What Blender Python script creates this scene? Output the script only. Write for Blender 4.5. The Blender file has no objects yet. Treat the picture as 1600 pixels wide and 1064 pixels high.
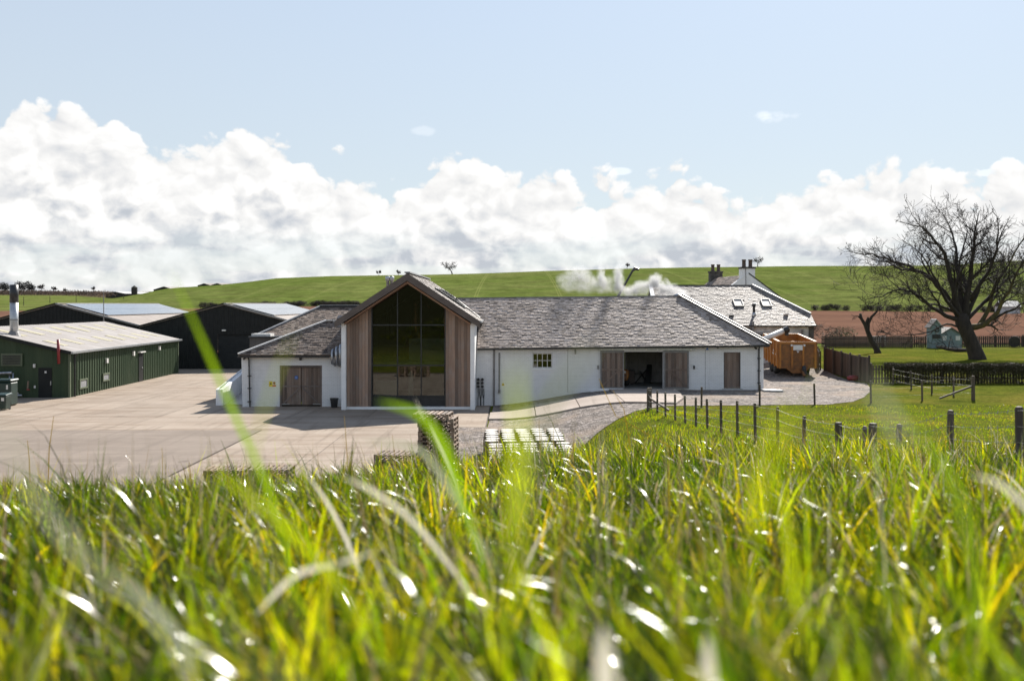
import bpy, bmesh, math, random
import numpy as np
from mathutils import Vector, Matrix

# ------------------------------------------------------------------ camera, world, sun, exposure
scn = bpy.context.scene
COL = scn.collection
R = math.radians
EYE = 5.8            # eye height above the yard
FPX = 1556.0         # focal length in photo pixels (1600 wide)

cam_d = bpy.data.cameras.new('camera')
cam = bpy.data.objects.new('camera', cam_d)
COL.objects.link(cam)
cam.location = (0, 0, EYE)
cam.rotation_euler = (R(90), 0, 0)
cam_d.sensor_width = 36.0
cam_d.lens = 36.0 * FPX / 1600.0
cam_d.shift_y = -0.0350
cam_d.clip_start = 0.05
cam_d.clip_end = 8000
cam_d.dof.use_dof = True
cam_d.dof.focus_distance = 26.0
cam_d.dof.aperture_fstop = 2.0
scn.camera = cam

SUN_AZ = 24.0        # degrees to the right of the view direction
SUN_EL = 38.5
sun_dir = Vector((math.sin(R(SUN_AZ)) * math.cos(R(SUN_EL)), math.cos(R(SUN_AZ)) * math.cos(R(SUN_EL)), math.sin(R(SUN_EL))))
sun_d = bpy.data.lights.new('sun', 'SUN')
sun_d.energy = 5.0
sun_d.angle = R(0.53)
sun_d.color = (1.0, 0.94, 0.86)
sun = bpy.data.objects.new('sun', sun_d)
COL.objects.link(sun)
sun.rotation_euler = (-sun_dir).to_track_quat('-Z', 'Y').to_euler()
sun.location = (30, 60, 60)

scn.view_settings.view_transform = 'Standard'
scn.view_settings.look = 'None'
scn.view_settings.gamma = 1.0
scn.view_settings.exposure = 0.95
scn.view_settings.use_curve_mapping = False
scn.cycles.use_denoising = True
scn.cycles.max_bounces = 8
scn.cycles.transparent_max_bounces = 16
scn.cycles.caustics_reflective = False
scn.cycles.caustics_refractive = False
scn.cycles.sample_clamp_indirect = 8.0

world = bpy.data.worlds.new('World')
scn.world = world
world.use_nodes = True
world.cycles.sampling_method = 'MANUAL'
world.cycles.sample_map_resolution = 256


class NT:
    """small helper to write node trees as expressions"""
    def __init__(s, tree):
        s.t = tree; s.n = tree.nodes; s.l = tree.links
    def node(s, kind, **kw):
        nd = s.n.new(kind)
        for k, v in kw.items():
            if k.startswith('i_'):
                s.put(nd.inputs[k[2:].replace('_', ' ')], v)
            else:
                setattr(nd, k, v)
        return nd
    def put(s, sock, v):
        if isinstance(v, bpy.types.NodeSocket):
            s.l.new(v, sock)
        else:
            if isinstance(v, (tuple, list)) and len(v) == 3 and sock.type == 'RGBA':
                v = (*v, 1.0)
            sock.default_value = v
    def m(s, op, a, b=0.0, c=None, clamp=False):
        nd = s.n.new('ShaderNodeMath'); nd.operation = op; nd.use_clamp = clamp
        s.put(nd.inputs[0], a); s.put(nd.inputs[1], b)
        if c is not None: s.put(nd.inputs[2], c)
        return nd.outputs[0]
    def vm(s, op, a, b=(0, 0, 0)):
        nd = s.n.new('ShaderNodeVectorMath'); nd.operation = op
        s.put(nd.inputs[0], a); s.put(nd.inputs[1], b)
        return nd.outputs[0]
    def mix(s, f, a, b, blend='MIX'):
        nd = s.n.new('ShaderNodeMix'); nd.data_type = 'RGBA'; nd.blend_type = blend
        s.put(nd.inputs[0], f); s.put(nd.inputs[6], a); s.put(nd.inputs[7], b)
        return nd.outputs[2]
    def step(s, x, lo, hi, a=0.0, b=1.0):
        nd = s.n.new('ShaderNodeMapRange'); nd.interpolation_type = 'SMOOTHSTEP'
        for i, v in enumerate((x, lo, hi, a, b)): s.put(nd.inputs[i], v)
        return nd.outputs[0]
    def noise(s, vec, scale, detail=4.0, rough=0.5, dist=0.0):
        nd = s.n.new('ShaderNodeTexNoise')
        s.put(nd.inputs['Vector'], vec); nd.inputs['Scale'].default_value = scale
        nd.inputs['Detail'].default_value = detail; nd.inputs['Roughness'].default_value = rough
        nd.inputs['Distortion'].default_value = dist
        return nd.outputs['Fac']
    def ramp(s, x, stops, interp='LINEAR'):
        nd = s.n.new('ShaderNodeValToRGB'); cr = nd.color_ramp; cr.interpolation = interp
        while len(cr.elements) < len(stops): cr.elements.new(0.5)
        for e, (p, c) in zip(cr.elements, stops):
            e.position = p
            e.color = (c, c, c, 1) if isinstance(c, (int, float)) else (*c, 1)
        s.put(nd.inputs[0], x)
        return nd.outputs[0]


def build_sky():
    w = NT(world.node_tree)
    w.n.clear()
    out = w.node('ShaderNodeOutputWorld')
    bg = w.node('ShaderNodeBackground'); bg.inputs['Strength'].default_value = 0.10
    w.l.new(bg.outputs[0], out.inputs['Surface'])
    sky = w.node('ShaderNodeTexSky', sky_type='NISHITA', sun_disc=False)
    sky.sun_elevation = R(SUN_EL); sky.sun_rotation = R(SUN_AZ)
    sky.air_density = 1.0; sky.dust_density = 0.25; sky.ozone_density = 2.0; sky.altitude = 80
    tc = w.node('ShaderNodeTexCoord')
    d = w.vm('NORMALIZE', tc.outputs['Generated'])
    sp = w.node('ShaderNodeSeparateXYZ'); w.l.new(d, sp.inputs[0])
    az = w.m('ARCTAN2', sp.outputs[0], sp.outputs[1])
    el = w.m('ARCSINE', sp.outputs[2])
    # top edge of the cloud bank round the horizon (radians of elevation)
    prof = [(-60, 300), (0, 168), (50, 150), (100, 160), (150, 200), (215, 218), (280, 238), (380, 216), (445, 240), (510, 272),
            (580, 298), (630, 268), (730, 256), (790, 278), (830, 300), (940, 300), (1050, 278), (1110, 296), (1150, 322), (1215, 296),
            (1290, 276), (1340, 288), (1420, 266), (1480, 296), (1545, 306), (1640, 280), (1750, 310)]
    stops = [(0.02, 0.10)]
    for px, py in prof:
        a = math.atan((px - 800) / FPX)
        e = math.atan((476 - py) / FPX * math.cos(a))
        stops.append(((a + math.pi) / (2 * math.pi), e * 4.0))
    stops += [(0.70, 0.5), (0.80, 0.40), (0.93, 0.55)]
    stops[0] = (0.12, 0.5)
    azn = w.m('DIVIDE', w.m('ADD', az, math.pi), 2 * math.pi)
    nd = w.node('ShaderNodeValToRGB'); cr = nd.color_ramp; cr.interpolation = 'B_SPLINE'
    cr.interpolation = 'EASE'
    while len(cr.elements) < len(stops): cr.elements.new(0.5)
    for e_, (p, c) in zip(cr.elements, stops):
        e_.position = p; e_.color = (c, c, c, 1)
    w.l.new(azn, nd.inputs[0])
    top = w.m('MULTIPLY', nd.outputs[0], 0.25)
    p = w.vm('MULTIPLY', d, (1.0, 1.0, 1.35))
    warp = w.node('ShaderNodeTexNoise'); w.put(warp.inputs['Vector'], p); warp.inputs['Scale'].default_value = 16; warp.inputs['Detail'].default_value = 3
    pw = w.vm('ADD', p, w.vm('MULTIPLY', w.vm('SUBTRACT', warp.outputs['Color'], (0.5, 0.5, 0.5)), (0.03, 0.03, 0.03)))
    def puffs(vec):
        acc = w.m('MULTIPLY', w.noise(vec, 14, 10, 0.6), 1.15)
        for sc, wt in ((17, 0.50), (42, 0.28), (95, 0.13)):
            v = w.node('ShaderNodeTexVoronoi', feature='F1'); w.put(v.inputs['Vector'], vec)
            v.inputs['Scale'].default_value = sc
            acc = w.m('SUBTRACT', acc, w.m('MULTIPLY', w.m('MULTIPLY', v.outputs['Distance'], v.outputs['Distance']), wt))
        return acc
    n0 = puffs(pw)
    L = (0.007, 0.0, 0.013)
    n1 = puffs(w.vm('ADD', pw, L))
    relief = w.m('MULTIPLY', w.m('SUBTRACT', n0, n1), 2.1)
    bump = w.m('MULTIPLY', w.m('SUBTRACT', n0, 0.24), 0.075)
    depth = w.m('ADD', w.m('SUBTRACT', top, el), bump)          # > 0 inside the bank
    crisp = w.step(depth, -0.001, 0.008)
    # torn gaps low in the bank
    band = w.vm('MULTIPLY', d, (1.0, 1.0, 5.5))
    nb = w.noise(band, 7.0, 7, 0.55)
    low = w.step(el, 0.085, 0.045)
    gap = w.m('MULTIPLY', low, w.step(nb, 0.58, 0.44))
    mask = w.m('MULTIPLY', crisp, w.m('SUBTRACT', 1.0, w.m('MULTIPLY', gap, 0.55)))
    # light and shade of the clouds: sun from above right and behind
    inner = w.step(depth, 0.02, 0.075)
    big = w.noise(w.vm('MULTIPLY', pw, (1.0, 1.0, 1.7)), 11, 9, 0.62)
    sh = w.m('ADD', w.m('MULTIPLY', relief, w.m('ADD', 0.26, w.m('MULTIPLY', inner, 0.26))), 0.96)
    sh = w.m('SUBTRACT', sh, w.m('MULTIPLY', inner, w.step(big, 0.44, 0.76, 0.0, 0.08)))
    basew = w.m('MULTIPLY', w.step(el, 0.075, 0.05), w.step(el, 0.028, 0.045))
    sh = w.m('SUBTRACT', sh, w.m('MULTIPLY', basew, w.step(nb, 0.36, 0.60, 0.05, 0.24)))
    sh = w.m('SUBTRACT', sh, w.m('MULTIPLY', w.step(el, 0.05, 0.03), w.step(nb, 0.42, 0.60, 0.0, 0.12)))
    sh = w.m('MAXIMUM', w.m('MINIMUM', sh, 1.10), 0.62)
    tint = w.ramp(w.step(sh, 0.5, 0.95), [(0.0, (0.86, 0.93, 1.04)), (1.0, (1.0, 0.995, 0.985))])
    cloud = w.mix(1.0, tint, w.vm('SCALE', (1, 1, 1)), 'MULTIPLY')
    vs = w.node('ShaderNodeVectorMath', operation='SCALE'); w.l.new(tint, vs.inputs[0])
    w.put(vs.inputs['Scale'], w.m('MULTIPLY', sh, 5.25))
    # a few small separate clouds higher up, scattered round the sky
    sm = None
    for (px, py, sx, sy, amt) in ((1222, 181, 58, 19, 1.0), (972, 268, 20, 7, 0.35), (660, 205, 22, 10, 0.18), (1550, 270, 22, 6, 0.35),
                                  (-500, 150, 60, 18, 1.0), (2300, 190, 50, 16, 1.0)):
        a = math.atan((px - 800) / FPX); e = math.atan((476 - py) / FPX * math.cos(a))
        qa = w.m('DIVIDE', w.m('SUBTRACT', az, a), sx / FPX)
        qe = w.m('DIVIDE', w.m('SUBTRACT', el, e), sy / FPX)
        r2 = w.m('ADD', w.m('MULTIPLY', qa, qa), w.m('MULTIPLY', qe, qe))
        v = w.m('MULTIPLY', w.step(w.m('ADD', r2, w.m('MULTIPLY', w.m('SUBTRACT', n0, 0.42), -1.6)), 1.0, 0.35), amt)
        sm = v if sm is None else w.m('MAXIMUM', sm, v)
    # thin haze of the air whitens the low sky a little
    skyc = w.mix(w.step(el, 0.9, 0.0, 0.28, 0.86), sky.outputs[0], (3.2, 3.46, 3.64))
    c1 = w.mix(w.m('MULTIPLY', sm, 0.9), skyc, (7.0, 7.0, 7.0))
    c2 = w.mix(mask, c1, vs.outputs[0])
    ground = w.step(sp.outputs[2], -0.02, 0.0)
    c3 = w.mix(ground, (1.2, 1.25, 0.9), c2)
    w.l.new(c3, bg.inputs['Color'])


build_sky()

# ------------------------------------------------------------------ helpers
def at(px, py, Y):
    return Vector(((px - 800) / FPX * Y, Y, EYE - (py - 476) / FPX * Y))

def S(t):
    t = np.clip(t, 0, 1)
    return t * t * (3 - 2 * t)

class MB:
    """collects boxes, prisms and tubes; build() links them as one mesh object"""
    def __init__(s):
        s.v = []; s.f = []
    def add(s, vs, fs):
        o = len(s.v)
        s.v += [tuple(p) for p in vs]
        s.f += [tuple(i + o for i in f) for f in fs]
        return s
    def box(s, x0, x1, y0, y1, z0, z1):
        return s.add([(x0, y0, z0), (x1, y0, z0), (x1, y1, z0), (x0, y1, z0), (x0, y0, z1), (x1, y0, z1), (x1, y1, z1), (x0, y1, z1)],
                     [(0, 3, 2, 1), (4, 5, 6, 7), (0, 1, 5, 4), (1, 2, 6, 5), (2, 3, 7, 6), (3, 0, 4, 7)])
    def hexa(s, p):
        """8 points: four below counter-clockwise, four above"""
        return s.add(p, [(0, 3, 2, 1), (4, 5, 6, 7), (0, 1, 5, 4), (1, 2, 6, 5), (2, 3, 7, 6), (3, 0, 4, 7)])
    def prism(s, poly, vec):
        """closed polygon of 3-D points swept along vec"""
        n = len(poly); vec = Vector(vec)
        a = [Vector(p) for p in poly]; b = [p + vec for p in a]
        s.add(a + b, [tuple(range(n - 1, -1, -1)), tuple(range(n, 2 * n))] + [(i, (i + 1) % n, n + (i + 1) % n, n + i) for i in range(n)])
        return s
    def slab(s, poly, t):
        """polygon given counter-clockwise from outside, thickened inwards"""
        a = [Vector(p) for p in poly]
        nrm = (a[1] - a[0]).cross(a[2] - a[0]).normalized()
        if nrm.z < -1e-5: a.reverse(); nrm = -nrm
        return s.prism([p - nrm * t for p in a], nrm * t)
    def beam(s, a, b, w, h, up=(0, 0, 1)):
        a = Vector(a); b = Vector(b); d = (b - a).normalized(); up = Vector(up)
        x = d.cross(up)
        if x.length < 1e-4: x = d.cross(Vector((1, 0, 0)))
        x.normalize(); u = x.cross(d).normalized()
        q = [a - x * w / 2 - u * h / 2, a + x * w / 2 - u * h / 2, a + x * w / 2 + u * h / 2, a - x * w / 2 + u * h / 2]
        return s.prism(q, b - a)
    def tube(s, pts, rad, n=8, caps=True):
        pts = [Vector(p) for p in pts]
        if not hasattr(rad, '__len__'): rad = [rad] * len(pts)
        o = len(s.v); prev = None
        for i, p in enumerate(pts):
            d = (pts[min(i + 1, len(pts) - 1)] - pts[max(i - 1, 0)])
            if d.length < 1e-9: d = Vector((0, 0, 1))
            d.normalize()
            x = prev - d * prev.dot(d) if prev is not None else d.orthogonal()
            if x.length < 1e-6: x = d.orthogonal()
            x.normalize(); prev = x; y = d.cross(x)
            for k in range(n):
                a = 2 * math.pi * k / n
                s.v.append(tuple(p + (x * math.cos(a) + y * math.sin(a)) * rad[i]))
        for i in range(len(pts) - 1):
            for k in range(n):
                a = o + i * n + k; b = o + i * n + (k + 1) % n
                s.f.append((a, b, b + n, a + n))
        if caps:
            s.f.append(tuple(o + k for k in range(n - 1, -1, -1)))
            s.f.append(tuple(o + (len(pts) - 1) * n + k for k in range(n)))
        return s
    def lathe(s, prof, c, n=16, axis=(0, 0, 1)):
        """profile of (radius, height) turned round an axis through c"""
        ax = Vector(axis).normalized(); x = ax.orthogonal().normalized(); y = ax.cross(x); c = Vector(c); o = len(s.v)
        for r, h in prof:
            for k in range(n):
                a = 2 * math.pi * k / n
                s.v.append(tuple(c + ax * h + (x * math.cos(a) + y * math.sin(a)) * r))
        for i in range(len(prof) - 1):
            for k in range(n):
                a = o + i * n + k; b = o + i * n + (k + 1) % n
                s.f.append((a, b, b + n, a + n))
        s.f.append(tuple(o + k for k in range(n - 1, -1, -1)))
        s.f.append(tuple(o + (len(prof) - 1) * n + k for k in range(n)))
        return s
    def ball(s, c, r, n=8, sq=(1, 1, 1)):
        c = Vector(c); o = len(s.v); m = max(4, n // 2)
        for i in range(m + 1):
            t = math.pi * i / m
            for k in range(n):
                a = 2 * math.pi * k / n
                s.v.append((c.x + r * sq[0] * math.sin(t) * math.cos(a), c.y + r * sq[1] * math.sin(t) * math.sin(a), c.z + r * sq[2] * math.cos(t)))
        for i in range(m):
            for k in range(n):
                a = o + i * n + k; b = o + i * n + (k + 1) % n
                s.f.append((a, a + n, b + n, b))
        return s
    def mesh(s, name, org=(0, 0, 0)):
        me = bpy.data.meshes.new(name)
        ox, oy, oz = org
        me.from_pydata([(x - ox, y - oy, z - oz) for x, y, z in s.v], [], s.f)
        if len(s.f) < 6000:
            bm = bmesh.new(); bm.from_mesh(me); bmesh.ops.recalc_face_normals(bm, faces=bm.faces[:]); bm.to_mesh(me); bm.free()
        me.update()
        return me
    def build(s, name, mat, parent=None, smooth=False, bevel=0.0, kind=None):
        org = parent.matrix_basis.translation if parent is not None and parent.parent is None else (ORG.get(parent.name, (0, 0, 0)) if parent is not None else (0, 0, 0))
        me = s.mesh(name, org)
        me.materials.append(mat)
        if smooth:
            me.polygons.foreach_set('use_smooth', [True] * len(me.polygons))
        o = bpy.data.objects.new(name, me); COL.objects.link(o)
        if parent is not None:
            o.parent = parent
            ORG[o.name] = tuple(org)
        if bevel:
            bv = o.modifiers.new('bevel', 'BEVEL'); bv.width = bevel; bv.segments = 1; bv.limit_method = 'ANGLE'
        if kind: o['kind'] = kind
        return o

ORG = {}

def link(o, parent=None):
    COL.objects.link(o)
    if parent is not None: o.parent = parent
    return o

def tag(o, label=None, cat=None, group=None, kind=None):
    if label: o['label'] = label
    if cat: o['category'] = cat
    if group: o['group'] = group
    if kind: o['kind'] = kind
    return o

def thing(name, label, cat, loc=(0, 0, 0), group=None):
    o = bpy.data.objects.new(name, None); COL.objects.link(o)
    o.empty_display_size = 0.3
    o.location = loc
    return tag(o, label, cat, group)

def kids(o):
    return [c for c in COL.objects if c.parent == o]

def copy_tree(root, loc=None, rz=None, label=None, sc=None):
    def rec(o, par):
        c = o.copy(); COL.objects.link(c); c.parent = par
        if o.name in CH:
            CH[c.name] = []
            for ch in CH[o.name]:
                CH[c.name].append(rec(ch, c))
        return c
    r = rec(root, None)
    if loc is not None: r.location = loc
    if rz is not None: r.rotation_euler = (0, 0, rz)
    if sc is not None: r.scale = sc if hasattr(sc, '__len__') else (sc, sc, sc)
    if label: r['label'] = label
    return r

CH = {}
def index_children(root):
    """remember the parts of a prototype so that copies are cheap"""
    def rec(o):
        cs = [c for c in bpy.data.objects if c.parent == o]
        CH[o.name] = cs
        for c in cs: rec(c)
    rec(root)

def inst(name, me, loc, parent, rot=(0, 0, 0), sc=(1, 1, 1)):
    """a piece that shares its mesh; loc in world coordinates"""
    o = bpy.data.objects.new(name, me); COL.objects.link(o)
    org = ORG.get(parent.name, tuple(parent.location)) if parent is not None else (0, 0, 0)
    o.parent = parent
    o.location = (loc[0] - org[0], loc[1] - org[1], loc[2] - org[2]); o.rotation_euler = rot; o.scale = sc
    return o

def unit_box(name, mat, bevel=0.0):
    me = MB().box(-0.5, 0.5, -0.5, 0.5, 0, 1).mesh(name)
    me.materials.append(mat)
    return me

# ------------------------------------------------------------------ materials
def new_mat(name):
    m = bpy.data.materials.new(name); m.use_nodes = True
    t = NT(m.node_tree); t.n.clear()
    out = t.node('ShaderNodeOutputMaterial')
    b = t.node('ShaderNodeBsdfPrincipled')
    t.l.new(b.outputs[0], out.inputs['Surface'])
    return m, t, b, out

def bump(t, b, h, strength=0.3, dist=0.02):
    nd = t.node('ShaderNodeBump'); nd.inputs['Strength'].default_value = strength; nd.inputs['Distance'].default_value = dist
    t.put(nd.inputs['Height'], h); t.l.new(nd.outputs[0], b.inputs['Normal'])

def coords(t):
    return t.node('ShaderNodeTexCoord').outputs['Object']

ORD = ['first', 'second', 'third', 'fourth', 'fifth', 'sixth', 'seventh', 'eighth', 'ninth', 'tenth', 'eleventh', 'twelfth', 'thirteenth', 'fourteenth', 'fifteenth', 'sixteenth', 'seventeenth', 'eighteenth', 'nineteenth', 'twentieth', 'twenty-first', 'twenty-second', 'twenty-third', 'twenty-fourth', 'twenty-fifth', 'twenty-sixth']

def simple(name, c1, c2=None, rough=0.6, scale=3.0, metal=0.0, bmp=0.0, bscale=30.0, stretch=(1, 1, 1), island=0.0, spec=0.5, detail=6):
    m, t, b, out = new_mat(name)
    co = t.vm('MULTIPLY', coords(t), stretch)
    c2 = c2 or tuple(x * 0.75 for x in c1)
    f = t.step(t.noise(co, scale, detail, 0.6), 0.32, 0.68)
    col = t.mix(f, c1, c2)
    if island:
        g = t.node('ShaderNodeNewGeometry').outputs['Random Per Island']
        oi = t.node('ShaderNodeObjectInfo').outputs['Random']
        r = t.m('FRACT', t.m('ADD', g, oi))
        col = t.mix(1.0, col, t.ramp(r, [(0, 1 - island), (1, 1 + island * 0.6)]), 'MULTIPLY')
    t.put(b.inputs['Base Color'], col)
    b.inputs['Roughness'].default_value = rough; b.inputs['Metallic'].default_value = metal
    b.inputs['Specular IOR Level'].default_value = spec
    if bmp: bump(t, b, t.noise(co, bscale, 5, 0.6), bmp)
    return m

def timber(name, c1, c2, c3, grain='z', rough=0.75):
    m, t, b, out = new_mat(name)
    co = coords(t)
    st = {'z': (22, 22, 0.7), 'x': (0.7, 22, 22), 'y': (22, 0.7, 22)}[grain]
    g = t.node('ShaderNodeNewGeometry').outputs['Random Per Island']
    r = t.m('FRACT', t.m('ADD', g, t.m('MULTIPLY', t.node('ShaderNodeObjectInfo').outputs['Random'], 7.3)))
    off = t.node('ShaderNodeCombineXYZ'); t.put(off.inputs[0], t.m('MULTIPLY', r, 37.0)); t.put(off.inputs[2], t.m('MULTIPLY', r, 11.0))
    v = t.vm('ADD', t.vm('MULTIPLY', co, st), off.outputs[0])
    n = t.noise(v, 1.0, 7, 0.65, 0.4)
    col = t.mix(t.step(n, 0.3, 0.7), c1, c2)
    blot = t.noise(t.vm('ADD', co, off.outputs[0]), 1.3, 4)
    col = t.mix(t.step(blot, 0.42, 0.72, 0, 0.75), col, c3)
    col = t.mix(1.0, col, t.ramp(r, [(0, 0.55), (0.5, 0.95), (1, 1.35)]), 'MULTIPLY')
    # knots
    kn = t.node('ShaderNodeTexVoronoi'); t.put(kn.inputs['Vector'], t.vm('ADD', co, off.outputs[0])); kn.inputs['Scale'].default_value = 2.6
    col = t.mix(t.step(kn.outputs['Distance'], 0.055, 0.03, 0, 0.8), col, tuple(x * 0.18 for x in c1))
    t.put(b.inputs['Base Color'], col); b.inputs['Roughness'].default_value = rough
    bump(t, b, n, 0.35, 0.01)
    return m

def white_brick():
    m, t, b, out = new_mat('white painted brick')
    co = coords(t)
    sp = t.node('ShaderNodeSeparateXYZ'); t.l.new(co, sp.inputs[0])
    cb = t.node('ShaderNodeCombineXYZ')
    t.put(cb.inputs[0], t.m('ADD', sp.outputs[0], sp.outputs[1])); t.put(cb.inputs[1], sp.outputs[2])
    br = t.node('ShaderNodeTexBrick'); t.l.new(cb.outputs[0], br.inputs['Vector'])
    br.inputs['Scale'].default_value = 1.0; br.inputs['Brick Width'].default_value = 0.23; br.inputs['Row Height'].default_value = 0.078
    br.inputs['Mortar Size'].default_value = 0.011; br.inputs['Mortar Smooth'].default_value = 0.6
    n = t.noise(co, 2.2, 7, 0.65); n2 = t.noise(co, 14, 4)
    col = t.mix(t.step(n, 0.35, 0.75), (0.87, 0.87, 0.87), (0.79, 0.79, 0.79))
    col = t.mix(t.m('MULTIPLY', br.outputs['Fac'], 0.30), col, (0.38, 0.39, 0.40))
    # chipped paint and dirty patches with a shape of their own
    d = t.m('MULTIPLY', t.step(t.noise(co, 5.5, 8, 0.75), 0.63, 0.70), t.step(t.noise(co, 0.9, 2), 0.48, 0.6))
    col = t.mix(t.m('MULTIPLY', d, 0.7), col, (0.25, 0.24, 0.23))
    run = t.noise(t.vm('MULTIPLY', co, (3.5, 3.5, 0.35)), 1.0, 6, 0.65)
    col = t.mix(t.step(run, 0.55, 0.75, 0, 0.30), col, (0.50, 0.49, 0.46))
    t.put(b.inputs['Base Color'], col); b.inputs['Roughness'].default_value = 0.65
    h = t.m('SUBTRACT', t.m('MULTIPLY', n2, 0.3), br.outputs['Fac'])
    bump(t, b, h, 0.75, 0.02)
    return m

def slate(name, cols, rough=0.48):
    m, t, b, out = new_mat(name)
    co = coords(t)
    g = t.node('ShaderNodeNewGeometry').outputs['Random Per Island']
    r = t.m('FRACT', t.m('ADD', t.m('MULTIPLY', g, 17.3), 0.13))
    n = len(cols)
    base = t.ramp(r, [(i / n, c) for i, c in enumerate(cols)], 'CONSTANT')
    nz = t.noise(co, 9, 7, 0.7)
    base = t.mix(1.0, base, t.ramp(nz, [(0.3, 0.8), (0.7, 1.22)]), 'MULTIPLY')
    lich = t.step(t.noise(co, 1.1, 6, 0.6), 0.5, 0.72, 0, 0.55)
    base = t.mix(lich, base, (0.16, 0.12, 0.09))
    t.put(b.inputs['Base Color'], base)
    b.inputs['Roughness'].default_value = rough; b.inputs['Specular IOR Level'].default_value = 0.16
    bump(t, b, nz, 0.5, 0.015)
    return m

def ground_mat(name, cols, scales, rough=0.9, bmp=0.5, bscale=25, bdist=0.03):
    """three-colour ground: base colour mixed with two others by noises of different size"""
    m, t, b, out = new_mat(name)
    co = t.node('ShaderNodeNewGeometry').outputs['Position']
    n1 = t.noise(co, scales[0], 6, 0.62); n2 = t.noise(t.vm('ADD', co, (31, 7, 0)), scales[1], 6, 0.65)
    col = t.mix(t.step(n1, 0.36, 0.64), cols[0], cols[1])
    col = t.mix(t.step(n2, 0.5, 0.7, 0, 0.85), col, cols[2])
    t.put(b.inputs['Base Color'], col); b.inputs['Roughness'].default_value = rough
    b.inputs['Specular IOR Level'].default_value = 0.0
    if bmp: bump(t, b, t.noise(co, bscale, 6, 0.7), bmp, bdist)
    return m

def gravel_mat():
    m, t, b, out = new_mat('gravel')
    co = t.node('ShaderNodeNewGeometry').outputs['Position']
    v = t.node('ShaderNodeTexVoronoi'); t.put(v.inputs['Vector'], co); v.inputs['Scale'].default_value = 9.0
    v2 = t.node('ShaderNodeTexVoronoi'); t.put(v2.inputs['Vector'], co); v2.inputs['Scale'].default_value = 3.2
    sx = t.node('ShaderNodeSeparateColor'); t.l.new(v.outputs['Color'], sx.inputs[0])
    sx2 = t.node('ShaderNodeSeparateColor'); t.l.new(v2.outputs['Color'], sx2.inputs[0])
    col = t.ramp(sx.outputs[0], [(0, (0.06, 0.052, 0.046)), (0.35, (0.16, 0.14, 0.125)), (0.7, (0.27, 0.235, 0.21)), (1, (0.44, 0.39, 0.36))])
    col = t.mix(t.m('MULTIPLY', sx2.outputs[0], 0.65), col, (0.10, 0.088, 0.078))
    big = t.noise(co, 0.45, 5, 0.6)
    col = t.mix(t.step(big, 0.46, 0.66, 0, 0.75), col, (0.27, 0.215, 0.17))
    t.put(b.inputs['Base Color'], col); b.inputs['Roughness'].default_value = 0.85; b.inputs['Specular IOR Level'].default_value = 0.05
    bump(t, b, t.m('SUBTRACT', 1.0, v.outputs['Distance']), 0.9, 0.05)
    return m

def glass_mat():
    m = bpy.data.materials.new('window glass'); m.use_nodes = True
    t = NT(m.node_tree); t.n.clear()
    out = t.node('ShaderNodeOutputMaterial')
    tr = t.node('ShaderNodeBsdfTransparent'); tr.inputs[0].default_value = (0.62, 0.66, 0.62, 1)
    gl = t.node('ShaderNodeBsdfGlossy'); gl.inputs['Roughness'].default_value = 0.015
    fr = t.node('ShaderNodeFresnel'); fr.inputs[0].default_value = 1.5
    mx = t.node('ShaderNodeMixShader'); t.put(mx.inputs[0], t.m('MULTIPLY', fr.outputs[0], 2.1, clamp=True))
    t.l.new(tr.outputs[0], mx.inputs[1]); t.l.new(gl.outputs[0], mx.inputs[2]); t.l.new(mx.outputs[0], out.inputs[0])
    return m

def leafy(name, rough=0.45, trans=0.5, attr='tint'):
    """grass blades: colour from a per-blade attribute, light shining through"""
    m = bpy.data.materials.new(name); m.use_nodes = True
    t = NT(m.node_tree); t.n.clear()
    out = t.node('ShaderNodeOutputMaterial')
    a = t.node('ShaderNodeAttribute', attribute_name=attr).outputs['Color']
    df = t.node('ShaderNodeBsdfDiffuse'); t.put(df.inputs[0], t.mix(1.0, a, (0.75, 0.8, 0.8), 'MULTIPLY'))
    tl = t.node('ShaderNodeBsdfTranslucent'); sb = t.node('ShaderNodeSeparateColor'); t.put(sb.inputs[0], a)
    t.put(tl.inputs[0], t.mix(t.step(sb.outputs[2], 0.025, 0.07), t.mix(1.0, a, (2.65, 2.75, 0.42), 'MULTIPLY'), t.mix(1.0, a, (0.85, 0.85, 0.85), 'MULTIPLY')))
    gl = t.node('ShaderNodeBsdfGlossy'); gl.inputs['Roughness'].default_value = rough; gl.inputs[0].default_value = (1, 1, 1, 1)
    m1 = t.node('ShaderNodeMixShader'); m1.inputs[0].default_value = trans
    t.l.new(df.outputs[0], m1.inputs[1]); t.l.new(tl.outputs[0], m1.inputs[2])
    fr = t.node('ShaderNodeFresnel'); fr.inputs[0].default_value = 1.42
    m2 = t.node('ShaderNodeMixShader'); t.put(m2.inputs[0], t.m('ADD', t.m('MULTIPLY', fr.outputs[0], 0.02), 0.008))
    t.l.new(m1.outputs[0], m2.inputs[1]); t.l.new(gl.outputs[0], m2.inputs[2]); t.l.new(m2.outputs[0], out.inputs[0])
    return m

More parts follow.
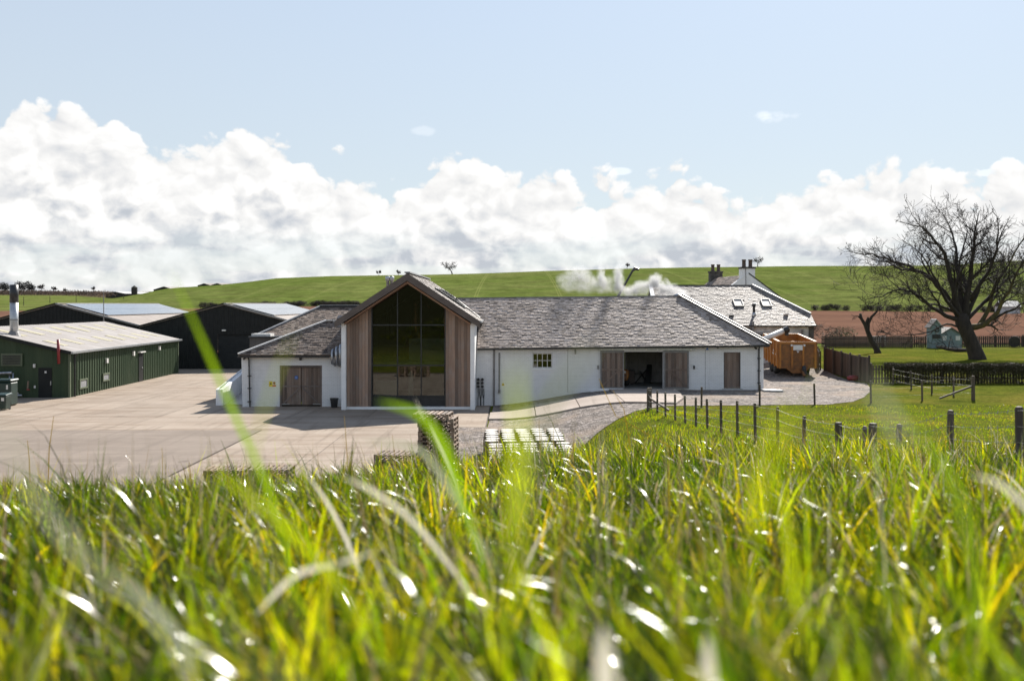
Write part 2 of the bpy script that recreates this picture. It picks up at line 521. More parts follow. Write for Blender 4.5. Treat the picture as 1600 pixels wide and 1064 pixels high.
def concrete_mat(name, c1, c2, c3):
    m, t, b, out = new_mat(name)
    co = t.node('ShaderNodeNewGeometry').outputs['Position']
    oi = t.node('ShaderNodeObjectInfo').outputs['Random']
    n1 = t.noise(co, 0.35, 6, 0.62); n2 = t.noise(t.vm('MULTIPLY', co, (0.25, 1.4, 1)), 0.8, 6, 0.65); n3 = t.noise(co, 22, 5, 0.7)
    col = t.mix(t.step(n1, 0.36, 0.66), c1, c2)
    col = t.mix(t.step(n2, 0.44, 0.66, 0, 0.85), col, c3)
    tyre = t.noise(t.vm('MULTIPLY', co, (2.2, 0.10, 1)), 1.0, 5, 0.6)
    col = t.mix(t.step(tyre, 0.52, 0.66, 0, 0.38), col, tuple(x * 0.62 for x in c3))
    oil = t.step(t.noise(t.vm('ADD', co, (9, 4, 0)), 0.75, 5, 0.55), 0.66, 0.74, 0, 0.45)
    col = t.mix(oil, col, tuple(x * 0.4 for x in c2))
    col = t.mix(1.0, col, t.ramp(n3, [(0.25, 0.84), (0.75, 1.12)]), 'MULTIPLY')
    col = t.mix(1.0, col, t.ramp(oi, [(0, 0.93), (1, 1.06)]), 'MULTIPLY')
    sp = t.step(t.noise(co, 3.3, 3, 0.5), 0.68, 0.74, 0, 0.45)
    col = t.mix(sp, col, tuple(x * 0.45 for x in c1))
    t.put(b.inputs['Base Color'], col); b.inputs['Roughness'].default_value = 0.8; b.inputs['Specular IOR Level'].default_value = 0.08
    bump(t, b, n3, 0.25, 0.01)
    return m

M = {}
M['brick'] = white_brick()
M['white'] = simple('white painted render', (0.87, 0.87, 0.87), (0.79, 0.79, 0.79), 0.6, 2.0, bmp=0.1)
M['cedar'] = timber('silvering cedar boards', (0.35, 0.235, 0.17), (0.23, 0.155, 0.115), (0.29, 0.235, 0.20))
M['cedar_x'] = timber('cedar soffit', (0.30, 0.15, 0.08), (0.22, 0.11, 0.06), (0.25, 0.15, 0.09), 'x')
M['door_wood'] = timber('weathered door planks', (0.22, 0.155, 0.115), (0.14, 0.10, 0.08), (0.20, 0.165, 0.14))
M['dark_wood'] = timber('dark barge board', (0.19, 0.15, 0.13), (0.13, 0.105, 0.092), (0.20, 0.165, 0.145), 'x')
M['grey_wood'] = timber('grey timber cladding', (0.19, 0.175, 0.16), (0.13, 0.12, 0.11), (0.2, 0.18, 0.16))
M['fence_wood'] = timber('brown fence boards', (0.10, 0.066, 0.046), (0.065, 0.045, 0.033), (0.085, 0.066, 0.052))
M['post_wood'] = timber('fence post wood', (0.12, 0.088, 0.062), (0.07, 0.052, 0.04), (0.10, 0.09, 0.07))
M['pallet'] = timber('pallet wood', (0.27, 0.19, 0.13), (0.17, 0.115, 0.08), (0.22, 0.18, 0.145), 'y')
M['slate'] = slate('stone slates', [(0.39, 0.33, 0.288), (0.33, 0.275, 0.238), (0.44, 0.375, 0.335), (0.36, 0.30, 0.26), (0.21, 0.172, 0.147), (0.40, 0.34, 0.297), (0.34, 0.283, 0.243)], 0.6)
M['slate_sun'] = slate('sunlit side slates', [(0.25, 0.215, 0.19), (0.17, 0.145, 0.125), (0.29, 0.25, 0.225), (0.21, 0.18, 0.155), (0.10, 0.085, 0.075)], 0.6)
M['slate_brown'] = slate('brown slates', [(0.21, 0.165, 0.135), (0.14, 0.11, 0.09), (0.27, 0.225, 0.19), (0.18, 0.145, 0.12), (0.075, 0.06, 0.052), (0.23, 0.185, 0.155)], 0.6)
M['slate_pale'] = slate('pale slates', [(0.26, 0.232, 0.208), (0.21, 0.185, 0.165), (0.30, 0.27, 0.245), (0.235, 0.21, 0.19), (0.15, 0.13, 0.115)], 0.55)
M['lead'] = simple('lead flashing', (0.27, 0.275, 0.28), (0.19, 0.195, 0.20), 0.55, 4)
M['white_ridge'] = simple('pale ridge mortar', (0.62, 0.61, 0.59), (0.45, 0.44, 0.43), 0.6, 5)
M['black'] = simple('black plastic', (0.018, 0.018, 0.02), (0.03, 0.03, 0.032), 0.4, 5)
M['dark_frame'] = simple('dark aluminium frame', (0.018, 0.02, 0.02), (0.028, 0.03, 0.03), 0.4, 3)
M['glass'] = glass_mat()
M['dark_sheet'] = simple('black profiled sheet', (0.012, 0.0135, 0.014), (0.018, 0.02, 0.02), 0.5, 2, spec=0.2)
M['green_sheet'] = simple('dark green profiled sheet', (0.030, 0.052, 0.026), (0.045, 0.068, 0.036), 0.5, 1.5, stretch=(1, 1, 0.2), spec=0.25)
M['green_trim'] = simple('green trim', (0.10, 0.125, 0.075), (0.08, 0.10, 0.06), 0.5, 2)
M['fibre'] = simple('fibre cement roof', (0.34, 0.315, 0.295), (0.24, 0.215, 0.195), 0.7, 1.2, bmp=0.2, stretch=(0.4, 1.5, 1))
M['fibre_brown'] = simple('stained fibre cement roof', (0.26, 0.225, 0.195), (0.15, 0.12, 0.10), 0.7, 1.6, stretch=(0.5, 2, 1))
M['rooflight'] = simple('yellowed roof light', (0.44, 0.39, 0.24), (0.36, 0.32, 0.20), 0.4, 2)
M['galv'] = simple('galvanised steel', (0.50, 0.51, 0.52), (0.38, 0.39, 0.40), 0.38, 6, metal=0.7)
M['steel'] = simple('stainless duct', (0.42, 0.43, 0.45), (0.3, 0.31, 0.33), 0.3, 6, metal=0.9)
M['grey_pipe'] = simple('grey conduit', (0.22, 0.21, 0.20), (0.16, 0.15, 0.145), 0.5, 6)
M['white_metal'] = simple('off white enamel', (0.72, 0.71, 0.68), (0.6, 0.59, 0.56), 0.4, 4)
M['concrete'] = concrete_mat('yard concrete', (0.33, 0.275, 0.222), (0.285, 0.235, 0.188), (0.225, 0.172, 0.128))
M['path'] = concrete_mat('path concrete', (0.38, 0.325, 0.28), (0.34, 0.285, 0.245), (0.31, 0.26, 0.22))
M['asphalt'] = concrete_mat('worn asphalt', (0.232, 0.193, 0.16), (0.20, 0.165, 0.136), (0.26, 0.217, 0.18))
M['yard_base'] = concrete_mat('joint filler', (0.09, 0.075, 0.065), (0.11, 0.09, 0.08), (0.13, 0.11, 0.1))
M['gravel'] = gravel_mat()
M['soil'] = ground_mat('ploughed soil', [(0.14, 0.078, 0.054), (0.112, 0.063, 0.045), (0.165, 0.098, 0.07)], (0.05, 0.3), bscale=1.2, bdist=0.15)
M['red'] = simple('dark red paint', (0.28, 0.028, 0.03), (0.2, 0.02, 0.022), 0.45, 4)
M['orange'] = simple('orange trailer paint', (0.44, 0.17, 0.022), (0.27, 0.10, 0.02), 0.55, 2.5, bmp=0.05, detail=10)
M['orange_dirty'] = simple('dirty orange steel', (0.27, 0.105, 0.022), (0.13, 0.058, 0.02), 0.6, 3.5)
M['tyre'] = simple('tyre rubber', (0.022, 0.021, 0.02), (0.05, 0.045, 0.04), 0.85, 4)
M['grain'] = simple('draff grain', (0.34, 0.21, 0.11), (0.26, 0.15, 0.075), 0.9, 8, bmp=0.8, bscale=40)
M['bin_green'] = simple('dark green plastic', (0.012, 0.030, 0.026), (0.018, 0.042, 0.036), 0.4, 3)
M['copper'] = simple('copper', (0.62, 0.27, 0.13), (0.42, 0.17, 0.08), 0.3, 3, metal=1.0)
M['blue'] = simple('blue sign', (0.03, 0.13, 0.45), (0.03, 0.12, 0.42), 0.4, 3)
M['yellow'] = simple('yellow sign', (0.75, 0.52, 0.03), (0.7, 0.48, 0.03), 0.4, 3)
M['sign_red'] = simple('red sign', (0.55, 0.06, 0.04), (0.5, 0.05, 0.04), 0.4, 3)
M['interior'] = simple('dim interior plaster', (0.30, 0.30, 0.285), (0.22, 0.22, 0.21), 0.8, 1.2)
M['concrete_in'] = simple('cast concrete', (0.50, 0.49, 0.47), (0.40, 0.39, 0.38), 0.7, 1.5)
M['pot'] = simple('chimney pot clay', (0.13, 0.085, 0.065), (0.08, 0.06, 0.05), 0.8, 6)
M['chimney_dark'] = simple('sooty stone', (0.06, 0.055, 0.05), (0.12, 0.11, 0.10), 0.9, 3, bmp=0.4)
M['old_wall'] = simple('flaking whitewash', (0.66, 0.66, 0.65), (0.40, 0.40, 0.40), 0.8, 2.0, bmp=0.4, bscale=12, detail=9)
M['playhouse'] = simple('blue grey painted boards', (0.20, 0.265, 0.27), (0.16, 0.215, 0.22), 0.6, 3)
M['bark'] = simple('dark bark', (0.055, 0.043, 0.034), (0.03, 0.024, 0.02), 0.95, 5, bmp=0.8, bscale=14, stretch=(1, 1, 0.35))
M['moss'] = simple('mossy bark', (0.05, 0.04, 0.03), (0.12, 0.095, 0.025), 0.95, 3, bmp=0.6, bscale=14)
M['twig'] = simple('twigs', (0.05, 0.038, 0.03), (0.035, 0.027, 0.022), 0.9, 2)
M['hedge_twig'] = simple('hedge twigs', (0.055, 0.042, 0.032), (0.035, 0.028, 0.022), 0.9, 2)
M['cask'] = timber('cask oak', (0.17, 0.115, 0.075), (0.11, 0.075, 0.05), (0.13, 0.10, 0.075))
M['cask_head'] = simple('pale cask head', (0.62, 0.59, 0.54), (0.48, 0.44, 0.39), 0.6, 6)
M['hoop'] = simple('iron hoop', (0.10, 0.09, 0.085), (0.06, 0.05, 0.045), 0.5, 5, metal=0.6)
M['wire'] = simple('galvanised wire', (0.40, 0.39, 0.37), (0.3, 0.29, 0.28), 0.4, 8, metal=0.5)

# ------------------------------------------------------------------ terrain
def lerp_tab(x, tab):
    return np.interp(x, [a for a, b in tab], [b for a, b in tab])

CREST = [(-600, 462), (-200, 466), (0, 470), (160, 464), (200, 457.5), (280, 449.5), (360, 444.5), (430, 434.5), (520, 430), (600, 428),
         (720, 425.5), (850, 422), (1000, 420.5), (1150, 420), (1300, 417.5), (1400, 416.5), (1500, 413), (1600, 406), (2000, 408), (2600, 420)]
LEFTB = [(0, 5.3), (4, 4.74), (8, 4.12), (10, 3.80), (12, 3.3), (16, 2.0), (20, 0.85), (24, 0.15), (27, 0.0), (200, 0.0)]
RIGHTB = [(0, 5.3), (6, 4.48), (10, 4.08), (13, 3.76), (16, 3.28), (19.5, 2.55), (25, 1.95), (32, 1.48), (40, 1.08), (46, 0.86), (50, 0.9), (200, 0.95)]

def wob(x, y):
    return (np.sin(x * 1.9 + y * 0.7 + 1.1) + np.sin(x * 0.83 - y * 1.37 + 2.2) + np.sin(x * 0.31 + y * 0.43)) / 3.0

def terrain(x, y):
    x = np.asarray(x, float); y = np.asarray(y, float)
    left = lerp_tab(np.maximum(y, 0), LEFTB); right = lerp_tab(np.maximum(y, 0), RIGHTB)
    x0 = np.interp(y, [0, 10, 16, 22, 30, 40, 55], [-3.2, -3.4, -1.8, 2.0, 2.2, 2.0, -1.6]); wd = np.interp(y, [0, 10, 16, 22, 30, 40, 55], [3.2, 3.2, 3.4, 3.4, 3.6, 4.6, 7.6])
    k = S((x - x0) / wd)
    z = left * (1 - k) + right * k
    z = z + np.where(y < 0, -0.10 * np.maximum(y, -80), 0)
    z = z + 0.035 * wob(x, y) * S((40 - y) / 20)
    z = z + 0.60 * S((x - 15) / 6) * S((y - 63) / 10)
    # far land: stations in depth with the picture height of the ground there
    px = 800 + FPX * x / np.maximum(y, 60.0)
    px = np.clip(px, -600, 2600)
    zn = z
    zc = lambda py, Y: EYE + (476 - py) * Y / FPX
    crest = lerp_tab(px, CREST)
    y260 = lerp_tab(px, [(-600, 488), (0, 487), (300, 482), (460, 477.5), (560, 477.5), (800, 483), (1270, 490), (1600, 490), (2600, 489)])
    leftw = S((260 - px) / 110)
    st = [(104.0, zn), (260.0, zc(y260, 260.0)), (430.0, zc(crest, 430.0) * (1 - leftw) + zc(472.0, 430.0) * leftw),
          (620.0, (zc(crest, 430.0) - 7) * (1 - leftw) + zc(463.5, 620.0) * leftw), (900.0, zc(455.0, 900.0) + 0 * px), (1500.0, zc(459.0, 1500.0) + 0 * px), (4000.0, zc(462.0, 4000.0) + 0 * px)]
    out = zn.copy() if zn.shape else zn
    for (ya, za), (yb, zb) in zip(st[:-1], st[1:]):
        t = (y - ya) / (yb - ya)
        tt = t
        if ya == 260.0:
            tt = np.clip(t, 0, 1); tt = 0.42 * tt + 0.58 * np.sin(tt * math.pi / 2)
        zz = za + (zb - za) * tt
        out = np.where((t > 0) & (t <= 1), zz, out)
    out = np.where(y > 4000, zc(462.0, 4000.0), out)
    far = S((y - 120) / 200)
    out = out + far * 0.9 * (np.sin(x * 0.021 + y * 0.013) * np.sin(y * 0.017 - x * 0.008 + 1.0))
    return out

def gz(x, y):
    return float(terrain(np.array([x]), np.array([y]))[0])

def axis_x():
    a = list(np.arange(-44, 44.01, 0.8)); v = 44.0; s = 0.8
    pos = []
    while v < 4000:
        s *= 1.16; v += s; pos.append(v)
    return np.array([-p for p in pos[::-1]] + a + pos)
def axis_y():
    a = list(np.arange(-6, 64.01, 0.7)); v = a[-1]; s = 0.7
    while v < 4500:
        s = min(s * 1.035, 4.5) if v < 110 else (min(s * 1.03, 9.0) if v < 460 else s * 1.16)
        v += s; a.append(v)
    b = []; v = -6.0; s = 0.7
    while v > -3000:
        s *= 1.25; v -= s; b.append(v)
    return np.array(b[::-1] + a)
GX, GY = axis_x(), axis_y()

def build_ground():
    X, Y = np.meshgrid(GX, GY)
    Z = terrain(X, Y)
    n, m = X.shape
    me = bpy.data.meshes.new('ground')
    co = np.stack([X, Y, Z], -1).reshape(-1, 3)
    idx = np.arange(n * m).reshape(n, m)
    q = np.stack([idx[:-1, :-1], idx[:-1, 1:], idx[1:, 1:], idx[1:, :-1]], -1).reshape(-1, 4)
    me.from_pydata(co.tolist(), [], q.tolist())
    me.polygons.foreach_set('use_smooth', [True] * len(me.polygons))
    o = bpy.data.objects.new('ground', me); COL.objects.link(o)
    m_, t, b, out = new_mat('pasture')
    pos = t.node('ShaderNodeNewGeometry').outputs['Position']
    sp = t.node('ShaderNodeSeparateXYZ'); t.l.new(pos, sp.inputs[0])
    # close: yellowish rough turf; far: spring cereal green with drill lines
    n1 = t.noise(pos, 0.9, 8, 0.7); n2 = t.noise(pos, 6.0, 6, 0.7); n3 = t.noise(pos, 0.25, 5, 0.6)
    turf = t.mix(t.step(n1, 0.35, 0.65), (0.105, 0.118, 0.017), (0.066, 0.082, 0.015))
    turf = t.mix(t.step(n3, 0.46, 0.68, 0, 0.7), turf, (0.15, 0.128, 0.028))
    turf = t.mix(1.0, turf, t.ramp(n2, [(0.3, 0.55), (0.7, 1.35)]), 'MULTIPLY')
    f1 = t.noise(t.vm('MULTIPLY', pos, (1, 1, 1)), 0.012, 6, 0.6); f2 = t.noise(pos, 0.09, 7, 0.7)
    hill = t.mix(t.step(f1, 0.38, 0.62), (0.088, 0.118, 0.026), (0.118, 0.138, 0.040))
    hill = t.mix(t.step(f2, 0.46, 0.68, 0, 0.5), hill, (0.135, 0.135, 0.048))
    mot = t.noise(pos, 0.5, 5, 0.75)
    hill = t.mix(1.0, hill, t.ramp(mot, [(0.3, 0.72), (0.7, 1.24)]), 'MULTIPLY')
    n4 = t.noise(t.vm('MULTIPLY', pos, (0.35, 0.25, 3.0)), 0.35, 7, 0.7)
    hill = t.mix(1.0, hill, t.ramp(n4, [(0.32, 0.66), (0.68, 1.3)]), 'MULTIPLY')
    # drill lines along the contours
    wv = t.node('ShaderNodeTexWave'); wv.bands_direction = 'Z'
    rot = t.vm('ADD', t.vm('MULTIPLY', pos, (0.018, 0.02, 0.62)), (0, 0, 0)); t.put(wv.inputs['Vector'], rot)
    wv.inputs['Scale'].default_value = 0.85; wv.inputs['Distortion'].default_value = 2.2; wv.inputs['Detail'].default_value = 3; wv.inputs['Detail Scale'].default_value = 1.3
    lines = t.m('MULTIPLY', t.step(wv.outputs['Fac'], 0.70, 0.98), t.step(f1, 0.36, 0.6, 0.2, 0.55))
    hill = t.mix(lines, hill, (0.045, 0.062, 0.018))
    # pale paired tyre tracks running up the slope
    tr = t.node('ShaderNodeTexWave'); tr.bands_direction = 'X'
    t.put(tr.inputs['Vector'], t.vm('MULTIPLY', pos, (1.0, 0.22, 0)))
    tr.inputs['Scale'].default_value = 0.0068; tr.inputs['Distortion'].default_value = 1.2; tr.inputs['Detail'].default_value = 1; tr.inputs['Detail Scale'].default_value = 0.4
    tk = t.m('MULTIPLY', t.m('ADD', t.step(t.m('ABSOLUTE', t.m('SUBTRACT', tr.outputs['Fac'], 0.52)), 0.016, 0.005), t.step(t.m('ABSOLUTE', t.m('SUBTRACT', tr.outputs['Fac'], 0.57)), 0.016, 0.005)), 0.42)
    hill = t.mix(tk, hill, (0.20, 0.21, 0.075))
    turf = t.mix(t.step(sp.outputs[1], 21.0, 15.0), turf, t.mix(n1, (0.022, 0.024, 0.012), (0.035, 0.034, 0.016)))  # dark soil under the bank grass, its colour also deepens shade between blades
    far = t.step(sp.outputs[1], 90.0, 110.0)
    scrub = t.mix(t.step(t.noise(pos, 0.02, 5), 0.4, 0.6), (0.115, 0.07, 0.045), (0.075, 0.06, 0.04))
    hill = t.mix(t.step(sp.outputs[1], 615.0, 640.0), hill, scrub)
    col = t.mix(far, turf, hill)
    t.put(b.inputs['Base Color'], col); b.inputs['Roughness'].default_value = 0.9; b.inputs['Specular IOR Level'].default_value = 0.0
    bump(t, b, t.m('ADD', n2, n1), 0.8, 0.09)
    me.materials.append(m_)
    return tag(o, kind='structure')

def sheet(name, poly, off, mat, parent=None, kind=None, t=0.0):
    """a polygon in plan laid on the terrain"""
    bm = bmesh.new()
    bm.faces.new([bm.verts.new((x, y, 0)) for x, y in poly])
    xs = [p[0] for p in poly]; ys = [p[1] for p in poly]
    for g, ax in ((GX, 0), (GY, 1)):
        lo, hi = (min(xs), max(xs)) if ax == 0 else (min(ys), max(ys))
        for c in g:
            if lo < c < hi:
                pl = [0, 0, 0]; pl[ax] = c; nn = [0, 0, 0]; nn[ax] = 1
                bmesh.ops.bisect_plane(bm, geom=bm.verts[:] + bm.edges[:] + bm.faces[:], dist=1e-5, plane_co=pl, plane_no=nn)
    bmesh.ops.triangulate(bm, faces=[f for f in bm.faces if len(f.verts) > 4])
    vs = bm.verts[:]
    zz = terrain(np.array([v.co.x for v in vs]), np.array([v.co.y for v in vs]))
    for v, z in zip(vs, zz): v.co.z = z + off
    for f in bm.faces:
        f.normal_update()
        if f.normal.z < 0: f.normal_flip()
    if t:
        r = bmesh.ops.extrude_face_region(bm, geom=bm.faces[:])
        top = {v for v in r['geom'] if isinstance(v, bmesh.types.BMVert)}
        for v in bm.verts:
            if v not in top: v.co.z -= t
        bmesh.ops.recalc_face_normals(bm, faces=bm.faces[:])
    me = bpy.data.meshes.new(name); bm.to_mesh(me); bm.free()
    me.materials.append(mat)
    o = bpy.data.objects.new(name, me); COL.objects.link(o)
    if parent is not None: o.parent = parent
    if kind: o['kind'] = kind
    return o

ground = build_ground()

# concrete yard: a bed with slabs laid in bays, open joints between
yard = sheet('yard', [(-75, 22.5), (-3.2, 26.5), (-3.0, 46.9), (-1.2, 46.9), (-1.2, 57.2), (-16, 57.2), (-16, 104), (-75, 104)], 0.012, M['yard_base'], kind='structure')
def bay(x0, x1, y0, y1, j=0.012):
    sheet('slab', [(x0 + j, y0 + j), (x1 - j, y0 + j), (x1 - j, y1 - j), (x0 + j, y1 - j)], 0.03, M['concrete'], yard)
YS = [50.8, 58.2, 66.0, 74.0, 82.0, 90.0, 103.5]
XS = [-74.9, -64, -54, -46, -38, -30, -26.2, -22.1, -18.2, -16.02]
for x0, x1 in zip(XS[:-1], XS[1:]):
    for y0, y1 in zip(YS[:-1], YS[1:]): bay(x0, x1, y0, y1)
for x0, x1 in zip([-74.9, -60, -48, -36, -24, -12, -3.05], [-60, -48, -36, -24, -12, -3.05, -1.25]):
    bay(x0, x1, 46.9 if x0 > -4 else 45.8, 50.8)
for x0, x1 in ((-16.0, -11.4), (-11.4, -7.4), (-7.4, -1.25)):
    bay(x0, x1, 50.8, 57.1)
for (x0, x1, y0, y1) in ((-11.5, -7.5, 37.0, 45.8), (-7.5, -3.1, 37.0, 45.8), (-11.5, -7.5, 27.2, 37.0), (-7.5, -3.3, 27.2, 37.0)):
    bay(x0, x1, y0, y1)
sheet('tarmac', [(-74.9, 23.2), (-11.6, 26.2), (-11.55, 45.75), (-74.9, 45.75)], 0.034, M['asphalt'], kind='structure')

gravel = sheet('gravel_drive', [(-3.0, 27), (1.6, 27), (1.75, 33), (2.2, 38.4), (3.6, 42), (5.7, 46.2), (7.4, 48.2), (12.1, 48.6), (15.4, 48.8), (17.2, 50.2), (18.6, 52.6), (20.6, 57.0), (21.9, 61.5), (21.6, 66), (21.5, 76), (21.5, 80), (14.0, 80), (-1.0, 62), (-1.15, 47), (-3.0, 46.8)], 0.02, M['gravel'], kind='structure')
path = sheet('path', [(-1.15, 49.8), (3.2, 50.1), (5.5, 49.6), (8.1, 48.9), (8.9, 51.5), (9.4, 56.9), (5.5, 56.9), (5.6, 54.2), (1.2, 54.3), (-1.15, 52.7)], 0.035, M['yard_base'], kind='structure')
for pl in ([(-1.15, 49.82), (1.18, 49.97), (1.18, 54.25), (-1.15, 52.72)], [(1.22, 49.98), (3.4, 50.1), (3.4, 54.22), (1.22, 54.27)],
           [(3.44, 50.1), (5.58, 49.62), (5.58, 54.17), (3.44, 54.22)], [(5.62, 49.6), (8.08, 48.93), (8.86, 51.5), (9.05, 53.2), (5.62, 53.2)],
           [(5.62, 53.24), (9.06, 53.24), (9.38, 56.86), (5.54, 56.86)]):
    sheet('slab', pl, 0.10, M['path'], path, t=0.075)
sheet('ploughed_field', [(-210, 118), (-30, 108), (150, 106.5), (330, 150), (330, 258), (60, 258), (-60, 259), (-330, 262), (-330, 150)], 0.10, M['soil'], kind='structure')

# ------------------------------------------------------------------ roofs and walls
def slate_field(name, mat, parent, O, U, V, ulen, vlen, clip=None, course=0.165, wid=(0.16, 0.30), seed=1, lift=0.028, holes=()):
    """overlapping slates on a roof plane; O eave corner, U along the eave, V up the slope; clip(v) gives the range of u"""
    rng = random.Random(seed)
    O = Vector(O); U = Vector(U).normalized(); V = Vector(V).normalized(); N = U.cross(V).normalized()
    if N.z < 0: N = -N
    mb = MB(); k = 0; v = -0.04
    while v < vlen - 0.02:
        v1 = min(v + course * 1.25, vlen)
        u0, u1 = clip(min(v + course * 0.5, vlen)) if clip else (0, ulen)
        u = u0 - (rng.random() * 0.2 if not clip else 0)
        u = max(u, u0)
        first = True
        while u < u1 - 0.03:
            w = rng.uniform(*wid)
            if first: w *= rng.uniform(0.4, 1.0); first = False
            e = min(u + w, u1)
            if u1 - e < 0.08: e = u1
            uc = (u + e) / 2
            if not any(a < uc < b and c < v + course * 0.6 < d for a, b, c, d in holes):
                l = lift * rng.uniform(0.75, 1.45); dv = rng.uniform(-0.018, 0.012); g = 0.006
                a = O + U * (u + g) + V * (v + dv); b = O + U * (e - g) + V * (v + dv + rng.uniform(-0.006, 0.006))
                c = O + U * (e - g) + V * v1; d = O + U * (u + g) + V * v1
                mb.add([a + N * l, b + N * l, c + N * 0.006, d + N * 0.006, a - N * 0.004, b - N * 0.004, c - N * 0.004, d - N * 0.004],
                       [(0, 1, 2, 3), (4, 5, 1, 0), (5, 6, 2, 1), (7, 4, 0, 3)])
            u = e
        v += course * rng.uniform(0.94, 1.05); k += 1
    return mb.build(name, mat, parent, kind='stuff')

def corrugated(a, b, zb, zt, out, pitch=0.3, depth=0.035, mb=None):
    """profiled sheet from plan point a to b; zb, zt functions of distance along; out = outward normal in plan"""
    mb = mb or MB()
    a = Vector((a[0], a[1], 0)); b = Vector((b[0], b[1], 0)); L = (b - a).length; d = (b - a) / L; o = Vector((out[0], out[1], 0)).normalized()
    prof = [(0, 0), (0.52, 0), (0.62, depth), (0.90, depth), (1.0, 0)]
    pts = []; s = 0.0
    while s < L:
        for f, h in prof[:-1]:
            if s + f * pitch <= L: pts.append((s + f * pitch, h))
        s += pitch
    pts.append((L, 0))
    vs = []; fs = []
    for s_, h in pts:
        p = a + d * s_ + o * h
        vs += [(p.x, p.y, zb(s_)), (p.x, p.y, zt(s_))]
    for i in range(len(pts) - 1):
        fs.append((2 * i, 2 * i + 2, 2 * i + 3, 2 * i + 1))
    mb.add(vs, fs)
    return mb

def plank_row(parent, mat, x0, x1, y, zb, zt, w, name='plank', th=0.03, gap=0.006, rng=random.Random(5)):
    """upright planks facing the camera, each an object of its own; zb, zt functions of x"""
    n = max(1, round((x1 - x0) / w)); w = (x1 - x0) / n
    for i in range(n):
        a = x0 + i * w + gap / 2; b = a + w - gap; d = rng.uniform(0, 0.008)
        mb = MB().hexa([(a, y - th - d, zb(a)), (b, y - th - d, zb(b)), (b, y, zb(b)), (a, y, zb(a)), (a, y - th - d, zt(a)), (b, y - th - d, zt(b)), (b, y, zt(b)), (a, y, zt(a))])
        mb.build(name, mat, parent)

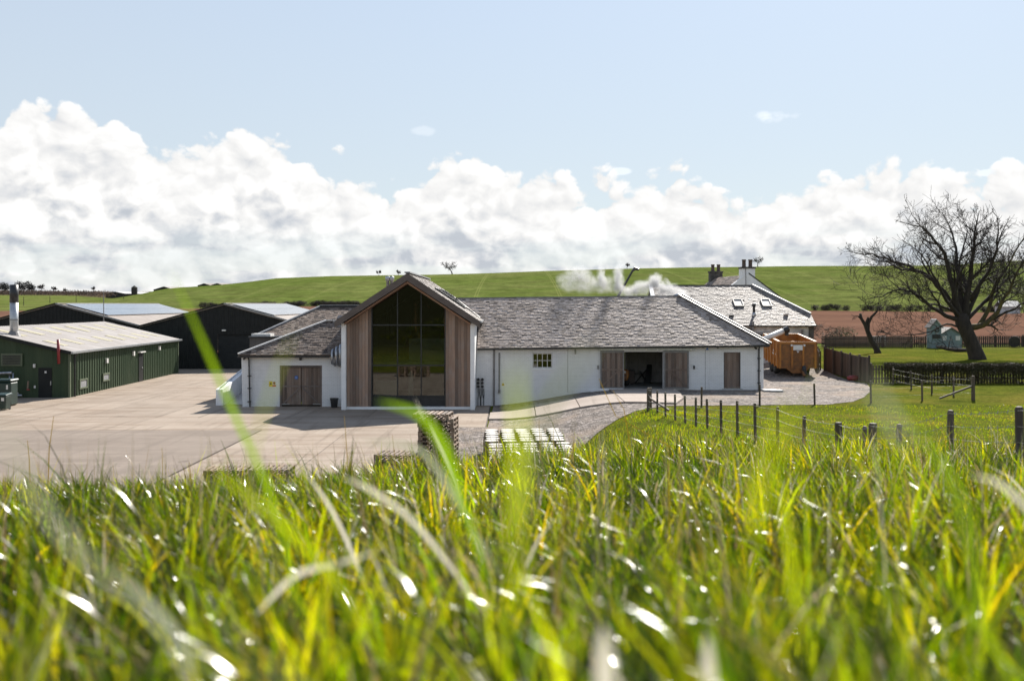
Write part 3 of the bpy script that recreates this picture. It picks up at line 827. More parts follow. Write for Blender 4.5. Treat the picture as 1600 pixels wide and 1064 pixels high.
# ------------------------------------------------------------------ still house with the big glazed gable
def still_house():
    XL, XR, XC, Y0, Y1 = -9.37, -2.05, -5.72, 55.0, 68.0
    sl = 0.662; ZR = 7.5
    under = lambda x, d=0.46: ZR - d - sl * abs(x - XC)
    t = thing('still_house', 'tall gabled still house with big dark glazed front between timber panels', 'building', (XC, Y0, 0))
    # white side walls and rear
    w = MB()
    w.box(XR - 0.25, XR, Y0 + 0.3, Y1, -0.3, 4.78).box(XL, XL + 0.25, Y0 + 0.3, Y1, -0.3, 4.78)
    w.prism([(XL, Y1, -0.3), (XR, Y1, -0.3), (XR, Y1, 4.86), (XC, Y1, 7.28), (XL, Y1, 4.86)], (0, 0.25, 0))
    w.build('wall', M['white'], t)
    MB().box(XL, XL + 0.24, Y0 - 0.34, Y0 + 0.3, -0.3, 4.78).build('pilaster', M['white'], t)
    MB().box(XR - 0.24, XR, Y0 - 0.34, Y0 + 0.3, -0.3, 4.78).build('pilaster', M['white'], t)
    MB().box(XL + 0.242, XR - 0.242, Y0 - 0.12, Y0 + 0.25, -0.3, 0.17).build('plinth', M['white'], t)
    # roof
    for sgn in (-1, 1):
        ex = XC + sgn * 3.93
        ez = ZR - sl * 3.93
        WIN = ((57.6, 58.38), (59.1, 59.88), (62.2, 62.98), (63.6, 64.38)) if sgn > 0 else ()
        vl_ = math.hypot(1, sl)
        def strip(y0, y1, d0, d1):          # d = distance from the ridge measured in x
            q = [(XC + sgn * d0, y0, ZR - sl * d0), (XC + sgn * d1, y0, ZR - sl * d1), (XC + sgn * d1, y1, ZR - sl * d1), (XC + sgn * d0, y1, ZR - sl * d0)]
            MB().slab(q if sgn < 0 else q[::-1], 0.24).build('roof', M['dark_frame'], t)
        yy = Y0 - 0.62
        for w0, w1 in WIN:
            strip(yy, w0, 0, 3.93); strip(w0, w1, 0, 3.93 - 3.2 / vl_); strip(w0, w1, 3.93 - 1.2 / vl_, 3.93); yy = w1
        strip(yy, Y1 + 0.3, 0, 3.93)
        holes = [(w0 - Y0 + 0.6 - 0.06, w1 - Y0 + 0.6 + 0.06, 1.15, 3.25) for w0, w1 in WIN]
        n = Vector((sgn * sl, 0, 1)).normalized()
        V = Vector((-sgn, 0, sl)).normalized()
        vlen = 3.93 * math.hypot(1, sl)
        slate_field('slates', M['slate_pale'] if sgn > 0 else M['slate'], t, Vector((ex, Y0 - 0.6, ez)) + n * 0.004, (0, 1, 0), V, Y1 - Y0 + 0.88, vlen, seed=3 + sgn, holes=holes)
        # barge board along the verge with cedar soffit strip below
        yb = Y0 - 0.66
        p0 = Vector((XC, yb, ZR + 0.02)); p1 = Vector((ex + sgn * 0.03, yb, ez + 0.0))
        dn = Vector((0, 0, -0.42))
        MB().prism([p0, p1, p1 + Vector((0, 0, -0.37)), p0 + dn], (0, -0.05, 0)).build('barge_board', M['dark_wood'], t)
        q0 = Vector((XC, yb, under(XC, 0.43))); q1 = Vector((XC + sgn * 3.44, yb, under(XC + 3.44, 0.43)))
        MB().prism([q0, q1, q1 + Vector((0, 0, -0.10)), q0 + Vector((0, 0, -0.13))], (0, 0.62, 0)).build('soffit', M['cedar_x'], t)
        MB().beam((ex + sgn * 0.06, Y0 - 0.6, ez - 0.05), (ex + sgn * 0.06, Y1, ez - 0.05), 0.13, 0.11).build('gutter', M['lead'], t)
    MB().beam((XC, Y0 - 0.65, ZR + 0.06), (XC, Y1 + 0.3, ZR + 0.06), 0.3, 0.07).build('ridge', M['lead'], t)
    # roof windows: long dark frames on the right slope
    n = Vector((sl, 0, 1)).normalized(); V = Vector((-1, 0, sl)).normalized()
    for k, (y, s0, s1) in enumerate(((57.6, 1.2, 3.2), (59.1, 1.2, 3.2), (62.2, 1.2, 3.2), (63.6, 1.2, 3.2))):
        e = Vector((XC + 3.93, y, ZR - sl * 3.93)) + n * 0.05
        f = MB()
        for yy in (0, 0.78):
            f.beam(e + V * s0 + Vector((0, yy, 0)), e + V * s1 + Vector((0, yy, 0)), 0.09, 0.14, n)
        for s in (s0, s1):
            f.beam(e + V * s, e + V * s + Vector((0, 0.78, 0)), 0.09, 0.14, n)
        fr = f.build('roof_window', M['dark_frame'], t)
        MB().slab([e + V * s0 + n * 0.03, e + V * s1 + n * 0.03, e + V * s1 + Vector((0, 0.78, 0)) + n * 0.03, e + V * s0 + Vector((0, 0.78, 0)) + n * 0.03][::-1], 0.03).build('pane', M['glass'], fr)
    # cedar boards
    GL, GR = -7.71, -3.72
    plank_row(t, M['cedar'], XL + 0.25, GL - 0.06, Y0, lambda x: 0.175, lambda x: under(x, 0.52), 0.165, 'board', gap=0.014)
    plank_row(t, M['cedar'], GR + 0.06, XR - 0.25, Y0, lambda x: 0.175, lambda x: under(x, 0.52), 0.165, 'board')
    for a_, b_ in ((XL + 0.24, GL - 0.05), (GR + 0.05, XR - 0.24)): MB().box(a_, b_, Y0 + 0.002, Y0 + 0.2, -0.2, 4.8).build('backing_wall', M['dark_frame'], t)
    # glazing
    g = Y0 + 0.10
    cols = [GL, -6.33, -5.02, GR]
    fr = MB()
    f = MB().box(GL - 0.07, GL, g - 0.12, g + 0.06, 0.17, under(GL, 0.5)); f.build('mullion', M['dark_frame'], t)
    f = MB().box(GR, GR + 0.07, g - 0.12, g + 0.06, 0.17, under(GR, 0.5)); f.build('mullion', M['dark_frame'], t)
    for x in cols[1:3]:
        MB().box(x - 0.03, x + 0.03, g - 0.06, g + 0.06, 0.17, under(x, 0.5)).build('mullion', M['dark_frame'], t)
    for z in (0.745, 2.44, 4.67):
        MB().box(GL + 0.001, GR - 0.001, g - 0.05, g + 0.055, z - 0.035, z + 0.035).build('transom', M['dark_frame'], t)
    MB().box(GL + 0.001, GR - 0.001, g - 0.02, g + 0.02, 0.172, 0.70).build('spandrel', M['black'], t)
    zs = [0.78, 2.405], [2.475, 4.635], [4.705, None]
    for i in range(3):
        a, b = cols[i] + 0.03, cols[i + 1] - 0.03
        for z0, z1 in zs:
            if z1 is not None:
                MB().box(a, b, g - 0.012, g + 0.012, z0, z1).build('pane', M['glass'], t)
            else:
                poly = [(a, g - 0.012, z0), (b, g - 0.012, z0), (b, g - 0.012, under(b, 0.5))]
                if a < XC < b: poly.append((XC, g - 0.012, under(XC, 0.5)))
                poly.append((a, g - 0.012, under(a, 0.5)))
                MB().prism(poly, (0, 0.024, 0)).build('pane', M['glass'], t)
    # inside
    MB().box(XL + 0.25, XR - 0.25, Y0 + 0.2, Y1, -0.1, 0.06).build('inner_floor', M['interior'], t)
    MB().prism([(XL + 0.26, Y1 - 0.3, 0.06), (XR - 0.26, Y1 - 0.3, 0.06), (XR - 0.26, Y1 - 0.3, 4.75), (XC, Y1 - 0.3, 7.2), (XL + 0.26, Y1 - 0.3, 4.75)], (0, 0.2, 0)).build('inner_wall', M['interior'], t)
    MB().box(XL + 0.26, XR - 0.26, 58.6, 66, 2.20, 2.42).build('mezzanine', M['concrete_in'], t)
    MB().box(-6.25, XR - 0.3, 60.4, 60.6, 2.42, 3.75).build('upstand', M['concrete_in'], t)
    mb = MB()
    for x in np.arange(-9.0, -6.3, 0.35): mb.tube([(x, 58.7, 2.42), (x, 58.7, 3.4)], 0.012, 5)
    mb.tube([(-9.1, 58.7, 3.4), (-6.3, 58.7, 3.4)], 0.025, 6)
    mb.build('railing', M['steel'], t)
    mb = MB().tube([(-4.9, 57.2, 2.0), (-2.6, 57.2, 2.0)], 0.025, 6).tube([(-5.0, 57.2, 1.55), (-5.0, 57.2, 2.0), (-4.9, 57.2, 2.0)], 0.025, 6)
    mb.build('pipework', M['steel'], t)
    mb = MB().tube([(-7.6, 57.6, 1.7), (-6.75, 57.6, 1.75), (-6.7, 57.6, 1.5)], 0.04, 6)
    mb.build('pipework', M['steel'], t)
    # twin flues behind the ridge on the left
    for px in (606, 612):
        p = at(px, 430, 64.5)
        MB().lathe([(0.10, 3.6), (0.10, 7.35), (0.16, 7.36), (0.16, 7.62), (0.02, 7.64)], (p.x, p.y, 0), 12).build('flue', M['galv'], t, smooth=True)

    for x, y, s in ((-6.05, 62.6, 1.0), (-4.25, 63.4, 0.92)):
        st = thing('pot_still', 'copper pot still with tall neck seen through middle of glazing' if x < -5 else 'copper pot still with tall neck seen through right of glazing', 'still', (x, y, 2.42))
        prof = [(0.75, 0), (1.0, 0.3), (1.02, 0.7), (0.8, 1.1), (0.42, 1.45), (0.34, 1.7), (0.30, 2.3), (0.24, 3.1), (0.22, 3.3)]
        MB().lathe([(r * s * 0.8, h * s) for r, h in prof], (x, y, 2.42), 24).build('pot', M['copper'], st, smooth=True)
        zt = 2.42 + 3.3 * s
        MB().tube([(x, y, zt - 0.05), (x, y, zt + 0.2), (x + 0.15, y + 0.3, zt + 0.32), (x + 0.5, y + 1.2, zt + 0.2), (x + 0.7, y + 2.0, zt - 0.1)], [0.2, 0.2, 0.17, 0.13, 0.1], 12).build('lyne_arm', M['copper'], st, smooth=True)
    tk = thing('spirit_tank', 'white rectangular tank standing behind lower left glass pane', 'tank', (-7.2, 57.2, 0.06))
    MB().box(-7.75, -6.55, 56.8, 57.7, 0.30, 1.47).build('body', M['white_metal'], tk, bevel=0.04)
    for x in (-7.65, -6.65):
        MB().box(x - 0.05, x + 0.05, 56.9, 57.0, 0.06, 0.3).build('leg', M['steel'], tk)
        MB().box(x - 0.05, x + 0.05, 57.5, 57.6, 0.06, 0.3).build('leg', M['steel'], tk)
    c = thing('filter_column', 'slim pale steel column standing behind middle lower glass pane', 'column', (-5.82, 57.4, 0.06))
    MB().lathe([(0.16, 0), (0.16, 1.75), (0.10, 1.85), (0.03, 1.9)], (-5.82, 57.4, 0.06), 14).build('body', M['white_metal'], c, smooth=True)
    MB().tube([(-6.15, 57.4, 0.72), (-5.82, 57.4, 0.72)], 0.03, 6).tube([(-6.15, 57.4, 1.72), (-5.82, 57.4, 1.72)], 0.03, 6).build('pipe', M['steel'], c)
still_house()

# ------------------------------------------------------------------ long white barn
def zE(x): return 3.46 + 0.0112 * (x + 2.05)
def long_barn():
    X0, X1, Y0, Y1 = -2.04, 14.4, 57.0, 65.0
    YR = 61.0
    zR = lambda x: 6.16 + 0.0105 * (x + 2.05)
    t = thing('long_barn', 'long low white brick barn with slate roof and sliding timber doors', 'building', (6, Y0, 0))
    th = 0.45
    def wall(x0, x1, z0, z1):
        z0f = (lambda x: z0) if not callable(z0) else z0
        z1f = (lambda x: z1) if not callable(z1) else z1
        return [(x0, Y0, z0f(x0)), (x1, Y0, z0f(x1)), (x1, Y0 + th, z0f(x1)), (x0, Y0 + th, z0f(x0)), (x0, Y0, z1f(x0)), (x1, Y0, z1f(x1)), (x1, Y0 + th, z1f(x1)), (x0, Y0 + th, z1f(x0))]
    top = lambda x: zE(x) - 0.02
    w = MB()
    wx0, wx1, wz0, wz1 = 1.17, 2.31, 2.16, 3.03       # window
    dx0, dx1, dz = 6.40, 8.68, 3.10                      # opening
    px0, px1, pz = 12.12, 13.08, 3.08                    # small door
    w.hexa(wall(X0, wx0, -0.4, top)).hexa(wall(wx0, wx1, -0.4, wz0)).hexa(wall(wx0, wx1, wz1, top)).hexa(wall(wx1, dx0, -0.4, top))
    w.hexa(wall(dx0, dx1, dz, top)).hexa(wall(dx1, px0, -0.4, top)).hexa(wall(px0, px1, pz, top)).hexa(wall(px1, X1, -0.4, top))
    w.build('wall', M['brick'], t)
    MB().box(X1 - th, X1, Y0 + th, Y1 - 0.002, -0.4, 3.55).build('end_wall', M['brick'], t)
    MB().box(X0, X1, Y1, Y1 + th, -0.4, 3.45).build('rear_wall', M['brick'], t)
    # two shallow score lines where the wall was extended
    for x_ in (3.18, 11.05): MB().box(x_, x_ + 0.02, Y0 - 0.006, Y0, 0.8, 3.4).build('wall_joint', M['grey_pipe'], t)
    # roof
    oh = 0.28; sl = (zR(6) - zE(6)) / (YR - Y0)
    ye = Y0 - oh
    P = lambda x, y: (x, y, zE(x) + (zR(x) - zE(x)) * (y - Y0) / (YR - Y0) + 0.06)
    hx = 10.27
    eL, eR = P(-1.98, ye), P(X1 + 0.25, ye)
    yv = 59.15
    front = [eL, eR, P(hx, YR), P(-3.70, YR), P(-1.98, yv)]
    MB().slab(front, 0.16).build('roof', M['dark_wood'], t)
    back = [P(-3.70, YR), P(hx, YR), (X1 + 0.25, Y1 + oh, zE(14) - 0.1), (-1.9, Y1 + oh, zE(-2) - 0.1)]
    MB().slab(back, 0.16).build('roof', M['slate'], t)
    MB().slab([eR, (X1 + 0.25, Y1 + oh, zE(14) - 0.1), P(hx, YR)], 0.16).build('roof', M['slate'], t)
    O = Vector(eL); U = Vector(eR) - O; V = Vector(P(-1.98, YR)) - O; V = V - U.normalized() * V.dot(U.normalized())
    ulen = U.length; vlen = V.length
    uh0 = ulen; uh1 = hx - eL[0]
    vv = (Vector(P(-1.98, yv)) - O).length
    def clip(v):
        f = v / vlen
        lo = 0 if v < vv else -(v - vv) / (vlen - vv) * 1.72
        return (lo, uh0 + (uh1 - uh0) * f)
    holes = []
    slate_field('slates', M['slate'], t, O + Vector((0, 0, 0.004)), U, V, ulen, vlen, clip, course=0.16, seed=11)
    MB().beam(P(-3.6, YR), P(hx, YR), 0.18, 0.03).build('ridge', M['lead'], t)
    a, b = Vector(P(hx, YR)), Vector(eR)
    MB().beam(a + Vector((0, 0, 0.05)), b + Vector((0, 0, 0.05)), 0.13, 0.06).build('hip_ridge', M['lead'], t)
    MB().beam(a + Vector((-0.10, -0.08, 0.05)), b + Vector((-0.10, -0.08, 0.05)), 0.05, 0.07).build('hip_flashing', M['black'], t)
    MB().beam(a + Vector((0.14, 0.1, 0.07)), b + Vector((0.14, 0.1, 0.07)), 0.09, 0.13).build('hip_flashing', M['black'], t)
    MB().tube([P(-3.55, YR + 0.05), P(-1.9, yv + 0.05)], 0.05, 6).build('valley', M['black'], t)
    # gutter and downpipe
    MB().beam((-1.95, ye - 0.05, zE(-2) - 0.19), (X1 + 0.28, ye - 0.05, zE(14.4) - 0.19), 0.12, 0.10).build('gutter', M['black'], t)
    d = MB().tube([(14.12, ye, zE(14) - 0.2), (14.12, Y0 - 0.07, zE(14) - 0.4), (14.12, Y0 - 0.07, 0.9)], 0.045, 8)
    d.build('downpipe', M['black'], t)
    for z in (1.3, 2.0, 2.7): MB().box(14.04, 14.2, Y0 - 0.12, Y0, z, z + 0.05).build('pipe_bracket', M['black'], t)
    # window with glazing bars
    wn = MB()
    for x in (wx0, wx1 - 0.06): wn.box(x, x + 0.06, Y0 + 0.1, Y0 + 0.16, wz0, wz1)
    for z in (wz0, wz1 - 0.06): wn.box(wx0 + 0.06, wx1 - 0.06, Y0 + 0.1, Y0 + 0.16, z, z + 0.06)
    wo = wn.build('window', M['white_metal'], t)
    bars = MB()
    for i in (1, 2, 3): bars.box(wx0 + i * 0.285 - 0.018, wx0 + i * 0.285 + 0.018, Y0 + 0.11, Y0 + 0.15, wz0 + 0.06, wz1 - 0.06)
    bars.box(wx0 + 0.06, wx1 - 0.06, Y0 + 0.115, Y0 + 0.147, (wz0 + wz1) / 2 - 0.018, (wz0 + wz1) / 2 + 0.018)
    bars.build('glazing_bar', M['white_metal'], wo)
    for i in range(4):
        for j in range(2):
            x = wx0 + 0.03 + i * 0.28; z = wz0 + 0.05 + j * 0.40
            MB().box(x + 0.01, x + 0.27, Y0 + 0.125, Y0 + 0.135, z, z + 0.38).build('pane', M['glass'], wo)
    MB().box(wx0 - 0.05, wx1 + 0.05, Y0 - 0.04, Y0 + 0.1, wz0 - 0.07, wz0 - 0.002).build('sill', M['white'], t)
    # sliding doors on a rail
    MB().box(4.9, 10.45, Y0 - 0.16, Y0 - 0.05, 3.19, 3.31).build('door_rail', M['galv'], t)
    for i in range(9):
        MB().tube([(5.1 + i * 0.64, Y0 - 0.18, 3.25), (5.1 + i * 0.64, Y0 - 0.02, 3.25)], 0.05, 8).build('rail_bracket', M['white_metal'], t)
    for k, (a, b) in enumerate(((5.05, 6.41), (8.68, 10.10))):
        dr = MB()
        dr.box(a, a + 0.08, Y0 - 0.12, Y0 - 0.04, 1.0, 3.15).box(b - 0.08, b, Y0 - 0.12, Y0 - 0.04, 1.0, 3.15).box(a + 0.08, b - 0.08, Y0 - 0.12, Y0 - 0.04, 3.05, 3.15).box(a + 0.08, b - 0.08, Y0 - 0.12, Y0 - 0.04, 1.0, 1.08)
        do = dr.build('sliding_door', M['galv'] if False else M['grey_pipe'], t)
        plank_row(do, M['door_wood'], a + 0.085, b - 0.085, Y0 - 0.06, lambda x: 1.085, lambda x: 3.045, 0.15, 'plank', 0.025)
        br = MB()
        br.beam((a + 0.09, Y0 - 0.098, 2.08), (b - 0.09, Y0 - 0.098, 2.08), 0.03, 0.10)
        if k == 0: br.beam((a + 0.1, Y0 - 0.105, 1.15), (b - 0.35, Y0 - 0.105, 2.0), 0.03, 0.09)
        else: br.beam((b - 0.1, Y0 - 0.105, 1.15), (a + 0.35, Y0 - 0.105, 2.0), 0.03, 0.09)
        br.build('brace', M['door_wood'], do)
    # small plank door
    do = MB().box(px0, px0 + 0.05, Y0 + 0.02, Y0 + 0.14, 1.0, pz).box(px1 - 0.05, px1, Y0 + 0.02, Y0 + 0.14, 1.0, pz).box(px0 + 0.05, px1 - 0.05, Y0 + 0.02, Y0 + 0.14, pz - 0.06, pz).build('plank_door', M['dark_wood'], t)
    plank_row(do, M['door_wood'], px0 + 0.055, px1 - 0.055, Y0 + 0.10, lambda x: 1.02, lambda x: pz - 0.065, 0.17, 'plank', 0.03)
    MB().box(px0 - 0.1, px1 + 0.1, Y0 - 0.12, Y0 + 0.1, 0.8, 1.0).build('door_step', M['concrete_in'], t)
    # loading kerb left of the opening
    MB().prism([(4.0, Y0 - 0.25, 0.6), (6.35, Y0 - 0.25, 0.6), (6.35, Y0 - 0.25, 1.02), (4.9, Y0 - 0.25, 1.02)], (0, 0.23, 0)).build('kerb', M['white'], t)
    # inside the opening
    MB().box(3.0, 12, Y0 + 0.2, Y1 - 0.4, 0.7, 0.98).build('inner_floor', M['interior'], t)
    iw = MB()
    for i in range(7):
        for j in range(4):
            iw.box(6.2 + i * 0.55, 6.2 + i * 0.55 + 0.53, 61.9, 62.0, 0.98 + j * 0.62, 0.98 + j * 0.62 + 0.60)
    iw.build('inner_panel', M['concrete_in'], t, kind='stuff')
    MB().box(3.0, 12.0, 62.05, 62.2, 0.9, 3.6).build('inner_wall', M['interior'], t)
    for x_ in (3.0, 11.9): MB().box(x_, x_ + 0.1, 57.5, 62, 0.9, 3.6).build('partition', M['interior'], t)
    # pipes, sockets, signs and lamps on the wall
    MB().tube([(-1.03, Y0 - 0.07, 0.0), (-1.03, Y0 - 0.07, 3.1), (-1.03, Y0 + 0.05, 3.2)], 0.055, 8).build('wall_pipe', M['grey_pipe'], t)
    MB().tube([(-0.73, Y0 - 0.05, 0.85), (-0.73, Y0 - 0.05, 3.05)], 0.04, 8).box(-0.8, -0.66, Y0 - 0.12, Y0, 0.75, 0.95).build('wall_pipe', M['grey_pipe'], t)
    for i in range(3):
        for j in range(2):
            MB().tube([(-1.93 + j * 0.23, Y0 - 0.13, 1.12 + i * 0.2), (-1.93 + j * 0.23, Y0, 1.12 + i * 0.2)], 0.085, 10).build('socket', M['black'], t)
    cb = MB()
    for i, x in enumerate((-1.95, -1.88, -1.78, -1.70, -1.62)):
        cb.tube([(x, Y0 - 0.05, 1.0), (x + 0.02, Y0 - 0.06, 0.7), (x + 0.08 * (i % 2), Y0 - 0.07, 0.4), (x + 0.08 * (i % 2), Y0 - 0.07, 0.0)], 0.022, 5)
    cb.build('cable', M['black'], t)
    MB().prism([(-0.6, Y0 - 0.012, 1.17), (-0.42, Y0 - 0.012, 1.17), (-0.51, Y0 - 0.012, 1.34)], (0, 0.01, 0)).build('warning_sign', M['yellow'], t)
    MB().prism([(-0.545, Y0 - 0.016, 1.19), (-0.475, Y0 - 0.016, 1.19), (-0.51, Y0 - 0.016, 1.29)], (0, 0.003, 0)).build('warning_symbol', M['black'], t)
    MB().box(3.58, 3.66, Y0 - 0.14, Y0, 2.98, 3.22).build('wall_lamp', M['grey_pipe'], t)
    MB().box(4.88, 4.96, Y0 - 0.09, Y0, 2.12, 2.32).build('switch_box', M['grey_pipe'], t)
    MB().box(10.37, 10.45, Y0 - 0.09, Y0, 2.12, 2.32).build('switch_box', M['black'], t)
    # alarm box: white shield with blue border
    ab = MB().prism([(11.02, Y0 - 0.1, 3.42), (11.30, Y0 - 0.1, 3.42), (11.30, Y0 - 0.1, 3.26), (11.23, Y0 - 0.1, 3.17), (11.09, Y0 - 0.1, 3.17), (11.02, Y0 - 0.1, 3.26)], (0, 0.1, 0)).build('alarm_box', M['white_metal'], t)
    MB().prism([(11.06, Y0 - 0.104, 3.21), (11.26, Y0 - 0.104, 3.21), (11.16, Y0 - 0.104, 3.36)], (0, 0.003, 0)).build('alarm_mark', M['blue'], ab)
    MB().box(11.74, 11.80, Y0 - 0.16, Y0, 3.30, 3.42).build('wall_lamp', M['black'], t)
    MB().tube([(13.9, Y0 - 0.3, 3.30), (13.9, Y0 - 0.02, 3.36)], 0.06, 8).build('security_camera', M['black'], t)
    # curved steam vent behind the ridge
    MB().tube([(10.55, 61.5, 5.4), (10.6, 61.5, 6.2), (10.45, 61.4, 6.36), (10.2, 61.3, 6.38), (9.98, 61.2, 6.30)], 0.11, 10).build('steam_vent', M['steel'], t, smooth=True)
    return t
long_barn()

def loader():
    x, y, z = 6.2, 59.6, 0.98
    t = thing('loader', 'orange loader with tall cab parked inside the barn opening', 'vehicle', (x, y, z))
    b = MB().prism([(x - 0.6, y - 0.9, z + 0.35), (x + 0.62, y - 0.9, z + 0.35), (x + 0.72, y - 0.9, z + 0.7), (x + 0.66, y - 0.9, z + 0.98), (x - 0.6, y - 0.9, z + 1.0)], (0, 2.0, 0))
    b.build('body', M['orange'], t, bevel=0.05)
    MB().box(x + 0.05, x + 0.5, y - 0.925, y - 0.902, z + 0.78, z + 0.92).build('plate', M['white_metal'], t)
    g = MB()
    for i in range(4): g.box(x - 0.1, x + 0.55, y - 0.92, y - 0.902, z + 0.42 + i * 0.08, z + 0.46 + i * 0.08)
    g.build('grille', M['black'], t)
    c = MB()
    for xx, yy in ((x - 0.5, y - 0.5), (x + 0.55, y - 0.5), (x - 0.5, y + 0.8), (x + 0.55, y + 0.8)): c.tube([(xx, yy, z + 1.0), (xx, yy, z + 2.0)], 0.035, 6)
    c.box(x - 0.55, x + 0.6, y - 0.55, y + 0.85, z + 2.0, z + 2.06)
    c.build('cab', M['galv'], t)
    MB().box(x - 0.46, x + 0.51, y - 0.505, y - 0.495, z + 1.0, z + 1.98).build('windscreen', M['glass'], t)
    for sx in (-0.55, 0.6):
        for sy in (-0.4, 0.8):
            MB().lathe([(0.36, -0.13), (0.42, -0.08), (0.42, 0.08), (0.36, 0.13)], (x + sx, y + sy, z + 0.42), 16, (1, 0, 0)).build('wheel', M['tyre'], t)
    s = thing('folded_trestle', 'dark folded trestle leaning against pale panels inside the barn', 'trestle', (8.0, 61.4, 0.98))
    MB().beam((7.6, 61.4, 0.98), (8.4, 61.5, 1.9), 0.05, 0.05).beam((8.3, 61.3, 0.98), (7.9, 61.5, 1.7), 0.05, 0.05).beam((7.5, 61.35, 1.55), (8.5, 61.35, 1.55), 0.05, 0.05).build('frame', M['black'], s)
    MB().slab([(8.1, 61.2, 0.98), (8.55, 61.2, 0.98), (8.65, 61.6, 2.1), (8.35, 61.6, 2.1)], 0.04).build('board', M['dark_frame'], s)
    b = thing('dark_crate', 'dark crate beside the loader inside the barn opening', 'crate', (7.25, 61.0, 0.98))
    MB().box(7.0, 7.5, 60.7, 61.2, 1.0, 1.75).build('body', M['dark_wood'], b, bevel=0.02)
    MB().box(6.98, 7.52, 60.68, 61.22, 1.752, 1.80).build('lid', M['black'], b)
loader()

# ------------------------------------------------------------------ low wing at the side of the still house
def low_wing():
    X0, X1, Y0 = -15.2, -9.38, 56.4
    t = thing('low_wing', 'low white brick wing with hipped slate roof and double plank doors', 'building', (-12.3, Y0, 0))
    dx0, dx1, dz = -13.16, -10.76, 2.36
    w = MB().box(X0, dx0, Y0, Y0 + 0.4, -0.3, 2.98).box(dx0, dx1, Y0, Y0 + 0.4, dz, 2.98).box(dx1, X1, Y0, Y0 + 0.4, -0.3, 2.98)
    w.box(X0, X0 + 0.4, Y0 + 0.4, 66, -0.3, 2.98)
    w.build('wall', M['brick'], t)
    MB().hexa([(X0 - 0.02, Y0 - 0.12, -0.3), (X0 + 0.36, Y0 - 0.12, -0.3), (X0 + 0.36, Y0 - 0.001, -0.3), (X0 - 0.02, Y0 - 0.001, -0.3),
               (X0 - 0.1, Y0 - 0.12, 2.9), (X0 + 0.30, Y0 - 0.12, 2.9), (X0 + 0.30, Y0 - 0.001, 2.9), (X0 - 0.1, Y0 - 0.001, 2.9)]).build('buttress', M['brick'], t)
    ye = Y0 - 0.3; YR, ZR, hx = 59.0, 4.82, -11.0
    eL, eR = Vector((X0 - 0.22, ye, 2.98)), Vector((X1 + 0.0, ye, 2.98))
    rL, rR = Vector((hx, YR, ZR)), Vector((X1 + 0.0, YR, ZR))
    MB().slab([eL, eR, rR, rL], 0.14).build('roof', M['dark_wood'], t)
    MB().slab([(X0 - 0.22, 61.6, 2.98), eL, rL], 0.14).build('roof', M['slate_brown'], t)
    MB().slab([rR, (X1, 61.6, 2.98), (X0 - 0.22, 61.6, 2.98), rL][::1], 0.14).build('roof', M['slate_brown'], t)
    U = eR - eL; V = rR - eR; vl = V.length; ul = U.length
    uu = hx - eL.x
    slate_field('slates', M['slate_brown'], t, eL + Vector((0, 0, 0.004)), U, V, ul, vl, lambda v: (uu * v / vl, ul - (0.85 * max(0, 1 - v / (vl * 0.35)))), course=0.17, seed=21)
    MB().beam(rL + Vector((0, 0, 0.05)), rR + Vector((0, 0, 0.05)), 0.24, 0.07).build('ridge', M['white_ridge'], t)
    MB().beam(rL + Vector((0, 0, 0.05)), eL + Vector((0, 0, 0.05)), 0.22, 0.08).build('hip_ridge', M['white_ridge'], t)
    MB().beam((X0 - 0.25, ye - 0.05, 2.86), (X1 - 0.9, ye - 0.05, 2.86), 0.11, 0.09).build('gutter', M['black'], t)
    MB().tube([(-14.86, ye, 2.85), (-14.86, Y0 - 0.16, 2.65), (-14.80, Y0 - 0.16, 0)], 0.04, 8).build('downpipe', M['black'], t)
    for z in (0.3, 1.05, 1.75): MB().box(-14.93, -14.73, Y0 - 0.21, Y0 - 0.1, z, z + 0.05).build('pipe_bracket', M['black'], t)
    # double doors
    fr = MB().box(dx0, dx0 + 0.1, Y0 + 0.03, Y0 + 0.2, 0, dz).box(dx1 - 0.1, dx1, Y0 + 0.03, Y0 + 0.2, 0, dz).box(dx0 + 0.1, dx1 - 0.1, Y0 + 0.03, Y0 + 0.2, dz - 0.12, dz)
    fr.build('door_frame', M['dark_wood'], t)
    mid = (dx0 + dx1) / 2
    for k, (a, b) in enumerate(((dx0 + 0.11, mid - 0.015), (mid + 0.015, dx1 - 0.11))):
        d = MB().box(a, b, Y0 + 0.15, Y0 + 0.18, 0.10, dz - 0.13).build('plank_door', M['dark_wood'], t)
        plank_row(d, M['door_wood'], a + 0.01, b - 0.01, Y0 + 0.145, lambda x: 0.12, lambda x: dz - 0.14, 0.125, 'plank', 0.03)
        br = MB().beam((a + 0.02, Y0 + 0.10, 1.17), (b - 0.02, Y0 + 0.10, 1.17), 0.03, 0.08)
        if k == 0: br.beam((a + 0.1, Y0 + 0.095, 0.2), (b - 0.06, Y0 + 0.095, 1.1), 0.03, 0.08)
        else: br.beam((b - 0.1, Y0 + 0.095, 0.2), (a + 0.06, Y0 + 0.095, 1.1), 0.03, 0.08)
        br.build('brace', M['dark_wood'], d)
        MB().box(a if k == 0 else b - 0.42, a + 0.42 if k == 0 else b, Y0 + 0.08, Y0 + 0.105, 0.14, 0.18).build('hinge_strap', M['galv'], d)
    p = at(462.5, 590, Y0)
    s = MB().tube([(p.x, Y0 + 0.085, p.z), (p.x, Y0 + 0.105, p.z)], 0.1, 20).build('mandatory_sign', M['blue'], t)
    MB().box(p.x - 0.055, p.x + 0.055, Y0 + 0.08, Y0 + 0.084, p.z - 0.012, p.z + 0.012).build('sign_mark', M['white_metal'], s)
    # warning board: yellow triangle half and red prohibition half
    MB().box(-13.76, -13.565, Y0 - 0.015, Y0, 1.16, 1.46).build('sign_board', M['yellow'], t)
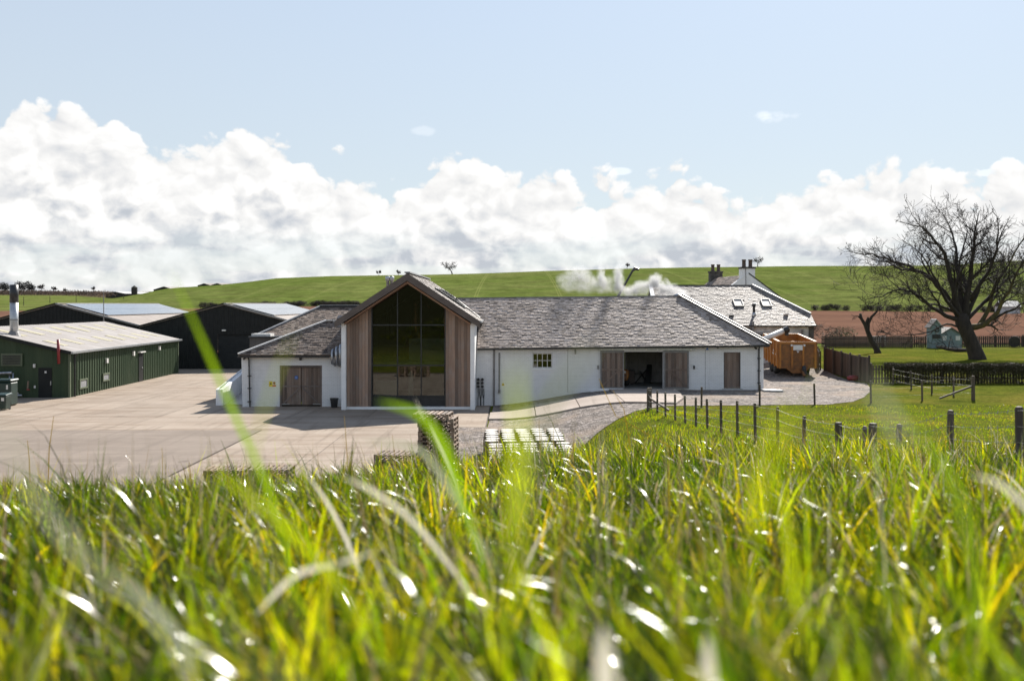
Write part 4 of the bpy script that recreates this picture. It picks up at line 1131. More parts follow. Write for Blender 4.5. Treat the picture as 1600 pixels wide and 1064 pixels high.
    MB().prism([(-13.74, Y0 - 0.019, 1.27), (-13.585, Y0 - 0.019, 1.27), (-13.662, Y0 - 0.019, 1.42)], (0, 0.003, 0)).build('sign_mark', M['black'], t)
    rs = MB().box(-13.56, -13.365, Y0 - 0.015, Y0, 1.16, 1.46).build('sign_board', M['white_metal'], t)
    MB().box(-13.56, -13.365, Y0 - 0.019, Y0 - 0.0155, 1.16, 1.26).lathe([(0.075, 0), (0.075, 0.003), (0.05, 0.003), (0.05, 0)], (-13.462, Y0 - 0.019, 1.36), 16, (0, 1, 0)).build('sign_mark', M['sign_red'], rs)
    MB().box(-12.02, -11.9, Y0 - 0.15, Y0, 2.66, 2.82).build('wall_lamp', M['black'], t)
    MB().tube([(-15.1, Y0 - 0.3, 2.74), (-15.1, Y0 - 0.05, 2.78)], 0.06, 8).build('security_camera', M['black'], t)
    # three steel ducts at the junction
    for k, px in enumerate((519, 525.5, 532)):
        x = at(px, 560, 56.0).x
        r = 0.075 + k * 0.02
        MB().tube([(x, 56.6, 3.25 + 0.12 * k), (x, 56.15, 3.22 + 0.12 * k), (x, 55.98, 3.05 + 0.12 * k), (x, 55.98, 2.5), (x + 0.1, 56.3, 2.38)], r, 12).build('duct', M['steel'], t, smooth=True)
    MB().tube([(-9.52, 56.3, 0), (-9.52, 56.3, 2.2)], 0.045, 8).build('wall_pipe', M['grey_pipe'], t)
    b = thing('waste_bin', 'small black waste bin against white wall beside the glazed gable', 'bin', (-9.98, 55.9, 0.03))
    MB().lathe([(0.17, 0.0), (0.235, 0.48), (0.225, 0.48), (0.165, 0.03)], (-9.98, 55.9, 0.03), 16).build('body', M['black'], b)
    MB().lathe([(0.25, 0.48), (0.25, 0.53), (0.2, 0.53)], (-9.98, 55.9, 0.03), 16).build('rim', M['black'], b)
low_wing()

def rear_wing():
    t = thing('rear_wing', 'slate roofed wing rising behind the low hipped white wing', 'building', (-12.5, 64, 0))
    X0, X1, Y0, Y1 = -16.2, -9.4, 64.0, 72.0
    MB().box(X0, X1, Y0, Y0 + 0.3, 0, 3.8).box(X0, X0 + 0.3, Y0 + 0.3, Y1, 0, 3.8).box(X0 + 0.3, X1, Y1 - 0.3, Y1, 0, 3.8).build('wall', M['brick'], t)
    eL, eR = Vector((X0 - 0.2, Y0 - 0.25, 3.78)), Vector((X1 + 0.1, Y0 - 0.25, 3.78))
    rL, rR = Vector((-13.1, 68, 5.62)), Vector((X1 + 0.1, 68, 5.62))
    MB().slab([eL, eR, rR, rL], 0.12).build('roof', M['dark_wood'], t)
    MB().slab([(X0 - 0.2, Y1 + 0.25, 3.78), eL, rL], 0.12).build('roof', M['slate_brown'], t)
    MB().slab([rR, (X1 + 0.1, Y1 + 0.25, 3.78), (X0 - 0.2, Y1 + 0.25, 3.78), rL], 0.12).build('roof', M['slate_brown'], t)
    U = eR - eL; V = rR - eR; vl = V.length; uu = rL.x - eL.x
    slate_field('slates', M['slate_brown'], t, eL + Vector((0, 0, 0.004)), U, V, U.length, vl, lambda v: (uu * v / vl, U.length), course=0.19, seed=31)
    MB().beam(rL + Vector((0, 0, 0.06)), rR + Vector((0, 0, 0.06)), 0.3, 0.16).build('ridge', M['black'], t)
    MB().beam(rL + Vector((0, 0, 0.15)), rR + Vector((0, 0, 0.15)), 0.2, 0.04).build('ridge_cap', M['white_ridge'], t)
    MB().beam(rL + Vector((0, 0, 0.06)), eL + Vector((0, 0, 0.06)), 0.2, 0.1).build('hip_ridge', M['lead'], t)
    n = (U.cross(V)).normalized()
    c = eL + U * 0.78 + V * 0.62
    MB().beam(c - U.normalized() * 0.75, c + U.normalized() * 0.75, 0.5, 0.14, n).build('roof_vent', M['black'], t)
    # timber clad porch with flat roof
    p = thing('timber_porch', 'grey timber clad flat roofed porch above the hip of the white wing', 'porch', (-14, 62.2, 0))
    a, b = at(390, 527, 62).x, -11.0
    MB().box(a, a + 0.62, 62, 62.3, 0, 3.72).box(a + 0.62, b, 62, 62.3, 3.3, 3.72).box(a, a + 0.3, 62.3, 63.9, 0, 3.72).build('wall', M['grey_wood'], p)
    MB().box(a - 0.06, b, 61.9, 63.98, 3.72, 3.82).build('roof', M['black'], p)
    MB().box(a + 0.06, a + 1.25, 62.2, 63.2, 3.82, 3.98).build('roof_hatch', M['white_metal'], p)
    MB().box(a + 0.62, b, 62.9, 63.0, 0, 3.3).build('back_panel', M['cedar_x'], p)
    # ramp with white parapet beside the wing
    r = thing('ramp_wall', 'low white sloping ramp parapet beside the white wing', 'wall', (-16.9, 57, 0))
    MB().hexa([(-16.95, 57.0, 0), (-16.55, 57.0, 0), (-16.55, 66, 0), (-16.95, 66, 0), (-16.95, 57.0, 0.94), (-16.55, 57.0, 0.94), (-16.55, 66, 2.3), (-16.95, 66, 2.3)]).build('parapet', M['white'], r)
    MB().hexa([(-16.54, 57.6, 0), (-15.22, 57.6, 0), (-15.22, 63.5, 0), (-16.54, 63.5, 0), (-16.54, 57.6, 0.05), (-15.22, 57.6, 0.05), (-15.22, 63.5, 0.8), (-16.54, 63.5, 0.8)]).build('ramp', M['concrete_in'], r)
    h = MB().tube([(-16.75, 57.1, 1.02), (-16.75, 66, 2.4)], 0.02, 6)
    for y in (57.4, 59.4, 61.4, 63.4): h.tube([(-16.75, y, 0.95 + (y - 57) * 0.15), (-16.75, y, 1.03 + (y - 57) * 0.152)], 0.014, 5)
    h.build('handrail', M['black'], r)
rear_wing()

# ------------------------------------------------------------------ pale roofed farm building behind the barn
def farm_building():
    Y0, YR, Y1 = 75.0, 80.0, 85.0
    X0, X1 = 11.2, 22.75
    zE_, zR_ = 4.3, 7.34
    t = thing('farm_building', 'pale slate roofed white farm building with two roof windows behind the barn', 'building', (17, Y0, 0.9))
    MB().box(X0, X1, Y0 + 0.2, Y0 + 0.6, 0.2, 4.25).build('wall', M['old_wall'], t)
    MB().prism([(X1 - 0.4, Y0 + 0.6, 0.2), (X1 - 0.4, Y1, 0.2), (X1 - 0.4, Y1, 4.2), (X1 - 0.4, YR + 3.5, 5.0), (X1 - 0.4, YR - 3.5, 5.0), (X1 - 0.4, Y0 + 0.6, 4.2)], (0.4, 0, 0)).build('end_wall', M['old_wall'], t)
    MB().prism([(X0, Y0 + 0.6, 0.2), (X0, Y1, 0.2), (X0, Y1, 4.2), (X0, YR, 7.1), (X0, Y0 + 0.6, 4.2)], (0.4, 0, 0)).build('gable_wall', M['white'], t)
    P = lambda x, y: Vector((x, y, zE_ + (zR_ - zE_) * (y - Y0) / (YR - Y0)))
    Q = lambda x, y: Vector((x, y, zE_ + (zR_ - zE_) * (Y1 - y) / (Y1 - YR)))
    yk = Y0 + 1.26
    e0, e1, k, r1, r0 = P(X0 - 0.1, Y0 - 0.1), P(X1 + 0.12, Y0 - 0.1), P(X1 + 0.12, yk), P(19.3, YR), P(X0 - 0.1, YR)
    MB().slab([e0, e1, k, r1, r0], 0.14).build('roof', M['dark_wood'], t)
    b1, b0, kb = Q(X1 + 0.12, Y1 + 0.1), Q(X0 - 0.1, Y1 + 0.1), Q(X1 + 0.12, Y1 - 1.26)
    MB().slab([r0, r1, kb, b1, b0], 0.14).build('roof', M['slate_pale'], t)
    MB().slab([k, kb, r1], 0.14).build('roof', M['slate_pale'], t)
    U = e1 - e0; V = r0 - e0; vl = V.length; ul = U.length; vk = (k - e1).length
    U.normalize(); Vn = V.normalized()
    sky = [(15.2, 3.55), (18.05, 3.55)]       # roof windows: x from the left corner, distance up the slope
    sky_px = [((1147, 1160.5)), ((1190, 1204))]
    holes = []; wins = []
    for px in (1153.5, 1197):
        # intersect the sight line with the roof plane near y = 474
        best = min(((abs((EYE - P(0, y).z) * FPX / y - (474 - 476)), y) for y in np.arange(75, 80, 0.01)))[1]
        p = P((px - 800) / FPX * best, best)
        u, v = (p - e0).dot(U), (p - e0).dot(Vn)
        wins.append((u, v)); holes.append((u - 0.42, u + 0.42, v - 0.62, v + 0.55))
    slate_field('slates', M['slate_pale'], t, e0 + Vector((0, 0, 0.004)), U, Vn, ul, vl, lambda v: (0, ul if v < vk else ul + (19.3 - X1 - 0.12) * (v - vk) / (vl - vk)), course=0.19, seed=41, holes=holes)
    N = U.cross(Vn).normalized()
    for u, v in wins:
        c = e0 + U * u + Vn * v
        f = MB()
        for s in (-1, 1):
            f.beam(c + U * s * 0.33 - Vn * 0.5, c + U * s * 0.33 + Vn * 0.5, 0.08, 0.22, N)
            f.beam(c - U * 0.36 + Vn * s * 0.5, c + U * 0.36 + Vn * s * 0.5, 0.10, 0.22, N)
        w = f.build('roof_window', M['dark_frame'], t)
        MB().slab([c - U * 0.3 - Vn * 0.46 + N * 0.07, c + U * 0.3 - Vn * 0.46 + N * 0.07, c + U * 0.3 + Vn * 0.46 + N * 0.07, c - U * 0.3 + Vn * 0.46 + N * 0.07], 0.03).build('pane', M['lead'], w)
    MB().beam(r0 + Vector((0, 0, 0.02)), r1 + Vector((0, 0, 0.02)), 0.16, 0.04).build('ridge', M['black'], t)
    MB().beam(r1 + Vector((0, 0, 0.05)), k + Vector((0, 0, 0.05)), 0.2, 0.12).build('hip_ridge', M['lead'], t)
    MB().beam(r0 + Vector((0, 0, 0.05)), e0 + Vector((0, 0, 0.05)), 0.3, 0.08).build('verge', M['white'], t)
    MB().beam((X0, Y0 - 0.16, 4.19), (X1 + 0.1, Y0 - 0.16, 4.19), 0.1, 0.1).build('gutter', M['black'], t)
    # stove pipe through the roof
    c = at(1178, 492, 76.2)
    MB().lathe([(0.09, 0.0), (0.09, 0.72), (0.14, 0.74), (0.14, 0.95), (0.05, 0.98)], (c.x, c.y, c.z - 0.1), 12).build('stove_pipe', M['black'], t, smooth=True)
    MB().lathe([(0.26, 0), (0.12, 0.22), (0.10, 0.3)], (c.x, c.y, c.z - 0.12), 12).build('pipe_flashing', M['galv'], t, smooth=True)
    for px, py, Y in ((1143, 494, 76.0), (1228, 493, 76.1), (1096, 473, 78.0)):
        c = at(px, py, Y)
        MB().box(c.x - 0.16, c.x + 0.16, c.y - 0.1, c.y + 0.2, c.z - 0.12, c.z + 0.1).build('slate_vent', M['black'] if px != 1228 else M['slate'], t)
    MB().tube([at(1176.5, 502, 74.9), at(1176.5, 530, 74.9)], 0.1, 8).tube([at(1160, 515, 75.05), at(1176, 515, 75.05)], 0.1, 8).build('soil_pipe', M['grey_pipe'], t)
    for px0, px1, py0 in ((1180, 1203, 519), (1231, 1248, 524)):
        a, b = at(px0, py0, 75.15), at(px1, py0, 75.15)
        MB().box(a.x, b.x, 75.1, 75.3, a.z - 0.17, a.z).build('lintel', M['lead'], t)
        w = MB().box(a.x + 0.1, b.x - 0.1, 75.16, 75.21, a.z - 1.1, a.z - 0.172).build('window', M['dark_frame'], t)
        for i in range(1, 4):
            x = a.x + 0.1 + (b.x - a.x - 0.2) * i / 4
            MB().box(x - 0.02, x + 0.02, 75.13, 75.158, a.z - 1.1, a.z - 0.18).build('glazing_bar', M['white_metal'], w)
    MB().box(X1 - 0.35, X1 + 0.03, Y0 + 0.15, Y0 + 0.5, 0.2, 4.2).build('quoin', M['chimney_dark'], t)
    MB().tube([(X1 - 0.85, Y0 + 0.1, 0.5), (X1 - 0.85, Y0 + 0.1, 3.9)], 0.07, 8).build('downpipe', M['grey_pipe'], t)
farm_building()

def farmhouse():
    Y0, Y1, XC = 88.0, 99.0, 20.9
    t = thing('farmhouse', 'white gabled farmhouse with two chimney stacks at the back', 'house', (XC, Y0, 1.2))
    zA, sl, hw = 8.55, 0.75, 4.4
    z = lambda x: zA - sl * abs(x - XC)
    dx = -0.9
    MB().prism([(XC - hw, Y0, 0.5), (XC + hw, Y0, 0.5), (XC + hw, Y0, z(XC + hw)), (XC, Y0, zA), (XC - hw, Y0, z(XC - hw))], (0, 0.4, 0)).build('gable_wall', M['white'], t)
    MB().box(XC - hw, XC - hw + 0.3, Y0 + 0.4, Y1, 0.5, z(XC - hw) - 0.2).box(XC + hw - 0.3, XC + hw, Y0 + 0.4, Y1, 0.5, z(XC + hw) - 0.2).build('wall', M['white'], t)
    for s in (-1, 1):
        e = XC + s * (hw + 0.2)
        q = [(XC, Y0 + 0.36, zA - 0.12), (e, Y0 + 0.36, z(e) - 0.12), (e + dx, Y1, z(e) - 0.12), (XC + dx, Y1, zA - 0.12)]
        MB().slab(q if s < 0 else q[::-1], 0.12).build('roof', M['dark_wood'], t)
        V = Vector((-s, 0, sl)).normalized()
        slate_field('slates', M['slate_brown'], t, Vector((e, Y0 + 0.4, z(e) - 0.11)), Vector((dx, Y1 - Y0, 0)), V, Y1 - Y0 - 0.5, (hw + 0.2) * math.hypot(1, sl), course=0.25, wid=(0.3, 0.5), seed=51 + s)
        MB().beam((XC, Y0 + 0.2, zA + 0.03), (e, Y0 + 0.2, z(e) + 0.03), 0.45, 0.1).build('skew', M['dark_frame'] if s > 0 else M['white'], t)
    for (x, y, m, w, zt) in ((XC - 0.02, Y0 + 0.5, M['white'], 0.6, 8.98), (XC - 0.75, Y1 - 0.4, M['chimney_dark'], 0.6, 8.95)):
        st = MB().box(x - w, x + w, y - 0.49, y + 0.5, 6.8, zt).build('chimney', m, t)
        MB().box(x - w - 0.06, x + w + 0.06, y - 0.56, y + 0.56, zt, zt + 0.14).build('chimney_cope', M['chimney_dark'], st)
        for s in (-0.27, 0.30):
            MB().lathe([(0.24, 0.14), (0.17, 0.22), (0.16, 0.70), (0.20, 0.74), (0.19, 0.82), (0.12, 0.82)], (x + s, y, zt), 12).build('chimney_pot', M['pot'], st, smooth=True)
    mb = MB().tube([at(1165, 420, Y0 - 0.03), at(1165.5, 446, Y0 - 0.03)], 0.03, 5)
    mb.build('aerial_cable', M['grey_pipe'], t)
farmhouse()

# ------------------------------------------------------------------ orange grain trailer
def trailer():
    o = Vector((18.92, 66.0, 0.0)); g = gz(19, 68)
    t = thing('grain_trailer', 'orange tandem axle grain trailer loaded with brown grain beside the barn', 'trailer', (o.x, o.y, g))
    f = Vector((0.075, 1, 0)).normalized(); r = Vector((f.y, -f.x, 0)); up = Vector((0, 0, 1))
    tilt = 0.062
    def W(a, b, c):           # across, forward, up from ground (body frame tilted forward-up)
        return o + r * a + f * b + up * (g + c + b * tilt)
    L, hw = 5.6, 1.19
    z0, z1 = 0.50, 2.17       # body bottom and top above ground at the rear
    def panel(a0, a1, b0, b1, c0, c1):
        return [W(a0, b0, c0), W(a1, b0, c0), W(a1, b1, c0), W(a0, b1, c0), W(a0, b0, c1), W(a1, b0, c1), W(a1, b1, c1), W(a0, b1, c1)]
    MB().hexa(panel(-hw, hw, 0.06, L, z0, z0 + 0.12)).build('floor', M['orange_dirty'], t)
    for s in (-1, 1):
        MB().hexa(panel(s * hw - 0.04, s * hw + 0.04, 0.02, L, z0, z1)).build('side_panel', M['orange'], t)
        rb = MB()
        for b in np.linspace(0.15, L - 0.1, 6): rb.hexa(panel(s * hw + (0.04 if s > 0 else -0.12), s * hw + (0.12 if s > 0 else -0.04), b - 0.05, b + 0.05, z0 - 0.05, z1))
        rb.build('rib', M['orange'], t)
        MB().hexa(panel(s * hw - 0.08, s * hw + 0.08, 0.0, L, z1, z1 + 0.08)).build('top_rail', M['orange'], t)
        MB().hexa(panel(s * hw + (0.041 if s > 0 else -0.075), s * hw + (0.075 if s > 0 else -0.041), 0.3, L - 0.2, z0 + 0.82, z0 + 0.90)).build('side_rail', M['orange'], t)
    MB().hexa(panel(-hw, hw, L - 0.08, L, z0, z1)).build('front_panel', M['orange'], t)
    MB().hexa(panel(-hw + 0.082, hw - 0.082, L - 0.12, L + 0.04, z1, z1 + 0.08)).build('top_rail', M['orange'], t)
    tg = MB().hexa(panel(-hw - 0.05, hw + 0.05, -0.06, 0.0, z0 - 0.04, z1 - 0.02)).build('tailgate', M['orange_dirty'], t)
    MB().hexa(panel(-hw + 0.0, hw + 0.0, -0.1, -0.062, z1 - 0.10, z1 + 0.06)).build('tailgate_rail', M['orange'], tg)
    for a in (-1.14, -0.36, 0.36, 1.14):
        MB().hexa(panel(a - 0.06, a + 0.06, -0.13, -0.062, z0 - 0.04, z1 - 0.11)).build('tailgate_rib', M['orange'], tg)
    for c in (0.75, 1.05):
        MB().hexa(panel(-0.29, 0.29, -0.10, -0.062, z0 + c - 0.3, z0 + c - 0.25)).build('tailgate_rib', M['orange_dirty'], tg)
    MB().hexa(panel(-0.30, 0.30, -0.165, -0.131, z1 - 0.50, z1 - 0.16)).build('plate', M['white_metal'], tg)
    for a in (-0.40, 0.42): MB().hexa(panel(a - 0.06, a + 0.06, -0.16, -0.131, z1 - 0.24, z1 - 0.12)).build('marker', M['white_metal'], tg)
    MB().add([W(-0.09, -0.17, z1 - 0.55), W(0.09, -0.17, z1 - 0.55), W(0.0, -0.17, z1 - 0.68), W(-0.09, -0.135, z1 - 0.55), W(0.09, -0.135, z1 - 0.55), W(0.0, -0.135, z1 - 0.68)], [(0, 1, 2), (3, 5, 4), (0, 2, 5, 3), (1, 4, 5, 2), (0, 3, 4, 1)]).build('marker', M['white_metal'], tg)
    # sloping under-body and chute
    u = MB().add([W(-0.75, -0.05, z0 - 0.05), W(0.75, -0.05, z0 - 0.05), W(0.45, -0.05, z0 - 0.36), W(-0.35, -0.05, z0 - 0.36), W(-0.75, 0.9, z0 - 0.05), W(0.75, 0.9, z0 - 0.05), W(0.45, 0.9, z0 - 0.36), W(-0.35, 0.9, z0 - 0.36)],
                 [(0, 1, 2, 3), (4, 7, 6, 5), (0, 3, 7, 4), (1, 5, 6, 2), (3, 2, 6, 7), (0, 4, 5, 1)])
    u.build('rear_bolster', M['orange_dirty'], t)
    MB().tube([W(0.40, -0.14, z0 + 0.1), W(0.36, -0.24, z0 - 0.1), W(0.52, -0.30, z0 - 0.44)], [0.13, 0.15, 0.1], 8).build('hose', M['black'], t)
    MB().tube([W(0.30, -0.2, z0 - 0.12), W(0.42, -0.3, z0 - 0.5)], [0.10, 0.14], 8).build('chute', M['orange_dirty'], t)
    # logo blocks on the side, unreadable pale marks
    for b, c, w, h in ((1.6, 1.15, 0.26, 0.16), (2.05, 1.0, 0.34, 0.22), (1.15, 1.0, 0.2, 0.14)):
        MB().hexa(panel(-hw - 0.046, -hw - 0.041, b - w, b + w, c - h / 2 + 0.3, c + h / 2 + 0.3)).build('side_lettering', M['white_metal'], t)
    # chassis, wheels
    ch = MB()
    for a in (-0.45, 0.45): ch.hexa(panel(a - 0.06, a + 0.06, 0.4, L + 0.3, z0 - 0.18, z0 - 0.002))
    ch.build('chassis', M['black'], t)
    for b in (2.0, 3.25):
        for s in (-1, 1):
            cc = o + r * (s * 0.98) + f * b + up * (g + 0.46 + 0.02 * b)
            w = MB().lathe([(0.30, -0.2), (0.46, -0.19), (0.50, -0.13), (0.50, 0.13), (0.46, 0.19), (0.30, 0.2)], cc, 20, r).build('wheel', M['tyre'], t, smooth=False)
            MB().lathe([(0.28, -0.19 if s < 0 else 0.10), (0.28, -0.10 if s < 0 else 0.19), (0.1, -0.10 if s < 0 else 0.19)], cc, 16, r).build('rim', M['white_metal'], w)
        ch = MB().tube([o + r * -0.9 + f * b + up * (g + 0.48), o + r * 0.9 + f * b + up * (g + 0.48)], 0.07, 8).build('axle', M['black'], t)
    MB().beam(W(0, L, z0 - 0.1), W(0, L + 1.5, z0 - 0.45), 0.14, 0.14).build('drawbar', M['orange_dirty'], t)
    # grain heap
    rng = np.random.default_rng(4)
    n, m = 22, 40; vs = []; fs = []
    for i in range(n + 1):
        for j in range(m + 1):
            a = -hw + 0.05 + (2 * hw - 0.1) * i / n; b = 0.05 + (L - 0.15) * j / m
            h = 0.72 + 0.98 * max(0, 1 - math.hypot((a - 0.0) / 1.0, (b - 1.5) / 1.25)) ** 0.9 + 0.35 * max(0, 1 - math.hypot(a / 1.1, (b - 3.9) / 1.2)) + rng.normal() * 0.018
            vs.append(W(a, b, z0 + h))
    for i in range(n):
        for j in range(m): fs.append((i * (m + 1) + j, (i + 1) * (m + 1) + j, (i + 1) * (m + 1) + j + 1, i * (m + 1) + j + 1))
    gr = MB().add(vs, fs).build('grain_heap', M['grain'], None, smooth=True)
    tag(gr, 'mound of brown grain heaped inside the orange trailer', 'grain')
trailer()

def auger():
    a, b = at(1168, 541, 68.2), at(1229, 515, 68.6)
    t = thing('grain_auger', 'pale slanting auger tube reaching over the orange trailer', 'auger', (a.x, a.y, gz(a.x, a.y)))
    MB().tube([a, b], 0.19, 14).build('tube', M['white_metal'], t, smooth=True)
    d = (b - a).normalized()
    MB().tube([b - d * 0.25, b + d * 0.12], 0.23, 14).tube([b, b + Vector((0.02, 0, -0.42))], 0.14, 10).build('spout', M['black'], t)
    MB().tube([a + d * 0.9, Vector((a.x + 0.7, a.y, gz(a.x, a.y)))], 0.05, 6).tube([a + d * 0.9, Vector((a.x + 0.9, a.y + 0.7, gz(a.x, a.y)))], 0.05, 6).build('leg', M['black'], t)
auger()

# ------------------------------------------------------------------ fences
rf = random.Random(8)
def board_fence(name, label, pts, h, bw=0.10, gap=0.008, th=0.02, mat='fence_wood', post_every=2.0, pw=0.10, ph=0.08, rails=True, front=1, jit=0.01, post_front=False):
    """pts: plan points; each board an object under the fence"""
    p0 = pts[0]
    t = thing(name, label, 'fence', (p0[0], p0[1], gz(*p0)))
    bm = unit_box('board', M[mat]); pm = unit_box('post', M[mat])
    for (ax, ay), (bx, by) in zip(pts[:-1], pts[1:]):
        L = math.hypot(bx - ax, by - ay); ang = math.atan2(by - ay, bx - ax); n = int(L / (bw + gap))
        nx, ny = math.sin(ang), -math.cos(ang)
        for i in range(n):
            s = (i + 0.5) * (bw + gap); x = ax + (bx - ax) * s / L; y = ay + (by - ay) * s / L
            inst('board', bm, (x, y, gz(x, y) - 0.02 + rf.uniform(-jit, jit)), t, (0, 0, ang + rf.uniform(-0.03, 0.03)), (bw, th, h + rf.uniform(-jit, jit)))
        k = max(1, round(L / post_every))
        for i in range(k + 1):
            s = L * i / k; x = ax + (bx - ax) * s / L - nx * 0.08 * (1 if not post_front else -1); y = ay + (by - ay) * s / L - ny * 0.08 * (1 if not post_front else -1)
            inst('post', pm, (x, y, gz(x, y) - 0.1), t, (0, 0, ang), (pw, pw, h + 0.1 + ph))
        if rails:
            for zz in (0.25, 0.75):
                r = MB().beam((ax - nx * 0.04, ay - ny * 0.04, gz(ax, ay) + h * zz), (bx - nx * 0.04, by - ny * 0.04, gz(bx, by) + h * zz), 0.04, 0.08)
                r.build('rail', M[mat], t)
    return t

# close boarded fence beside the drive, running towards the camera
A = (at(1290, 560, 68.5).x, 68.5); B = (at(1360, 575, 62.3).x, 62.3)
board_fence('board_fence', 'tall brown close boarded fence along the gravel drive', [A, B], 1.62, bw=0.15, gap=0.006, post_every=1.3, ph=0.1, jit=0.006, post_front=True)
C0 = (at(1276, 560, 71.5).x, 71.5)
board_fence('side_fence', 'short brown fence piece between trailer and boarded fence', [C0, (A[0] - 0.35, A[1] + 0.3)], 1.25, bw=0.12, gap=0.01, post_every=1.6)
# picket fence in front of the lawn
P1 = (B[0] + 0.05, 62.2); P2 = (36.0, 62.6)
board_fence('picket_fence', 'brown picket fence running under the clipped hedge', [P1, P2], 1.14, bw=0.09, gap=0.095, th=0.022, post_every=2.4, jit=0.008)
# far garden fence
F0 = (at(1290, 540, 99).x, 99.0); F1 = (58.0, 102.0)
board_fence('garden_fence', 'long dark slatted fence at the far end of the garden', [F0, F1], 1.12, bw=0.16, gap=0.07, th=0.03, post_every=3.0, ph=0.12)
mb = MB()
for i in range(6):
    z = gz(33, 98.5) + 0.1 + i * 0.18
    mb.box(F0[0] - 0.5, F0[0] + 8.6, 98.72, 98.75, z, z + 0.13)
hz = mb.build('slatted_screen', M['fence_wood'], None)
tag(hz, 'darker screen of horizontal slats at the near corner of the garden fence', 'screen')

def wire_fence(name, label, posts, wires=(0.95, 0.7, 0.45, 0.2), r=0.055, strain=(), struts=(), h=1.1):
    """posts: (x, y, height); each post an object"""
    x0, y0 = posts[0][:2]
    t = thing(name, label, 'fence', (x0, y0, gz(x0, y0)))
    rr = random.Random(len(posts))
    tops = []
    for i, p in enumerate(posts):
        x, y = p[:2]; hh = p[2] if len(p) > 2 else h; z = gz(x, y); ra = r * (1.75 if i in strain else 1.0)
        lx, ly = rr.uniform(-0.03, 0.03), rr.uniform(-0.03, 0.03)
        MB().lathe([(ra, -0.3), (ra * 0.98, hh - 0.03), (ra * 0.8, hh), (ra * 0.3, hh + 0.008)], (x, y, z), 9, (lx, ly, 1)).build('post', M['post_wood'], t)
        tops.append((x, y, z, hh))
    for a, b in struts:
        xa, ya, za, ha = tops[a]; xb, yb = b
        MB().beam((xa, ya, za + ha * 0.6), (xb, yb, gz(xb, yb) + 0.1), 0.08, 0.08).build('strut', M['post_wood'], t)
    for k in wires:
        w = MB()
        for (xa, ya, za, ha), (xb, yb, zb, hb) in zip(tops[:-1], tops[1:]):
            pts = []
            for s in range(5):
                f = s / 4
                pts.append((xa + (xb - xa) * f - 0.05, ya + (yb - ya) * f - 0.06, (za + ha * k) * (1 - f) + (zb + hb * k) * f - 0.02 * math.sin(math.pi * f)))
            w.tube(pts, 0.0036, 4, False)
            for s in range(1, 8):          # barbs
                f = s / 8
                c = Vector((xa + (xb - xa) * f - 0.05, ya + (yb - ya) * f - 0.06, (za + ha * k) * (1 - f) + (zb + hb * k) * f - 0.02 * math.sin(math.pi * f)))
                w.tube([c - Vector((0.012, 0.012, 0.018)), c + Vector((0.012, 0.012, 0.018))], 0.004, 3, False)
        w.build('wire', M['wire'], t)
    return t

pts = []
for px, Y in ((1013, 46.3), (1027, 44.4), (1040, 42.6), (1055, 40.7), (1070.5, 39.2), (1087.5, 37.6), (1105.5, 36.0), (1127, 34.2), (1152.5, 32.3), (1180.5, 30.3), (1215.5, 28.0), (1255.5, 25.5), (1312, 22.0), (1350, 20.4), (1363, 19.3), (1404, 17.4), (1485, 14.0), (1594, 11.0), (1760, 8.6)):
    X = (px - 800) / FPX * Y
    top = {1013: 606, 1027: 610, 1040: 612.5, 1055: 616, 1070.5: 618, 1087.5: 621, 1105.5: 623, 1127: 625, 1152.5: 626, 1180.5: 630, 1215.5: 636, 1255.5: 650, 1312: 660, 1350: 666, 1363: 661, 1404: 663, 1485: 655, 1594: 640, 1760: 630}[px]
    zt = EYE - (top - 476) * Y / FPX
    pts.append((X, Y, max(0.7, min(1.4, zt - gz(X, Y)))))
wire_fence('wire_fence', 'post and wire fence climbing the grassy bank from the drive', pts, strain=(0, 12, 14), struts=((0, (7.15, 45.4)),), r=0.046)
pts = [(at(px, 600, Y).x, Y, h) for px, Y, h in ((1017, 46.6, 1.05), (1096, 47.6, 1.0), (1187, 48.3, 1.05), (1273, 48.8, 1.05), (1361, 49.6, 1.1), (1441, 50.8, 1.05), (1521, 51.0, 1.25))]
wire_fence('wire_fence', 'post and wire fence between gravel drive and mown grass', pts, wires=(0.92, 0.66, 0.3), strain=(6,), struts=((6, (21.9, 51.0)),), r=0.05)
pts = [(at(px, 600, Y).x, Y, h) for px, Y, h in ((1519, 51.5, 1.1), (1490, 53.3, 1.05), (1456, 54.6, 1.05), (1424, 57.5, 1.05), (1395, 61.0, 1.05))]
wire_fence('wire_fence', 'short post and wire fence running back to the hedge', pts, wires=(0.92, 0.66, 0.3), r=0.05)

